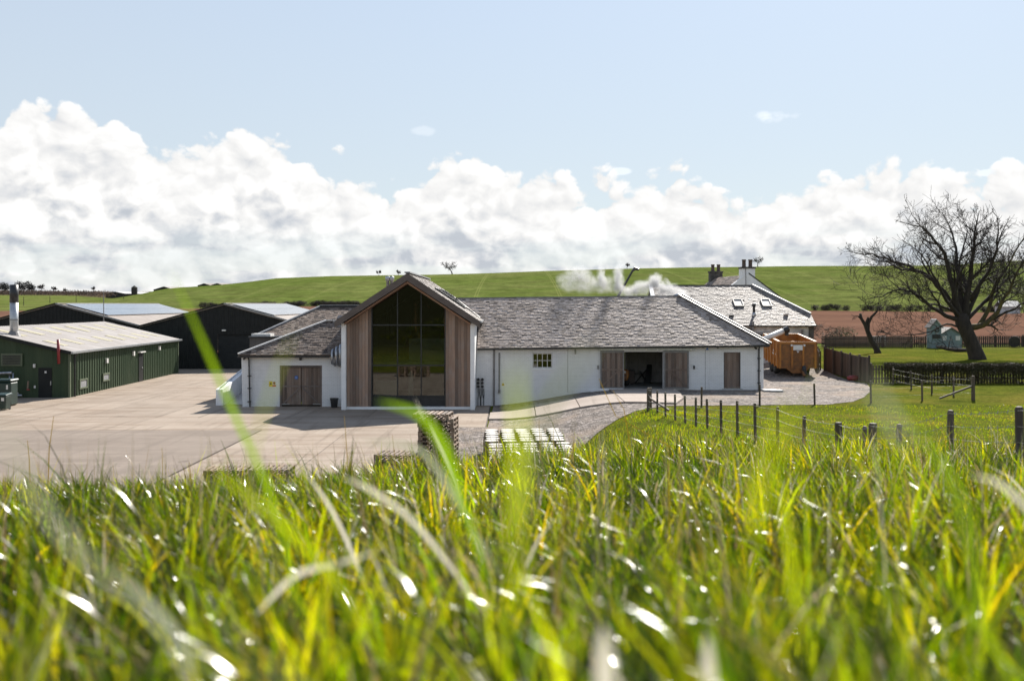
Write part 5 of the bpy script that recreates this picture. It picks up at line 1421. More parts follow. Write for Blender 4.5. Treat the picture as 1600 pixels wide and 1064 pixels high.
# ------------------------------------------------------------------ green shed
GD = Vector((-0.035, 1, 0)).normalized(); GE = Vector((GD.y, -GD.x, 0))     # along depth, across to the right
def green_shed():
    O = Vector((-27.5, 61.9, 0))
    W = lambda a, b, z: O + GE * a + GD * b + Vector((0, 0, z))
    L, hw, ze, zr = 22.3, 6.1, 2.92, 4.36
    t = thing('green_shed', 'low dark green profiled metal shed with pale low pitched roof', 'shed', tuple(O))
    sl = (zr - ze) / hw
    P = lambda a, b: W(a, b, 0)
    corrugated(P(0, 0), P(0, L), lambda s: 0.0, lambda s: ze - 0.1, GE, 0.42, 0.05).build('side_wall', M['green_sheet'], t)
    corrugated(P(-2 * hw, 0), P(0, 0), lambda s: 0.0, lambda s: ze - 0.1 + sl * (hw - abs(s - hw)), -GD, 0.75, 0.03).build('front_wall', M['green_sheet'], t)
    corrugated(P(-2 * hw, L), P(0, L), lambda s: 0.0, lambda s: ze - 0.1 + sl * (hw - abs(s - hw)), GD, 0.75, 0.03).build('rear_wall', M['green_sheet'], t)
    corrugated(P(-2 * hw, 0), P(-2 * hw, L), lambda s: 0.0, lambda s: ze - 0.1, -GE, 0.75, 0.03).build('side_wall', M['green_sheet'], t)
    # fibre cement roof: shallow waves along the slope
    for s in (1, -1):
        vs = []; fs = []; n = 150
        for i in range(n + 1):
            b = -0.25 + (L + 0.4) * i / n; h = 0.022 * (i % 2)
            p, q = W(-hw, b, zr + h), W(-hw + s * (hw + 0.22), b, ze - sl * 0.22 + h)
            vs += [p, q]
        for i in range(n): fs.append((2 * i, 2 * i + 1, 2 * i + 3, 2 * i + 2))
        MB().add(vs, fs).build('roof', M['fibre'], t)
        MB().add([W(-hw, -0.24, zr - 0.03), W(-hw + s * (hw + 0.2), -0.24, ze - sl * 0.2 - 0.03), W(-hw + s * (hw + 0.2), L + 0.14, ze - sl * 0.2 - 0.03), W(-hw, L + 0.14, zr - 0.03)], [(0, 1, 2, 3)]).build('roof_lining', M['green_trim'], t)
    n = Vector((sl * GE.x, sl * GE.y, 1)).normalized()
    k = 0
    for b in np.arange(1.6, L - 1, 2.65):
        for a0, a1 in ((-5.3, -3.6), (-2.7, -1.0)):
            a0 += 0.35 * (k % 2)
            q = [W(a0, b, zr - sl * (a0 + hw) + 0.035), W(a0, b + 0.75, zr - sl * (a0 + hw) + 0.035), W(a1, b + 0.75, zr - sl * (a1 + hw) + 0.035), W(a1, b, zr - sl * (a1 + hw) + 0.035)]
            MB().slab(q[::-1], 0.02).build('roof_light', M['rooflight'], t)
            k += 1
    MB().beam(W(0.27, -0.3, ze - 0.10), W(0.27, L + 0.2, ze - 0.10), 0.16, 0.13).build('gutter', M['galv'], t)
    MB().beam(W(-hw, -0.3, zr - 0.06), W(0.2, -0.3, ze - 0.11), 0.05, 0.2).build('verge_trim', M['dark_sheet'], t)
    def bx(a0, a1, b0, b1, z0, z1): return [W(a0, b0, z0), W(a1, b0, z0), W(a1, b1, z0), W(a0, b1, z0), W(a0, b0, z1), W(a1, b0, z1), W(a1, b1, z1), W(a0, b1, z1)]
    MB().hexa(bx(-0.06, 0.06, -0.08, 0.08, 0, ze - 0.12)).build('corner_trim', M['green_trim'], t)
    MB().tube([W(0.27, 0.5, ze - 0.15), W(0.12, 0.5, ze - 0.35), W(0.12, 0.5, 0.0)], 0.06, 8).build('downpipe', M['black'], t)
    MB().hexa(bx(0.03, 0.09, L - 0.12, L + 0.05, 0, ze - 0.1)).build('corner_trim', M['green_trim'], t)
    # side: two low windows, a door, lamps
    def side_b(px): # depth along the side wall for a picture column
        for b in np.arange(0, L, 0.02):
            p = W(0, b, 0)
            if 800 + FPX * p.x / p.y >= px: return b
        return L
    for p0, p1, z0, z1 in ((122.5, 135, 0.42, 1.05), (159, 169.5, 0.60, 1.15)):
        b0, b1 = side_b(p0), side_b(p1)
        f = MB().hexa(bx(0.0, 0.10, b0, b0 + 0.12, z0, z1)).hexa(bx(0.0, 0.10, b1 - 0.12, b1, z0, z1)).hexa(bx(0.0, 0.10, b0 + 0.12, b1 - 0.12, z0, z0 + 0.1)).hexa(bx(0.0, 0.10, b0 + 0.12, b1 - 0.12, z1 - 0.1, z1))
        w = f.build('window', M['green_trim'], t)
        MB().hexa(bx(0.05, 0.065, b0 + 0.12, b1 - 0.12, z0 + 0.1, z1 - 0.1)).build('pane', M['lead'], w)
    b0, b1 = side_b(215.5), side_b(222)
    d = MB().hexa(bx(0.0, 0.075, b0, b1, 0.02, 2.15)).build('door', M['dark_sheet'], t)
    MB().hexa(bx(0.0, 0.25, b0 - 0.1, b1 + 0.1, 2.2, 2.28)).build('door_canopy', M['white_metal'], t)
    MB().hexa(bx(0.076, 0.12, b1 - 0.35, b1 - 0.2, 1.0, 1.1)).build('handle', M['galv'], d)
    for px, z in ((164.5, 2.02), (206.5, 2.25), (247, 2.4)):
        b = side_b(px)
        MB().hexa(bx(0.05, 0.17, b - 0.12, b + 0.12, z - 0.2, z + 0.12)).build('bulkhead_lamp', M['white_metal'], t)
    # gable front: grille, door, lamp, flue, pipes
    def fx(px): return ((px - 800) / FPX * 61.9) + 27.5
    f = MB().hexa(bx(fx(4), fx(37), -0.09, -0.03, 2.0, 2.78)).build('vent_frame', M['green_trim'], t)
    lv = MB()
    for i in range(6): lv.hexa(bx(fx(7), fx(34), -0.13, -0.091, 2.1 + i * 0.1, 2.15 + i * 0.1))
    lv.build('louvre', M['black'], f)
    d = MB().hexa(bx(fx(61.5), fx(82), -0.07, -0.03, 0.03, 1.88)).build('door', M['dark_sheet'], t)
    MB().hexa(bx(fx(80), fx(81.3), -0.11, -0.071, 0.8, 1.05)).build('handle', M['galv'], d)
    MB().hexa(bx(fx(71), fx(74), -0.08, -0.071, 1.55, 1.68)).build('door_sign', M['white_metal'], d)
    MB().hexa(bx(fx(54), fx(57), -0.15, -0.03, 1.9, 2.12)).build('bulkhead_lamp', M['white_metal'], t)
    MB().hexa(bx(fx(54.2), fx(57), -0.05, -0.03, 0.62, 0.78)).build('notice', M['white_metal'], t)
    MB().tube([W(fx(96.5), -0.42, 2.15), W(fx(95.5), -0.42, 3.65)], 0.09, 10).build('flue', M['red'], t, smooth=True)
    for pts, r_ in (([W(fx(-10), -0.6, 1.55), W(fx(27), -0.6, 1.62)], 0.09), ([W(fx(22.5), -0.5, 1.6), W(fx(23), -0.5, 0.1)], 0.065), ([W(fx(27.5), -0.5, 1.6), W(fx(28), -0.5, 0.5), W(fx(33), -0.5, 0.42), W(fx(36), -0.5, 0.25)], 0.065),
                    ([W(fx(24), -0.55, 0.2), W(fx(42), -0.55, 0.22)], 0.07), ([W(fx(4), -0.5, 1.5), W(fx(4), -0.5, 0.9)], 0.09)):
        MB().tube(pts, r_, 8).build('pipe', M['steel'], t, smooth=True)
    MB().tube([W(fx(47.5), -0.3, 0.62), W(fx(48.5), -0.3, 1.08)], 0.05, 6).build('standpipe', M['pallet'], t)
    MB().hexa(bx(fx(47), fx(51), -0.4, -0.3, 0.52, 0.6)).build('tap', M['red'], t)
    # tall flue
    c = at(22, 500, 63.2)
    f = thing('tall_flue', 'tall pale metal flue with black top on the green shed roof', 'chimney', (c.x, c.y, 3.9))
    MB().lathe([(0.25, 3.55), (0.25, 5.98), (0.22, 5.98)], (c.x, c.y, 0), 20).build('pipe', M['galv'], f, smooth=True)
    MB().lathe([(0.265, 5.94), (0.25, 7.06), (0.20, 7.06), (0.20, 6.9)], (c.x, c.y, 0), 20).build('cowl', M['black'], f, smooth=True)
    MB().lathe([(0.27, 4.82), (0.27, 4.88)], (c.x, c.y, 0), 20).lathe([(0.45, 3.75), (0.30, 4.05), (0.27, 4.1)], (c.x, c.y, 0), 16).build('collar', M['grey_pipe'], f)
green_shed()

def bins():
    t = thing('wheelie_bin', 'dark green wheelie bin with white sticker standing nearest in the yard', 'bin', (-27.95, 54.6, 0.03))
    x, y = -27.88, 54.6
    MB().hexa([(x - 0.24, y - 0.26, 0.08), (x + 0.24, y - 0.26, 0.08), (x + 0.24, y + 0.26, 0.08), (x - 0.24, y + 0.26, 0.08), (x - 0.31, y - 0.36, 0.84), (x + 0.31, y - 0.36, 0.84), (x + 0.31, y + 0.36, 0.84), (x - 0.31, y + 0.36, 0.84)]).build('body', M['bin_green'], t, bevel=0.04)
    MB().hexa([(x - 0.34, y - 0.40, 0.84), (x + 0.34, y - 0.40, 0.84), (x + 0.34, y + 0.38, 0.84), (x - 0.34, y + 0.38, 0.84), (x - 0.30, y - 0.36, 0.90), (x + 0.30, y - 0.36, 0.90), (x + 0.30, y + 0.34, 0.96), (x - 0.30, y + 0.34, 0.96)]).build('lid', M['bin_green'], t, bevel=0.02)
    MB().box(x + 0.05, x + 0.20, y - 0.345, y - 0.33, 0.55, 0.78).build('sticker', M['white_metal'], t)
    for s in (-0.2, 0.2):
        MB().lathe([(0.09, -0.03), (0.09, 0.03)], (x + s, y + 0.28, 0.12), 12, (1, 0, 0)).build('wheel', M['tyre'], t)
    o = thing('oil_tank', 'tall dark green plastic tank with rounded lid behind the bin', 'tank', (-28.9, 56.9, 0.03))
    x, y = -28.85, 56.9
    MB().box(x - 0.55, x + 0.42, y - 0.45, y + 0.45, 0.05, 1.42).build('body', M['bin_green'], o, bevel=0.09)
    MB().box(x - 0.60, x + 0.46, y - 0.5, y + 0.5, 1.42, 1.56).build('lid', M['bin_green'], o, bevel=0.06)
    MB().box(x + 0.18, x + 0.28, y - 0.47, y - 0.452, 1.0, 1.25).build('gauge', M['white_metal'], o)
bins()

# ------------------------------------------------------------------ black twin sheds
def black_shed(ax, label, depth, door=None, Y0=89.5, panels=None):
    O = Vector((ax, Y0, 0)); hw, ze, zr = 7.55, 3.85, 5.87
    W = lambda a, b, z: O + GE * a + GD * b + Vector((0, 0, z))
    sl = (zr - ze) / hw
    t = thing('black_shed', label, 'shed', tuple(O), 'black profiled sheds behind the yard')
    zt = lambda s: ze + sl * (hw - abs(s - hw)) - 0.05
    P = lambda a, b: W(a, b, 0)
    if door:
        d0, d1, dz = door
        corrugated(P(-hw, 0), P(d0, 0), lambda s: 0, zt, -GD, 0.33, 0.04).build('front_wall', M['dark_sheet'], t)
        corrugated(P(d0, 0), P(d1, 0), lambda s: dz, lambda s: zt(s + d0 + hw), -GD, 0.33, 0.04).build('front_wall', M['dark_sheet'], t)
        corrugated(P(d1, 0), P(hw, 0), lambda s: 0, lambda s: zt(s + d1 + hw), -GD, 0.33, 0.04).build('front_wall', M['dark_sheet'], t)
        q = MB()
        n = int((dz) / 0.16) + 1
        for i in range(n):
            q.add([W(d0, 0.12, i * 0.16), W(d1, 0.12, i * 0.16), W(d1, 0.12 + 0.02, i * 0.16 + 0.15), W(d0, 0.14, i * 0.16 + 0.15), W(d1, 0.12, i * 0.16 + 0.16), W(d0, 0.12, i * 0.16 + 0.16)], [(0, 1, 2, 3), (3, 2, 4, 5)])
        q.build('roller_door', M['dark_sheet'], t)
    else:
        corrugated(P(-hw, 0), P(hw, 0), lambda s: 0, zt, -GD, 0.33, 0.04).build('front_wall', M['dark_sheet'], t)
    for s in (-1, 1):
        corrugated(P(s * hw, 0), P(s * hw, depth), lambda s_: 0, lambda s_: ze - 0.05, GE * s, 0.5, 0.04).build('side_wall', M['dark_sheet'], t)
        q = [W(0, -0.15, zr), W(s * (hw + 0.02), -0.15, ze), W(s * (hw + 0.02), depth, ze), W(0, depth, zr)]
        MB().slab(q if s < 0 else q[::-1], 0.1).build('roof', M['fibre_brown'], t)
        MB().beam(W(0, -0.19, zr + 0.03), W(s * (hw + 0.0), -0.19, ze + 0.03), 0.07, 0.12).build('verge_trim', M['lead'] if s > 0 else M['dark_sheet'], t)
    MB().beam(W(0, -0.2, zr + 0.05), W(0, depth, zr + 0.05), 0.35, 0.06).build('ridge', M['fibre'], t)
    MB().box(O.x - 0.16, O.x + 0.16, Y0 - 0.22, Y0 - 0.05, 3.42, 3.56).build('flood_lamp', M['white_metal'], t)
    # rows of solar panels on the slope towards the yard
    b0, b1, a0, a1 = panels
    n = int((b1 - b0) / 1.02); m = 2
    N = Vector((sl * GE.x, sl * GE.y, 1)).normalized()
    for i in range(n):
        for j in range(m):
            pa = a0 + (a1 - a0) * j / m + 0.02; pb = a0 + (a1 - a0) * (j + 1) / m - 0.02
            c0 = b0 + i * 1.02 + 0.015; c1 = c0 + 0.99
            q = [W(pa, c0, zr - sl * pa), W(pb, c0, zr - sl * pb), W(pb, c1, zr - sl * pb), W(pa, c1, zr - sl * pa)]
            MB().slab([p + N * 0.12 for p in q], 0.04).build('solar_panel', M['solar'], t)
    return t
m_, t_, b_, o_ = new_mat('solar glass')
co = coords(t_); t_.put(b_.inputs['Base Color'], t_.mix(t_.step(t_.noise(co, 0.8, 4), 0.4, 0.6), (0.045, 0.06, 0.10), (0.08, 0.095, 0.13)))
b_.inputs['Roughness'].default_value = 0.16; b_.inputs['Specular IOR Level'].default_value = 0.8; b_.inputs['Coat Weight'].default_value = 0.6; b_.inputs['Coat Roughness'].default_value = 0.12
M['solar'] = m_
black_shed(-40.95, 'black profiled shed with solar panels rising behind the green shed', 28.5, None, panels=(1.0, 28.0, 0.35, 4.2))
black_shed(-25.85, 'black profiled shed with roller door behind the white wing', 28.5, (-0.6, 4.2, 3.1), panels=(1.0, 28.0, 0.35, 4.2))

# ------------------------------------------------------------------ pallets and casks below the bank
def pallet_mesh():
    mb = MB()
    w, d = 1.2, 1.0
    for i in range(8): mb.box(-w / 2 + i * 0.1575, -w / 2 + i * 0.1575 + 0.1, -d / 2, d / 2, 0.122, 0.144)
    for y in (-d / 2, -0.05, d / 2 - 0.1): mb.box(-w / 2, w / 2, y, y + 0.1, 0.1, 0.1215)
    for y in (-d / 2, -0.05, d / 2 - 0.1):
        for x in (-w / 2, -0.07, w / 2 - 0.145): mb.box(x, x + 0.145, y, y + 0.1, 0.0225, 0.0995)
    for x in (-w / 2, -0.05, w / 2 - 0.1): mb.box(x, x + 0.1, -d / 2, d / 2, 0.0, 0.022)
    me = mb.mesh('pallet'); me.materials.append(M['pallet'])
    return me
def pallet_parts():
    def mk(name, f):
        me = f(MB()).mesh(name); me.materials.append(M['pallet']); return me
    return {'deck_board': mk('deck_board', lambda m: m.box(-0.05, 0.05, -0.5, 0.5, 0, 0.022)),
            'stringer': mk('stringer', lambda m: m.box(-0.6, 0.6, -0.05, 0.05, 0, 0.0215)),
            'block': mk('block', lambda m: m.box(-0.0725, 0.0725, -0.05, 0.05, 0, 0.077))}
PM = pallet_mesh(); PP = pallet_parts()
rp = random.Random(77)
def pallet_stack(x, y, n, rz, full_top=True, jit=0.014, gname='', labeller=None, z0=None, shift=None):
    z = gz(x, y) + 0.032 if z0 is None else z0
    for i in range(n):
        lab = labeller(i, n)
        dx, dy = rp.uniform(-jit, jit), rp.uniform(-jit, jit)
        if shift and i in shift: dx += shift[i][0]; dy += shift[i][1]
        a = rz + rp.uniform(-0.02, 0.02)
        if i >= n - 2 and full_top:
            t = thing('pallet', lab, 'pallet', (x + dx, y + dy, z + i * 0.1455), gname)
            t.rotation_euler = (0, 0, a)
            def pc(nm, me, l): o = bpy.data.objects.new(nm, me); COL.objects.link(o); o.parent = t; o.location = l
            for k in range(8): pc('deck_board', PP['deck_board'], (-0.55 + k * 0.157, 0, 0.122))
            for yy in (-0.45, 0, 0.45):
                pc('stringer', PP['stringer'], (0, yy, 0.1003))
                for xx in (-0.527, 0, 0.527): pc('block', PP['block'], (xx, yy, 0.0228))
            for xx in (-0.55, 0, 0.55): pc('base_board', PP['deck_board'], (xx, 0, 0.0))
        else:
            o = bpy.data.objects.new('pallet', PM); COL.objects.link(o)
            o.location = (x + dx, y + dy, z + i * 0.1455); o.rotation_euler = (0, 0, a)
            tag(o, lab, 'pallet', gname)
sx = -3.02 + 0.62
pallet_stack(-2.44, 33.1, 15, -0.1, gname='pallets in the tall stack', shift={14: (-0.18, 0.0), 13: (-0.02, 0)},
             labeller=lambda i, n: 'topmost timber pallet of the tall stack before the still house' if i == n - 1 else ('second pallet from the top of the tall stack' if i == n - 2 else f'{ORD[n - 1 - i]} pallet from the top of the tall stack before the still house'))
pallet_stack(-3.6, 31.0, 8, -0.12, gname='pallets in the lower stack', labeller=lambda i, n: 'topmost pallet of the lower stack beside the tall pallet stack' if i == n - 1 else ('second pallet from the top of the lower stack' if i == n - 2 else f'{ORD[n - 1 - i]} pallet from the top of the lower stack beside the tall one'))
for k, (x, y) in enumerate(((-8.55, 30.0), (-7.25, 30.1))):
    w = ('left', 'right')[k]
    pallet_stack(x, y, 6, 0.02, gname='pallets peeping over the grass', labeller=lambda i, n, w=w: f'topmost pallet of the {w} stack just above the grass edge' if i == n - 1 else (f'second pallet from top of the {w} stack at the grass edge' if i == n - 2 else f'{ORD[n - 1 - i]} pallet from the top of the {w} stack at the grass edge'))

def casks():
    h = 0.88
    prof = [(0.255, 0.0), (0.285, 0.16), (0.312, 0.36), (0.315, 0.44), (0.312, 0.52), (0.285, 0.72), (0.258, h), (0.238, h), (0.236, h - 0.035)]
    t = thing('cask', 'upright oak cask with pale head in the packed block beside the pallets', 'cask', (0, 0, 0), 'casks standing in a packed block')
    MB().lathe(prof, (0, 0, 0), 18).build('staves', M['cask'], t)
    MB().lathe([(0.247, h - 0.02), (0.247, h + 0.003), (0.05, h + 0.004)], (0, 0, 0), 18).build('head', M['cask_head'], t)
    for zz, rr in ((0.04, 0.262), (0.22, 0.296), (0.64, 0.297), (h - 0.06, 0.265)):
        MB().lathe([(rr + 0.004, zz), (rr + 0.005, zz + 0.045)], (0, 0, 0), 18).build('hoop', M['hoop'], t)
    index_children(t)
    rr = random.Random(3); first = True
    def clab(r, c):
        row = 'back row' if r == 0 else ('front row' if r == 11 else f'{ORD[r]} row from the back')
        return f'{ORD[c]} cask from the left in the {row} of the cask block'
    for r in range(12):
        for c in range(5):
            y = 39.0 - r * 0.625 - (0.25 if r >= 6 else 0) + rr.uniform(-0.05, 0.05)
            x = -0.80 + c * 0.60 + (0.02 * r) + (0.0 if r < 6 else 0.09) + rr.uniform(-0.035, 0.035)
            y += (0.12 if c >= 3 else 0) + c * 0.05
            loc = (x, y, gz(x, y) + 0.02)
            if first: t.location = loc; first = False; t['label'] = clab(r, c)
            else:
                o = copy_tree(t, loc, rr.uniform(0, 6.28))
                o['label'] = clab(r, c)
casks()

# ------------------------------------------------------------------ bare trees
class Tree:
    def __init__(s, seed):
        s.rng = random.Random(seed); s.wood = MB(); s.fine = MB(); s.env = None
    def spine(s, p, d, length, n, wander, lift):
        """curved polyline from p along d"""
        pts = [Vector(p)]; d = Vector(d).normalized(); st = length / n
        for i in range(n):
            d = (d + Vector((s.rng.gauss(0, wander), s.rng.gauss(0, wander), s.rng.gauss(0, wander) + lift))).normalized()
            pts.append(pts[-1] + d * st)
        return pts
    def branch(s, p, d, length, r, depth, maxd, lift=0.05, wander=0.16, k=(3, 5), ratio=0.62, spread=0.75, minr=0.008):
        n = 5 if depth < maxd - 1 else 4
        pts = s.spine(p, d, length, n, wander, lift)
        if s.env is not None:
            lim = s.rng.uniform(0.80, 1.13)
            for _ in range(3):
                if s.env(pts[-1]) <= lim: break
                length *= 0.62; pts = s.spine(p, d, length, n, wander, lift)
            else:
                if s.env(pts[-1]) > lim + 0.1: return
        rad = [max(minr, r * (1 - 0.72 * i / n)) for i in range(n + 1)]
        sides = 7 if r > 0.12 else (5 if r > 0.04 else 3)
        (s.wood if r > 0.05 else s.fine).tube(pts, rad, sides, False)
        if depth >= maxd: return
        s.sprout(pts, rad, length, depth, maxd, lift, wander, k, ratio, spread, minr)
    def sprout(s, pts, rad, length, depth, maxd, lift, wander, k, ratio, spread, minr, start=0.25):
        m = s.rng.randint(*k)
        for j in range(m):
            f = start + (1 - start) * (j + s.rng.random()) / m
            f = min(f, 0.999); x = f * (len(pts) - 1); i = int(x); t = x - i
            p = pts[i].lerp(pts[i + 1], t); d0 = (pts[i + 1] - pts[i]).normalized()
            o = d0.orthogonal().normalized(); o.rotate(Matrix.Rotation(s.rng.uniform(0, 6.283), 3, d0))
            d = (d0 * (1 - spread * 0.45) + o * spread * s.rng.uniform(0.7, 1.2)).normalized()
            rr = (rad[i] * (1 - t) + rad[i + 1] * t) * s.rng.uniform(0.5, 0.75)
            s.branch(p, d, length * ratio * s.rng.uniform(0.7, 1.15), max(rr, minr), depth + 1, maxd, lift, wander, k, ratio, spread, minr)

def big_tree():
    Y = 78.0
    base = at(1527, 562, Y); base.z = gz(base.x, Y)
    t = thing('bare_tree', 'large spreading bare tree on the lawn with mossy limb', 'tree', tuple(base))
    rng = random.Random(12)
    T = Tree(5)
    def env(p):
        k = FPX / p.y; a = 800 + p.x * k; b = 476 - (p.z - EYE) * k
        u, v = (a - 1492) / (185 if a < 1492 else 175), (b - 438) / 128
        ang = math.atan2(v, u)
        return math.hypot(u, v) * (1 + 0.10 * math.sin(5 * ang + 0.6) + 0.06 * math.sin(11 * ang))
    T.env = env
    tr = [base + Vector((0.05, 0, -0.4)), at(1526, 556, Y), at(1520, 540, Y), at(1511, 520, Y), at(1504, 503, Y), at(1502, 490, Y)]
    MB().tube(tr, [0.78, 0.62, 0.54, 0.52, 0.56, 0.42], 14).build('trunk', M['bark'], t, smooth=True)
    limbs = [
        ([(1503, 502), (1478, 493), (1455, 480), (1432, 460), (1405, 453), (1378, 461), (1345, 468)], 0.26, -2.0, 'bark'),
        ([(1502, 500), (1475, 458), (1450, 432), (1420, 416), (1385, 404), (1350, 398), (1322, 393)], 0.32, 1.5, 'bark'),
        ([(1502, 498), (1487, 450), (1479, 410), (1462, 376), (1440, 356), (1405, 346)], 0.34, -2.5, 'bark'),
        ([(1503, 496), (1499, 440), (1494, 400), (1489, 365), (1474, 335)], 0.30, 3.0, 'bark'),
        ([(1506, 496), (1514, 450), (1520, 400), (1524, 362), (1530, 330)], 0.36, -1.0, 'bark'),
        ([(1512, 512), (1535, 508), (1558, 488), (1575, 455), (1592, 418), (1622, 392)], 0.36, -2.0, 'moss'),
        ([(1530, 509), (1546, 480), (1553, 450), (1576, 410), (1600, 372), (1620, 348)], 0.25, 2.0, 'moss'),
        ([(1508, 498), (1528, 455), (1546, 415), (1564, 372), (1578, 338)], 0.26, 3.5, 'bark'),
        ([(1500, 512), (1478, 506), (1455, 518), (1425, 524), (1395, 524), (1365, 517)], 0.11, -3.0, 'bark'),
        ([(1504, 500), (1480, 470), (1465, 440), (1440, 400), (1410, 375)], 0.22, -4.5, 'bark'),
        ([(1506, 498), (1508, 450), (1500, 410), (1510, 370), (1505, 340)], 0.24, 5.0, 'bark'),
        ([(1510, 500), (1540, 470), (1570, 440), (1610, 420), (1650, 405)], 0.22, 5.5, 'bark'),
        ([(1504, 494), (1470, 478), (1440, 470), (1410, 440), (1375, 428)], 0.16, 4.0, 'bark'),
        ([(1514, 470), (1540, 430), (1556, 390), (1560, 350), (1552, 325)], 0.2, -4.0, 'bark'),
        ([(1525, 510), (1570, 490), (1610, 470), (1650, 455)], 0.18, 1.0, 'bark'),
    ]
    for pp, r, dep, mt in limbs:
        n = len(pp); pts = []
        for i, (a, b) in enumerate(pp):
            pts.append(at(a, b, Y + dep * (i / (n - 1)) ** 1.2))
        # rounder course through the points
        fine = []
        for i in range(n - 1):
            p0, p1, p2, p3 = pts[max(i - 1, 0)], pts[i], pts[i + 1], pts[min(i + 2, n - 1)]
            for q in range(3):
                u = q / 3
                fine.append(0.5 * ((2 * p1) + (p2 - p0) * u + (2 * p0 - 5 * p1 + 4 * p2 - p3) * u * u + (3 * p1 - p0 - 3 * p2 + p3) * u ** 3) + Vector((rng.gauss(0, 0.05), rng.gauss(0, 0.08), rng.gauss(0, 0.05))) * (1 if i else 0))
        fine.append(pts[-1])
        k = len(fine); rad = [max(0.02, 0.86 * r * (1 - 0.95 * (i / (k - 1)) ** 0.75)) for i in range(k)]
        MB().tube(fine, rad, 9).build('limb', M[mt], t, smooth=True)
        L = sum((fine[i + 1] - fine[i]).length for i in range(k - 1))
        T.sprout(fine, rad, L * 0.44, 1, 4, 0.06, 0.18, (6, 8), 0.62, 0.74, 0.012, 0.18)
        T.sprout(fine[k // 2:], rad[k // 2:], 1.9, 3, 4, 0.05, 0.18, (9, 12), 0.6, 0.75, 0.012, 0.0)
    T.wood.build('branches', M['bark'], t, kind='stuff')
    T.fine.build('twigs', M['twig'], t, kind='stuff')
    print('big tree', len(T.fine.f), len(T.wood.f))
big_tree()

def pruned_tree():
    Y = 88.0
    b = at(1372, 551, Y); b.z = gz(b.x, Y)
    t = thing('pruned_tree', 'small crooked pruned tree with sawn stubs on the lawn', 'tree', tuple(b))
    A = lambda x, y, dy=0: at(x, y, Y + dy)
    MB().tube([b + Vector((0, 0, -0.2)), A(1370, 546), A(1362, 533), A(1356, 518), A(1352, 508), A(1346, 498), A(1344, 490)], [0.38, 0.26, 0.24, 0.2, 0.16, 0.13, 0.11], 9).build('trunk', M['bark'], t, smooth=True)
    for pts, r in (([A(1356, 520), A(1357, 505), A(1362, 495), A(1370, 487), A(1372, 480)], [0.16, 0.14, 0.12, 0.09, 0.05]), ([A(1352, 508), A(1355, 500), A(1357, 496)], [0.1, 0.1, 0.1]),
                   ([A(1347, 500), A(1341, 494)], [0.09, 0.07]), ([A(1368, 546), A(1368.5, 537)], [0.22, 0.19])):
        MB().tube(pts, r, 8).build('stub', M['bark'], t)
    T = Tree(9)
    for p, d in ((A(1372, 480), (0.3, 0.2, 1)), (A(1370, 485), (0.9, 0, 0.5)), (A(1371, 482), (0.8, 0.3, 0.7)), (A(1342, 494), (-1, 0, 0.2))):
        T.branch(p, d, 1.1 if d[0] > 0 else 0.5, 0.04, 2, 4, 0.02, 0.2, (4, 6), 0.65, 0.8, 0.009)
    T.wood.build('branch', M['twig'], t); T.fine.build('twigs', M['twig'], t, kind='stuff')
pruned_tree()

def bare_tree(x, y, h, seed, label, width=1.0, lean=(0, 0), group=None, maxd=4, name='bare_tree', z=None, minr=0.03, trunk=0.32):
    z = gz(x, y) if z is None else z
    t = thing(name, label, 'tree', (x, y, z), group)
    T = Tree(seed); rng = T.rng
    base = Vector((x, y, z)); th = h * trunk
    top = base + Vector((lean[0] * th, lean[1] * th, th))
    r = h * 0.034
    MB().tube([base + Vector((0, 0, -0.3)), base.lerp(top, 0.5) + Vector((rng.gauss(0, 0.03 * h), 0, 0)), top], [r * 1.25, r, r * 0.85], 7).build('trunk', M['twig'], t)
    for i in range(6):
        a = 6.283 * i / 6 + rng.random(); up = rng.uniform(0.5, 1.3)
        d = Vector((math.cos(a) * width + lean[0], math.sin(a) * width, up))
        T.branch(top - Vector((0, 0, rng.uniform(0, th * 0.2))), d, h * 0.42, r * 0.55, 1, maxd, 0.05, 0.16, (4, 6), 0.62, 0.75, minr)
    T.wood.v += []
    mb = MB(); mb.add(T.wood.v, T.wood.f); mb.add(T.fine.v, T.fine.f)
    mb.build('crown', M['twig'], t, kind='stuff')
    return t

def crest_y(px):          # distance of the hill crest
    return 428.0
for px, top, Y, seed, lab, wd, lean in (
        (707, 403, 426, 21, 'lone wind bent bare tree on the hill crest above the still house', 1.5, (-0.55, 0)),
        (592, 421, 427, 22, 'low bare tree at the left of the pair behind the flues', 1.6, (0, 0)),
        (622, 421, 427, 23, 'low bare tree at the right of the pair behind the flues', 1.6, (0, 0)),
        (1184, 399, 426, 24, 'bare tree on the hill crest beside the white chimney', 1.1, (0, 0)),
        (980, 411, 426, 25, 'thin forked sapling on the hill crest above the steam', 0.35, (0.05, 0))):
    p = at(px, 420, Y); g = gz(p.x, Y); h = EYE - (top - 476) * Y / FPX - g
    bare_tree(p.x, Y, max(2.5, h), seed, lab, wd, lean, maxd=3, minr=0.05)
# far trees on the left skyline
for i, (px, Y, h, wd) in enumerate(((65, 880, 7.5, 1.3), (102, 880, 4, 1.6), (146, 860, 5, 0.8), (84, 900, 5, 1.2))):
    p = at(px, 450, Y)
    bare_tree(p.x, Y, h, 60 + i, ('small round bare tree right of the tall flue', 'low bare thicket tree on the far left skyline', 'thin bare tree near the distant farm', 'slight bare tree on the far left skyline')[i], wd, maxd=3, minr=0.13, trunk=0.28)

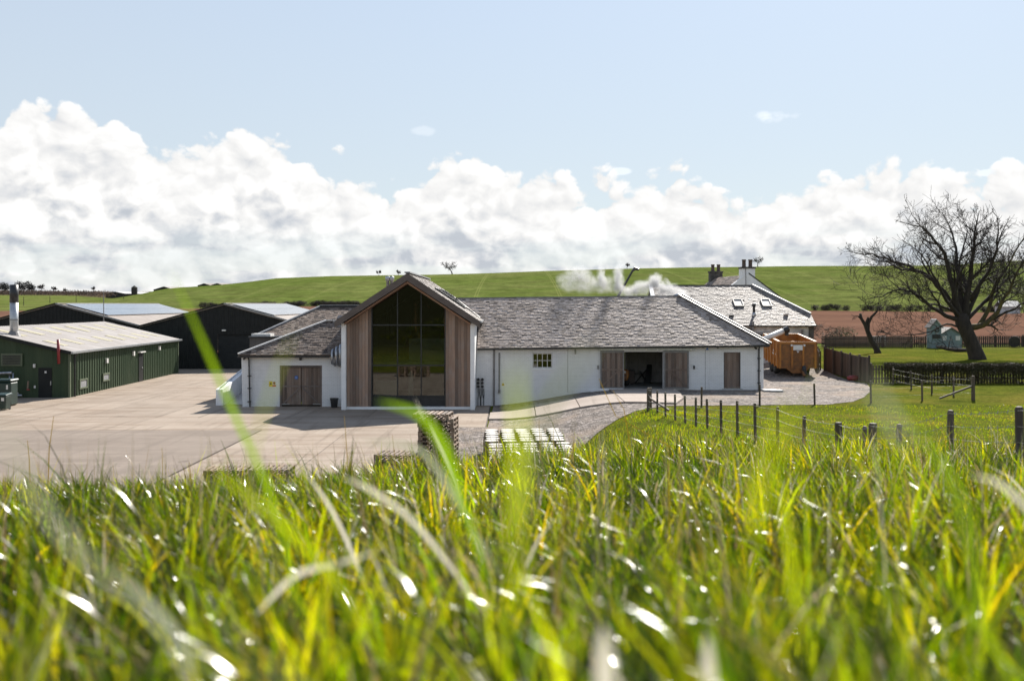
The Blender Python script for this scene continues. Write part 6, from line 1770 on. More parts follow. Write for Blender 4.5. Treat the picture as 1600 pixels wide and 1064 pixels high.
# dense far wood behind the flue: clump of trees that read as one mass, plus scrub belt
def leaf_cloud(mb, rng, c, rx, ry, rz, n, size):
    for _ in range(n):
        while True:
            v = Vector((rng.uniform(-1, 1), rng.uniform(-1, 1), rng.uniform(-1, 1)))
            if v.length < 1: break
        k = 0.75 + 0.25 * rng.random()
        p = Vector((c[0] + v.x * rx, c[1] + v.y * ry, c[2] + v.z * rz))
        a = Vector((rng.gauss(0, 1), rng.gauss(0, 1), rng.gauss(0, 1))).normalized(); b = a.orthogonal().normalized()
        s = size * rng.uniform(0.5, 1.4)
        mb.add([p, p + a * s, p + a * s * 0.5 + b * s * 0.45], [(0, 1, 2)])
rl = random.Random(6)
def wood_mass(name, label, items, mat):
    mb = MB()
    for (px, Y, w, h, n, size) in items:
        p = at(px, 450, Y); z = gz(p.x, Y)
        leaf_cloud(mb, rl, (p.x, Y, z + h * 0.5), w, w * 0.6, h * 0.55, n, size)
    o = mb.build(name, mat, None, kind='stuff')
    tag(o, label, 'trees')
M['far_wood'] = simple('far winter wood', (0.045, 0.042, 0.036), (0.03, 0.034, 0.03), 0.95, 0.2)
M['scrub'] = simple('brown scrub', (0.20, 0.125, 0.095), (0.12, 0.085, 0.065), 0.95, 0.1)
M['gorse'] = simple('dark gorse', (0.045, 0.055, 0.02), (0.09, 0.085, 0.025), 0.95, 0.1)
wood_mass('far_wood', 'dark clump of winter trees on the far left skyline', [(2, 900, 6, 7, 500, 1.3), (-20, 900, 8, 7, 500, 1.3), (8, 890, 5, 6, 300, 1.3), (30, 895, 5, 8, 600, 1.2), (42, 890, 5.5, 8, 700, 1.2), (50, 890, 3, 5, 300, 1.2)], M['far_wood'])
wood_mass('scrub_belt', 'brown belt of scrub and hedges below the far left skyline', [(px, 640 + 20 * math.sin(px), 9, 2.6 + 0.8 * math.sin(px * 0.7), 260, 0.9) for px in range(-90, 165, 9)], M['scrub'])
wood_mass('gorse_slope', 'dark gorse and scrub on the slope behind the large tree', [(px, 300 + 60 * ((px * 7) % 5) / 4, 5, 4 + (px % 3), 380, 0.8) for px in (1482, 1495, 1510, 1540, 1552, 1566, 1585, 1602, 1620, 1640)] + [(px, 395, 7, 6, 320, 0.9) for px in (1470, 1500, 1525, 1560, 1610)], M['gorse'])

# ------------------------------------------------------------------ hedgerow shrubs on the field edge
def shrub_proto(seed, leafy_):
    t = thing('hedgerow_shrub', 'x', 'shrub')
    rng = random.Random(seed); T = Tree(seed)
    for i in range(9):
        a = rng.uniform(0, 6.283)
        T.branch((rng.gauss(0, 0.3), rng.gauss(0, 0.25), -0.1), (math.cos(a) * 0.45, math.sin(a) * 0.45, 1), 1.5, 0.035, 2, 4, 0.03, 0.2, (5, 7), 0.6, 0.8, 0.02)
    mb = MB(); mb.add(T.wood.v, T.wood.f); mb.add(T.fine.v, T.fine.f)
    leaf_cloud(mb, rng, (0, 0, 1.05), 1.05, 0.8, 0.9, 420, 0.2)
    mb.build('twigs', M['hedge_twig'], t, kind='stuff')
    index_children(t)
    return t
protos = [shrub_proto(80 + i, True) for i in range(3)]
rs = random.Random(15); used = set(); count = 0
rows = [(px, 'left') for px in (318, 328, 338)] + [(384 + i * 7.0, 'left') for i in range(26) if i not in (7, 8, 14)] + \
       [(px, 'right') for px in (1276, 1287, 1299, 1310, 1322, 1354, 1363, 1373, 1392, 1404, 1420, 1436, 1452, 1468, 1484, 1540, 1548, 1561, 1572, 1585)]
for i, (px, side) in enumerate(rows):
    Y = 259.5 + rs.uniform(-0.8, 0.8)
    x = (px + rs.uniform(-1.5, 1.5) - 800) / FPX * Y
    pr = protos[i % 3]
    k = sum(1 for q in rows[:i] if q[1] == side)
    lab = f'{ORD[k]} dark hedgerow shrub from the left behind the black sheds' if side == 'left' else f'{ORD[k]} dark hedgerow shrub from the left above the brown field'
    loc = (x, Y, gz(x, Y))
    sc = (rs.uniform(0.75, 1.05), rs.uniform(0.8, 1.2), rs.uniform(0.75, 1.05) * (0.85 if side == 'left' else 1.0))
    if i < 3 and pr['label'] == 'x':
        o = pr; o.location = loc; o.scale = sc; o['label'] = lab
    else:
        o = copy_tree(pr, loc, rs.uniform(-0.4, 0.4), lab, sc)
    o['group'] = 'hedgerow shrubs ' + ('behind the sheds' if side == 'left' else 'above the ploughed field')
# gorsey bush at the corner of the farm building and low green hedge before the field
def bush(name, px, py, Y, w, h, n, mat, label, seed, size=0.16):
    p = at(px, py, Y); t = thing(name, label, 'shrub', (p.x, Y, gz(p.x, Y)))
    mb = MB(); rng = random.Random(seed); z = gz(p.x, Y)
    leaf_cloud(mb, rng, (p.x, Y, z + h * 0.5), w / 2, w / 3, h * 0.55, n, size)
    mb.build('foliage', mat, t, kind='stuff')
    st = MB()
    for i in range(7): st.tube([(p.x + rng.gauss(0, w * 0.08), Y, z - 0.1), (p.x + rng.gauss(0, w * 0.2), Y, z + h * 0.6), (p.x + rng.gauss(0, w * 0.3), Y, z + h)], [0.03, 0.02, 0.008], 4)
    st.build('stem', M['twig'], t)
M['bush_green'] = simple('bush leaves', (0.10, 0.115, 0.03), (0.06, 0.06, 0.025), 0.8, 1.0)
M['bush_brown'] = simple('bush twigs', (0.10, 0.085, 0.05), (0.07, 0.055, 0.04), 0.9, 1.0)
bush('garden_shrub', 1300, 525, 104, 2.6, 1.9, 500, M['bush_brown'], 'brown shrub beyond the garden fence near the farm building', 1, 0.2)
bush('garden_shrub', 1318, 523, 104, 3.0, 2.0, 600, M['bush_green'], 'yellow green shrub beyond the garden fence', 2, 0.2)
for k, (px, h, seed) in enumerate(((1236, 3.6, 31), (1252, 3.0, 32))):
    p = at(px, 480, 100)
    bare_tree(p.x, 100, h + 1.6, seed, ('taller leafless shrub above the pale farm roof hip', 'lower leafless shrub beside the pale farm roof hip')[k], 0.7, maxd=4, name='leafless_shrub', minr=0.012, trunk=0.12)

# ------------------------------------------------------------------ clipped hedge over the picket fence
def hedge():
    rng = np.random.default_rng(2)
    x0, x1 = at(1383, 570, 61.8).x, 37.5
    n = 95000
    x = rng.uniform(x0, x1, n)
    u = rng.random(n)
    low = 0.50 + 0.12 * np.sin(x * 1.7) + 0.10 * np.sin(x * 4.1 + 1) - 0.35 * np.clip((x - 29.2) / 3, 0, 1)
    dense = rng.random(n) < 0.86
    zz = np.where(dense, low + (1.26 + 0.03 * np.sin(x * 3.3) - low) * np.sqrt(u), u * low)
    y = 61.75 + rng.normal(0, 0.20, n)
    zg = terrain(x, y)
    p = np.stack([x, y, zg + zz], -1)
    a = rng.normal(size=(n, 3)); a /= np.linalg.norm(a, axis=1)[:, None]
    b = np.cross(a, rng.normal(size=(n, 3))); b /= np.linalg.norm(b, axis=1)[:, None]
    s = rng.uniform(0.035, 0.085, n)[:, None]
    v = np.stack([p, p + a * s, p + a * s * 0.55 + b * s * 0.5], 1).reshape(-1, 3)
    me = bpy.data.meshes.new('foliage'); me.from_pydata(v.tolist(), [], np.arange(3 * n).reshape(-1, 3).tolist())
    m = simple('hedge leaves', (0.055, 0.058, 0.02), (0.075, 0.055, 0.025), 0.7, 2.5); me.materials.append(m)
    t = thing('clipped_hedge', 'long dark clipped hedge grown over the picket fence', 'hedge', (30, 61.8, gz(30, 61.8)))
    o = bpy.data.objects.new('foliage', me); COL.objects.link(o); o['kind'] = 'stuff'
    o.parent = t; o.location = (-30, -61.8, -gz(30, 61.8))
    st = MB(); rr = random.Random(4)
    xx = x0
    while xx < x1:
        yy = 61.75 + rr.gauss(0, 0.08); z = gz(xx, yy)
        st.tube([(xx, yy, z - 0.05), (xx + rr.gauss(0, 0.06), yy, z + 0.5), (xx + rr.gauss(0, 0.12), yy, z + 1.15)], [0.025, 0.02, 0.008], 4)
        xx += rr.uniform(0.1, 0.3)
    st.build('stems', M['hedge_twig'], t, kind='stuff')
hedge()

# ------------------------------------------------------------------ playhouse, log, garden things
def playhouse():
    Y = 98.0
    a, b = at(1455, 540, Y), at(1471, 540, Y)
    z = gz(a.x, Y)
    t = thing('playhouse', 'blue grey wooden playhouse with little tower beside the far fence', 'playhouse', (a.x, Y, z))
    zt = at(0, 510, Y).z
    MB().box(a.x, b.x, Y, Y + 1.1, z, zt).build('tower', M['playhouse'], t)
    mx = (a.x + b.x) / 2
    for s in (-1, 1):
        q = [(mx, Y - 0.12, zt + 0.72), (mx + s * (mx - a.x + 0.2), Y - 0.12, zt - 0.12), (mx + s * (mx - a.x + 0.2), Y + 1.2, zt - 0.12), (mx, Y + 1.2, zt + 0.72)]
        MB().slab(q if s < 0 else q[::-1], 0.07).build('roof', M['grey_wood'] if s < 0 else M['white_ridge'], t)
    MB().prism([(a.x, Y + 0.01, zt), (b.x, Y + 0.01, zt), (mx, Y + 0.01, zt + 0.62)], (0, 1.0, 0)).build('gable', M['playhouse'], t)
    w = MB().tube([(mx + 0.05, Y - 0.04, zt - 0.35), (mx + 0.05, Y + 0.02, zt - 0.35)], 0.26, 16).build('round_window', M['dark_frame'], t)
    MB().box(mx + 0.03, mx + 0.07, Y - 0.06, Y - 0.042, zt - 0.58, zt - 0.12).box(mx - 0.18, mx + 0.28, Y - 0.059, Y - 0.041, zt - 0.37, zt - 0.33).build('glazing_bar', M['playhouse'], w)
    MB().box(a.x + 0.1, b.x - 0.1, Y - 0.05, Y - 0.002, z + 0.95, z + 1.35).build('hatch', M['dark_frame'], t)
    c = at(1505, 540, Y)
    MB().box(b.x + 0.002, c.x, Y + 0.3, Y + 1.9, z, z + 1.35).build('cabin', M['playhouse'], t)
    m2 = (b.x + c.x) / 2
    for s in (-1, 1):
        q = [(m2, Y + 0.15, z + 2.05), (m2 + s * (m2 - b.x + 0.25), Y + 0.15, z + 1.25), (m2 + s * (m2 - b.x + 0.25), Y + 2.0, z + 1.25), (m2, Y + 2.0, z + 2.05)]
        MB().slab(q if s < 0 else q[::-1], 0.08).build('roof', M['grey_wood'], t)
    MB().prism([(b.x + 0.01, Y + 0.31, z + 1.35), (c.x, Y + 0.31, z + 1.35), (m2, Y + 0.31, z + 2.0)], (0, 1.5, 0)).build('gable', M['playhouse'], t)
    for x in (m2 - 0.9, m2 + 0.45):
        MB().box(x, x + 0.45, Y + 0.26, Y + 0.298, z + 0.75, z + 1.2).build('window', M['white_metal'], t)
    # fallen branches under the tree
    p = at(1490, 548, 90)
    lg = thing('fallen_branch', 'fallen mossy branch lying on the lawn beside the big trunk', 'branch', (p.x, 90, gz(p.x, 90)))
    zz = gz(p.x, 90)
    mb = MB().tube([(p.x - 1.6, 90, zz + 0.5), (p.x - 0.6, 90, zz + 0.28), (p.x + 0.5, 90.2, zz + 0.16), (p.x + 1.8, 90.3, zz + 0.2)], [0.08, 0.16, 0.2, 0.14], 7)
    mb.build('stem', M['bark'], lg)
    T = Tree(71)
    for d in ((-1, 0, 0.5), (-0.6, 0.3, 1), (0.4, -0.2, 0.9), (0.9, 0.2, 0.5)):
        T.branch((p.x - 0.5, 90, zz + 0.3), d, 1.3, 0.05, 2, 4, 0.02, 0.2, (3, 5), 0.62, 0.8, 0.015)
    mb = MB(); mb.add(T.wood.v, T.wood.f); mb.add(T.fine.v, T.fine.f); mb.build('twigs', M['twig'], lg, kind='stuff')
    # dark round bush shape and stored odds by the far fence on the right
    q = at(1585, 535, 99.5); z2 = gz(q.x, 99.5)
    w = thing('cart_wheel', 'dark wheel leaning against the far garden fence', 'wheel', (q.x, 99.5, z2))
    MB().lathe([(0.42, -0.06), (0.55, -0.08), (0.58, 0), (0.55, 0.08), (0.42, 0.06)], (q.x, 99.5, z2 + 0.58), 20, (0.1, 1, 0.15)).build('tyre', M['tyre'], w)
    MB().lathe([(0.42, -0.03), (0.1, -0.05), (0.1, 0.05), (0.42, 0.03)], (q.x, 99.5, z2 + 0.58), 20, (0.1, 1, 0.15)).build('hub', M['black'], w)
    q = at(1392, 536, 100.2); z3 = gz(q.x, 100.2)
    bt = thing('white_garden_seat', 'small white garden seat beyond the far fence', 'seat', (q.x, 103.0, z3))
    MB().box(q.x - 0.7, q.x + 0.7, 103.0, 103.5, z3 + 0.4, z3 + 0.5).build('seat', M['white_metal'], bt)
    MB().box(q.x - 0.7, q.x + 0.7, 103.5, 103.58, z3 + 0.5, z3 + 1.0).build('backrest', M['white_metal'], bt)
    for s in (-0.6, 0.6): MB().box(q.x + s - 0.05, q.x + s + 0.05, 103.1, 103.4, z3, z3 + 0.4).build('leg', M['white_metal'], bt)
    # red plastic sack at the foot of the boarded fence
    q = at(1333, 591, 64); z4 = gz(q.x, 64)
    sk = MB().ball((q.x, 64, z4 + 0.16), 0.35, 12, (1.2, 0.8, 0.55)).build('feed_sack', M['red'], None, smooth=True)
    tag(sk, 'crumpled red sack lying at the foot of the boarded fence', 'sack')
    # stacked flags by the barn corner
    for k, (px, Y, w) in enumerate(((1203, 56.0, 0.8), (1212, 55.8, 0.7))):
        q = at(px, 607, Y); zz = gz(q.x, Y) + 0.03
        o = MB().box(q.x - w / 2, q.x + w / 2, Y - 0.35, Y + 0.35, zz, zz + 0.10).build('stone_slab', M['concrete_in'], None, bevel=0.02)
        tag(o, ('larger loose paving slab on the gravel by the barn corner', 'smaller loose paving slab furthest from the barn corner')[k], 'slab')
playhouse()

# ------------------------------------------------------------------ far farm buildings on the left
def far_shed(px0, px1, py_base, py_eave, py_ridge, Y, depth, label, roofm, wallm, name='farm_shed'):
    a, b = at(px0, py_base, Y), at(px1, py_base, Y)
    ze, zr = at(0, py_eave, Y).z, at(0, py_ridge, Y).z
    z = gz((a.x + b.x) / 2, Y) - 1.0; m = (a.x + b.x) / 2
    t = thing(name, label, 'shed', (m, Y, z))
    MB().prism([(a.x, Y, z), (b.x, Y, z), (b.x, Y, ze), (m, Y, zr), (a.x, Y, ze)], (depth * 0.55, depth, 0)).build('wall', wallm, t)
    for s in (-1, 1):
        e = m + s * ((b.x - a.x) / 2 + 0.3)
        q = [Vector((m, Y - 0.3, zr + 0.15)), Vector((e, Y - 0.3, ze + 0.1)), Vector((e + depth * 0.55, Y + depth, ze + 0.1)), Vector((m + depth * 0.55, Y + depth, zr + 0.15))]
        MB().slab(q if s < 0 else q[::-1], 0.15).build('roof', roofm, t)
far_shed(240, 272, 455, 453, 448, 560, 60, 'distant dark gabled shed below the long hill', M['fibre'], M['dark_sheet'])
far_shed(309, 329, 451, 446.5, 443.3, 470, 50, 'distant dark shed at the left of the pair on the hill shoulder', M['fibre_brown'], M['dark_sheet'])
far_shed(329.5, 349, 449.5, 446.3, 443, 470, 50, 'distant dark shed at the right of the pair on the hill shoulder', M['fibre_brown'], M['dark_sheet'])
far_shed(165, 195, 462, 459, 456, 640, 30, 'distant low pale roofed shed beside the silo', M['white_ridge'], M['far_wood'])
p = at(210, 452, 640); z = gz(p.x, 640)
si = thing('grain_silo', 'distant dark cylindrical silo with conical top', 'silo', (p.x, 640, z))
zt = at(0, 449.5, 640).z
MB().lathe([(1.9, z - 1), (1.9, zt)], (p.x, 640, 0), 14).build('drum', M['far_wood'], si)
MB().lathe([(2.0, zt), (0.2, zt + 1.3)], (p.x, 640, 0), 14).build('cone', M['far_wood'], si)
for k, (px, top, Y) in enumerate(((37, 464, 300), (78, 462, 330), (119, 463, 330), (193, 461, 330), (384, 457, 330), (162, 455, 84))):
    q = at(px, top, Y); z = gz(q.x, Y)
    o = MB().lathe([(0.11 if Y > 100 else 0.05, -0.2), (0.08 if Y > 100 else 0.035, q.z - z)], (q.x, Y, z), 6).build('pole' , M['grey_pipe'] if Y < 100 else M['twig'], None)
    tag(o, ('leftmost thin pole in the far green field', 'pole in the far field behind the left black shed', 'pole above the left black shed ridge', 'pole in the far green field beside the silo', 'pole on the hill slope above the black sheds', 'slim pale pole standing behind the green shed roof')[k], 'pole')
# leaning boom behind the barn ridge, in the steam
a, b, c = at(962, 470, 70), at(988, 424, 70), at(992, 419.5, 70)
bo = thing('loader_boom', 'dark slanting boom rising behind the barn ridge through the steam', 'boom', (a.x, 70, gz(a.x, 70)))
MB().tube([Vector((a.x - 1.0, 70, 0.5)), a, b], [0.10, 0.09, 0.07], 8).build('arm', M['dark_frame'], bo)
MB().tube([b, c, c + Vector((0.28, 0, -0.08))], [0.08, 0.14, 0.09], 8).build('head', M['black'], bo)
# small grey house at the foot of the gorse slope
p = at(1580, 486, 240)
hs = thing('distant_cottage', 'small grey cottage among bushes behind the large tree', 'house', (p.x, 240, gz(p.x, 240)))
z = gz(p.x, 240)
MB().box(p.x - 2, p.x + 2.2, 240, 244, z - 0.5, z + 1.9).build('wall', M['old_wall'], hs)
for s in (-1, 1):
    q = [(p.x - 2.3, 242, z + 3.2), (p.x - 2.3, 242 + s * 2.3, z + 1.8), (p.x + 2.5, 242 + s * 2.3, z + 1.8), (p.x + 2.5, 242, z + 3.2)]
    MB().slab(q if s < 0 else q[::-1], 0.15).build('roof', M['lead'], hs)

# ------------------------------------------------------------------ steam drifting from the vent
def steam():
    Y = 62.6
    lo, hi = at(868, 468, Y), at(1078, 405, Y)
    mb = MB().box(lo.x, hi.x, Y - 1.0, Y + 1.8, 5.6, 9.2)
    m = bpy.data.materials.new('steam'); m.use_nodes = True
    t = NT(m.node_tree); t.n.clear()
    out = t.node('ShaderNodeOutputMaterial'); pv = t.node('ShaderNodeVolumePrincipled')
    t.l.new(pv.outputs[0], out.inputs['Volume'])
    pv.inputs['Color'].default_value = (0.98, 0.98, 0.98, 1); pv.inputs['Anisotropy'].default_value = 0.2
    pos = t.node('ShaderNodeNewGeometry').outputs['Position']
    wn = t.node('ShaderNodeTexNoise'); t.put(wn.inputs['Vector'], pos); wn.inputs['Scale'].default_value = 0.9; wn.inputs['Detail'].default_value = 4
    q = t.vm('ADD', pos, t.vm('MULTIPLY', t.vm('SUBTRACT', wn.outputs['Color'], (0.5, 0.5, 0.5)), (1.5, 1.3, 1.5)))
    acc = None
    for px, py, sx, sz, amt in ((1058, 458, 13, 5, 1.5), (1042, 450, 12, 7, 1.35), (1021, 441, 11, 10, 1.2), (1003, 447, 14, 8, 0.85), (985, 452, 11, 9, 0.7), (968, 441, 9, 17, 0.95), (966, 424, 9, 14, 0.5), (938, 432, 6, 16, 0.8), (908, 432, 15, 13, 0.5), (925, 442, 26, 12, 0.22), (890, 438, 16, 12, 0.25), (950, 445, 22, 10, 0.25)):
        c = at(px, py, Y); k = Y / FPX
        d = t.vm('DIVIDE', t.vm('SUBTRACT', q, tuple(c)), (sx * k * 1.25, 0.75, sz * k * 1.25))
        r = t.node('ShaderNodeVectorMath', operation='LENGTH'); t.l.new(d, r.inputs[0])
        v = t.m('MULTIPLY', t.step(r.outputs['Value'], 1.25, 0.0), amt)
        acc = v if acc is None else t.m('ADD', acc, v)
    n = t.noise(pos, 2.3, 6, 0.65, 0.3)
    dens = t.m('MULTIPLY', acc, t.step(n, 0.30, 0.66))
    t.put(pv.inputs['Density'], t.m('MULTIPLY', dens, 5.0))
    o = mb.build('steam', m, None, kind='stuff')
    tag(o, 'white steam drifting above the barn ridge', 'steam')
steam()

# ------------------------------------------------------------------ grass
def vnoise(x, y, seed, sc):
    rg = np.random.default_rng(seed); v = 0
    for i in range(5):
        a = rg.uniform(0, 6.283); f = sc * (1.0 + 0.7 * i); v = v + np.sin((x * math.cos(a) + y * math.sin(a)) * f + rg.uniform(0, 6.283)) / (1 + 0.5 * i)
    return v / 2.9

def blades(name, x, y, h, w, lean, az, col, mat, flop=None, segs=4, seed=0, z=None):
    """many curved blades as one mesh; all arguments are arrays"""
    rg = np.random.default_rng(seed)
    n = len(x)
    z = terrain(x, y) - 0.02 if z is None else z
    ts = np.linspace(0, 1, segs + 1)
    ld = np.stack([np.cos(az), np.sin(az)], -1)
    tw = az + math.pi / 2 + rg.normal(0, 0.6, n)
    sd = np.stack([np.cos(tw), np.sin(tw), rg.normal(0, 0.15, n)], -1)
    flop = np.zeros(n) if flop is None else flop
    V = np.zeros((n, 2 * segs + 1, 3)); 
    for i, t in enumerate(ts):
        out = lean * (t ** 1.8)
        up = t * np.sqrt(np.clip(1 - 0.55 * (lean * t) ** 2, 0.15, 1)) - flop * t ** 3
        c = np.stack([x + ld[:, 0] * out * h, y + ld[:, 1] * out * h, z + up * h], -1)
        if i < segs:
            ww = (w * (1.0 if t < 0.4 else (1 - (t - 0.4) / 0.6 * 0.75)) * 0.5)[:, None]
            V[:, 2 * i] = c - sd * ww; V[:, 2 * i + 1] = c + sd * ww
        else:
            V[:, 2 * segs] = c
    nv = 2 * segs + 1
    quads = np.array([[2 * i, 2 * i + 1, 2 * i + 3, 2 * i + 2] for i in range(segs - 1)])
    tri = np.array([2 * segs - 2, 2 * segs - 1, 2 * segs])
    base = (np.arange(n) * nv)
    lq = (base[:, None, None] + quads[None]).reshape(n, -1); lt = base[:, None] + tri[None]
    loops = np.concatenate([lq, lt], 1).reshape(-1)
    per = [4] * (segs - 1) + [3]
    tot = np.tile(per, n); start = np.concatenate([[0], np.cumsum(tot)[:-1]])
    me = bpy.data.meshes.new(name)
    me.vertices.add(n * nv); me.vertices.foreach_set('co', V.reshape(-1))
    me.loops.add(len(loops)); me.loops.foreach_set('vertex_index', loops.astype(np.int32))
    me.polygons.add(len(tot)); me.polygons.foreach_set('loop_start', start.astype(np.int32)); me.polygons.foreach_set('loop_total', tot.astype(np.int32))
    me.polygons.foreach_set('use_smooth', np.ones(len(tot), bool))
    a = me.attributes.new('tint', 'FLOAT_COLOR', 'POINT')
    c4 = np.ones((n, nv, 4)); c4[:, :, :3] = col[:, None, :]
    fade = np.linspace(0.8, 1.12, segs + 1)  # roots darker than tips: shade inside the grass put into the colour
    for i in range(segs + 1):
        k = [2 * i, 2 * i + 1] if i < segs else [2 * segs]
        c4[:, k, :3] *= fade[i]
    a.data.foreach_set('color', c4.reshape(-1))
    me.update(calc_edges=True); me.validate()
    me.materials.append(mat)
    o = bpy.data.objects.new(name, me); COL.objects.link(o); o['kind'] = 'stuff'
    return o

M['grass'] = leafy('grass blade', 0.19, 0.6)
GREENS = np.array([(0.080, 0.135, 0.006), (0.120, 0.165, 0.006), (0.050, 0.100, 0.006), (0.155, 0.175, 0.007), (0.175, 0.160, 0.008)])
DRY = np.array([(0.46, 0.38, 0.24), (0.40, 0.31, 0.15), (0.58, 0.53, 0.42), (0.30, 0.20, 0.09)])  # dry stems; the palest also stand in for highlights as painted colour
def colours(rg, n, dry, x, y):
    i = rg.integers(0, len(GREENS), n); f = rg.random(n)[:, None]
    c = GREENS[i] * (1 - f) + GREENS[rg.integers(0, len(GREENS), n)] * f
    patch = np.clip(vnoise(x, y, 5, 0.9) * 0.5 + 0.5, 0, 1)
    c = c * (0.75 + 0.5 * patch)[:, None]
    c[:, 0] *= 0.80 + 0.42 * patch
    k = rg.random(n) < dry
    c[k] = DRY[rg.integers(0, len(DRY), k.sum())] * rg.uniform(0.6, 1.1, (k.sum(), 1))
    return c

def fan(rg, n, r0, r1, half, p=1.0):
    r = np.sqrt(rg.uniform(r0 * r0, r1 * r1, n)) if p == 1 else r0 + (r1 - r0) * rg.random(n) ** p
    a = rg.uniform(-half, half, n)
    return r * np.sin(a), r * np.cos(a)

def bank_grass():
    rg = np.random.default_rng(42)
    X, Y, H, Wd, LE, AZ, C, FL = [], [], [], [], [], [], [], []
    for r0, r1, dens, hm, wm, half in ((0.30, 2.2, 2000, 0.31, 0.0078, 1.25), (2.2, 6.0, 1150, 0.30, 0.0080, 0.98), (6.0, 11.0, 950, 0.29, 0.0085, 0.82), (11.0, 19.0, 520, 0.28, 0.0095, 0.74)):
        n = int(dens * half * (r1 * r1 - r0 * r0))
        # most blades grow in tussocks, the rest between them
        per = 30; nt = int(n * 0.84 / per)
        tx, ty = fan(rg, nt, r0, r1, half)
        rad = rg.uniform(0.03, 0.11, nt); th = rg.uniform(0.45, 1.2, nt) + (rg.random(nt) < 0.18) * rg.uniform(0.1, 0.5, nt); tc = rg.random(nt); tl = rg.normal(0, 0.5, nt)
        k = np.repeat(np.arange(nt), per); m = len(k)
        oa = rg.uniform(0, 6.283, m); orr = rad[k] * np.sqrt(rg.random(m))
        x1 = tx[k] + orr * np.cos(oa); y1 = ty[k] + orr * np.sin(oa)
        n2 = n - m
        x2, y2 = fan(rg, n2, r0, r1, half)
        x = np.concatenate([x1, x2]); y = np.concatenate([y1, y2]); n = len(x)
        rel = np.concatenate([orr / rad[k], rg.uniform(0.3, 1, n2)])
        hh = np.concatenate([th[k] * rg.uniform(0.55, 1.15, m), rg.uniform(0.2, 0.6, n2)]) * hm * (1 + 0.22 * vnoise(x, y, 2, 1.1))
        hh *= np.where(rg.random(n) < 0.03, 1.4, 1.0) * np.where(x > 1, 1.15, 1.0)
        # blades splay outwards from the tussock centre, and the wind pushes them to the left
        azo = np.concatenate([oa, rg.uniform(0, 6.283, n2)])
        vx = np.cos(azo) * (0.25 + 0.75 * rel) - 0.45; vy = np.sin(azo) * (0.25 + 0.75 * rel) - 0.05
        X.append(x); Y.append(y); H.append(hh); Wd.append(wm * rg.uniform(0.5, 1.4, n) * np.where(rg.random(n) < 0.08, 1.5, 1))
        LE.append(np.clip(0.12 + 0.52 * np.hypot(vx, vy) * rg.uniform(0.4, 1.6, n), 0.02, 1.3)); AZ.append(np.arctan2(vy, vx) + rg.normal(0, 0.6, n))
        c = colours(rg, n, 0.10, x, y)
        tone = np.concatenate([(0.18 + 1.22 * tc[k] ** 1.3) * rg.uniform(0.6, 1.35, m), rg.uniform(0.2, 0.8, n2)])
        dryk = c[:, 2] > 0.03
        c = np.where(dryk[:, None], c, c * tone[:, None] * 0.88)
        warm = np.concatenate([tc[k], rg.random(n2)])
        c[:, 0] = np.where(dryk, c[:, 0], c[:, 0] * (0.72 + 0.55 * warm))
        near = np.interp(np.hypot(x, y), [0.8, 3.0], [1.35, 1.0])  # nearest blades tinted brighter: sun shining through is put into their colour
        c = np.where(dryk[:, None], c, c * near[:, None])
        C.append(c); FL.append(np.where(rg.random(n) < 0.38, rg.uniform(0, 0.6, n), 0))
    # dry flowering stalks standing above the leaves
    ns = 1900
    x, y = fan(rg, ns, 1.6, 17.0, 0.8)
    X.append(x); Y.append(y); H.append(rg.uniform(0.36, 0.62, ns)); Wd.append(rg.uniform(0.003, 0.0065, ns)); LE.append(np.clip(rg.normal(0.25, 0.2, ns), 0, 0.9)); AZ.append(rg.normal(2.6, 0.9, ns))
    C.append(DRY[rg.integers(0, 4, ns)] * rg.uniform(0.35, 0.95, (ns, 1))); FL.append(np.zeros(ns))
    X, Y, H, Wd, LE, AZ, FL = map(np.concatenate, (X, Y, H, Wd, LE, AZ, FL)); C = np.concatenate(C)
    print('bank blades', len(X))
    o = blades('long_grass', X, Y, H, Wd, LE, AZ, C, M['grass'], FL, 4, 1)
    tag(o, 'long backlit green grass on the foreground bank', 'grass')
bank_grass()

def turf():
    rg = np.random.default_rng(7)
    xs, ys = [], []
    # lawn strip beyond the crest on the right, plus the grassy bank beside the drive
    n = 120000
    y = rg.uniform(17, 50, n); x = rg.uniform(1.5, 34, n)
    edge = np.interp(y, [17, 27, 33, 38.4, 42, 46.2, 48.2, 49], [1.5, 1.7, 1.85, 2.3, 3.7, 5.8, 7.6, 40])
    vis = (x > edge) & (x < 0.80 * y)
    x, y = x[vis], y[vis]
    m = rg.random(len(x)) < np.clip(0.55 + 0.5 * vnoise(x, y, 9, 1.4), 0.1, 1)
    x, y = x[m], y[m]; n = len(x)
    c = colours(rg, n, 0.035, x, y) * np.array([1.0, 0.95, 1.0])
    h = rg.uniform(0.04, 0.11, n) * (1 + 0.5 * vnoise(x, y, 11, 0.8)) * np.where((y < 30) | (x < 8), 1.6, 1.0)
    o = blades('lawn_grass', x, y, h, rg.uniform(0.010, 0.022, n), np.clip(rg.normal(0.5, 0.25, n), 0, 1.2), rg.uniform(0, 6.283, n), c, M['grass'], None, 2, 3)
    tag(o, 'short yellow green turf on the slope beyond the bank', 'grass')
turf()

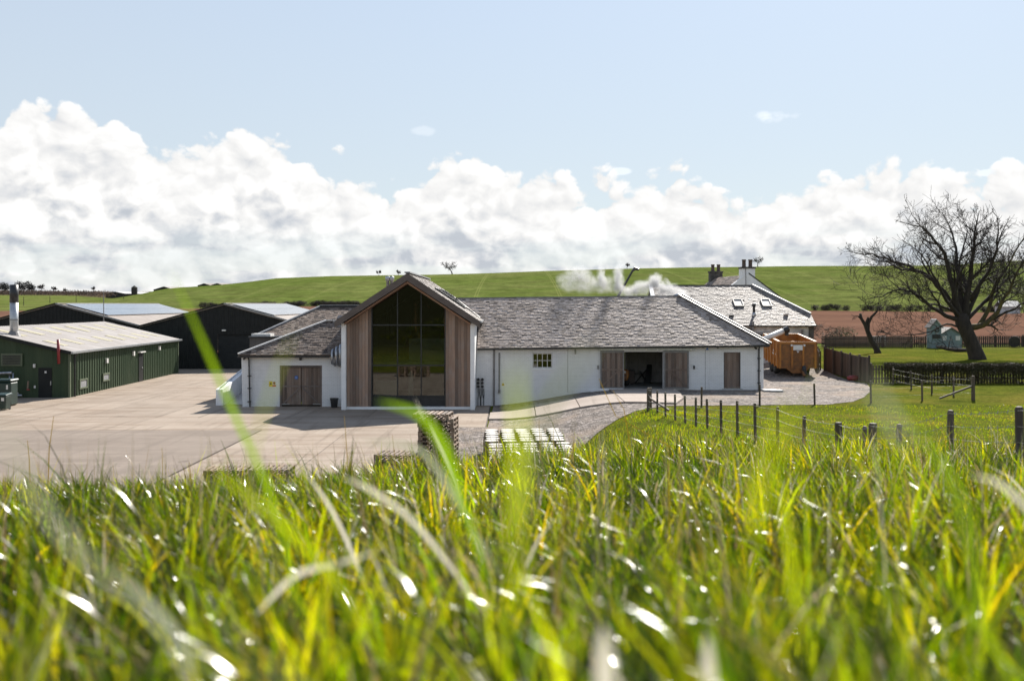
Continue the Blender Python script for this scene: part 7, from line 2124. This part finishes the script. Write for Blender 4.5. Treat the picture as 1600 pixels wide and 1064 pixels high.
def hero():
    """single long blades and stalks close to the lens"""
    rg = random.Random(3)
    mb_list = []
    def blade(pts, w, col, d0):
        """pts: (picture x, picture y, distance) from root to tip"""
        P = [at(a, b, d) for a, b, d in pts]
        fine = []
        n = len(P)
        for i in range(n - 1):
            p0, p1, p2, p3 = P[max(i - 1, 0)], P[i], P[i + 1], P[min(i + 2, n - 1)]
            for q in range(4):
                u = q / 4
                fine.append(0.5 * ((2 * p1) + (p2 - p0) * u + (2 * p0 - 5 * p1 + 4 * p2 - p3) * u * u + (3 * p1 - p0 - 3 * p2 + p3) * u ** 3))
        fine.append(P[-1])
        mb_list.append((fine, w, col))
    G1, G2, G3, ST, PL = (0.10, 0.155, 0.012), (0.14, 0.165, 0.014), (0.055, 0.08, 0.03), (0.58, 0.54, 0.44), (0.27, 0.29, 0.20)  # ST: straw, also the pale colour painted for glints on blades
    blade([(470, 960, 1.35), (425, 780, 1.3), (372, 660, 1.28), (322, 545, 1.27), (268, 425, 1.26)], 0.0085, (0.07, 0.11, 0.010), 0)
    blade([(405, 980, 0.85), (388, 780, 0.82), (405, 670, 0.80), (438, 570, 0.79), (462, 515, 0.79)], 0.0022, (0.15, 0.17, 0.05), 0)
    blade([(760, 900, 1.25), (715, 760, 1.2), (690, 690, 1.18), (650, 645, 1.16), (590, 628, 1.15)], 0.013, (0.06, 0.10, 0.010), 0)
    blade([(800, 1000, 2.6), (745, 850, 2.8), (700, 730, 2.8), (672, 670, 2.7), (648, 622, 2.7)], 0.009, ST, 0)
    blade([(800, 1000, 0.62), (806, 800, 0.55), (810, 680, 0.52), (806, 560, 0.5)], 0.0045, G2, 0)
    blade([(800, 900, 0.6), (840, 680, 0.5), (880, 600, 0.48), (935, 530, 0.46)], 0.0035, (0.14, 0.16, 0.07), 0)
    blade([(330, 1060, 0.62), (240, 960, 0.6), (110, 850, 0.55), (40, 740, 0.52), (-10, 640, 0.5)], 0.0052, PL, 0)
    blade([(620, 1064, 0.9), (520, 900, 0.9), (420, 800, 0.9), (330, 730, 0.9)], 0.006, G2, 0)
    blade([(1530, 980, 0.85), (1516, 860, 0.82), (1495, 770, 0.8), (1450, 690, 0.79), (1395, 610, 0.78)], 0.005, G3, 0)
    blade([(1660, 880, 1.3), (1610, 800, 1.3), (1560, 755, 1.3), (1515, 742, 1.3)], 0.006, ST, 0)
    blade([(1420, 700, 0.5), (1385, 640, 0.48), (1350, 585, 0.47)], 0.003, PL, 0)
    blade([(945, 1150, 0.8), (946, 1060, 0.8), (942, 975, 0.8)], 0.016, ST, 0)
    blade([(1110, 1150, 0.9), (1108, 1064, 0.9), (1105, 990, 0.9)], 0.012, ST, 0)
    blade([(760, 960, 1.9), (660, 830, 1.7), (590, 772, 1.6), (535, 745, 1.6)], 0.010, ST, 0)
    blade([(590, 960, 2.6), (540, 840, 2.4), (508, 780, 2.3), (472, 732, 2.3)], 0.010, ST, 0)
    blade([(780, 900, 1.5), (700, 760, 1.4), (650, 700, 1.4), (560, 690, 1.4)], 0.008, PL, 0)
    blade([(400, 960, 1.6), (460, 900, 1.5), (520, 882, 1.5), (590, 862, 1.5)], 0.009, ST, 0)
    blade([(1250, 990, 0.9), (1235, 860, 0.9), (1215, 740, 0.88)], 0.005, G2, 0)
    blade([(1175, 860, 0.6), (1190, 740, 0.58), (1235, 620, 0.57)], 0.003, (0.16, 0.18, 0.02), 0)
    blade([(300, 1064, 1.0), (270, 980, 1.0), (180, 890, 1.0)], 0.010, PL, 0)
    vs, fs, cs = [], [], []
    for pts, w, col in mb_list:
        o = len(vs); n = len(pts)
        for i, p in enumerate(pts):
            d = (pts[min(i + 1, n - 1)] - pts[max(i - 1, 0)]).normalized()
            side = d.cross(Vector((0.25, 1, 0.3))).normalized()
            f = i / (n - 1)
            ww = w * 0.5 * min(1, 0.15 + f * 3.0) * (1 if f < 0.55 else max(0.04, 1 - ((f - 0.55) / 0.45) ** 1.5))
            vs += [p - side * ww, p + side * ww]; cs += [col, col]
        for i in range(n - 1): fs.append((o + 2 * i, o + 2 * i + 1, o + 2 * i + 3, o + 2 * i + 2))
    # thin dark seed stalks rising over the yard
    for pts, w in (([(74, 790, 9.0), (77, 700, 9.0), (84, 650, 9.0)], 0.012), ([(48, 780, 9.0), (46, 720, 9.0), (43, 688, 9.0)], 0.012), ([(545, 760, 9.5), (541, 690, 9.5), (538, 650, 9.5)], 0.008), ([(255, 760, 9.5), (253, 700, 9.5)], 0.008),
                   ([(1050, 700, 9.0), (962, 650, 9.0), (936, 592, 9.0)], 0.012), ([(620, 740, 9.0), (613, 680, 9.0)], 0.008), ([(985, 700, 9.0), (975, 640, 9.0), (958, 610, 9.0)], 0.009), ([(300, 760, 9.0), (296, 722, 9.0)], 0.008), ([(845, 720, 9.0), (842, 655, 9.0)], 0.008)):
        P = [at(a, b, d) for a, b, d in pts]; o = len(vs); n = len(P)
        for i, p in enumerate(P):
            ww = w * 0.5 * (1 - 0.6 * i / (n - 1)); vs += [p - Vector((ww, 0, 0)), p + Vector((ww, 0, 0))]; cs += [(0.07, 0.045, 0.03)] * 2
        for i in range(n - 1): fs.append((o + 2 * i, o + 2 * i + 1, o + 2 * i + 3, o + 2 * i + 2))
    me = bpy.data.meshes.new('tall_grass_blades'); me.from_pydata([tuple(v) for v in vs], [], fs)
    a = me.attributes.new('tint', 'FLOAT_COLOR', 'POINT'); a.data.foreach_set('color', np.array([(*c, 1) for c in cs]).reshape(-1))
    me.polygons.foreach_set('use_smooth', [True] * len(fs))
    me.materials.append(M['grass'])
    o = bpy.data.objects.new('tall_grass_blades', me); COL.objects.link(o)
    tag(o, 'blurred tall grass blades and stalks close to the lens', 'grass', kind='stuff')
hero()
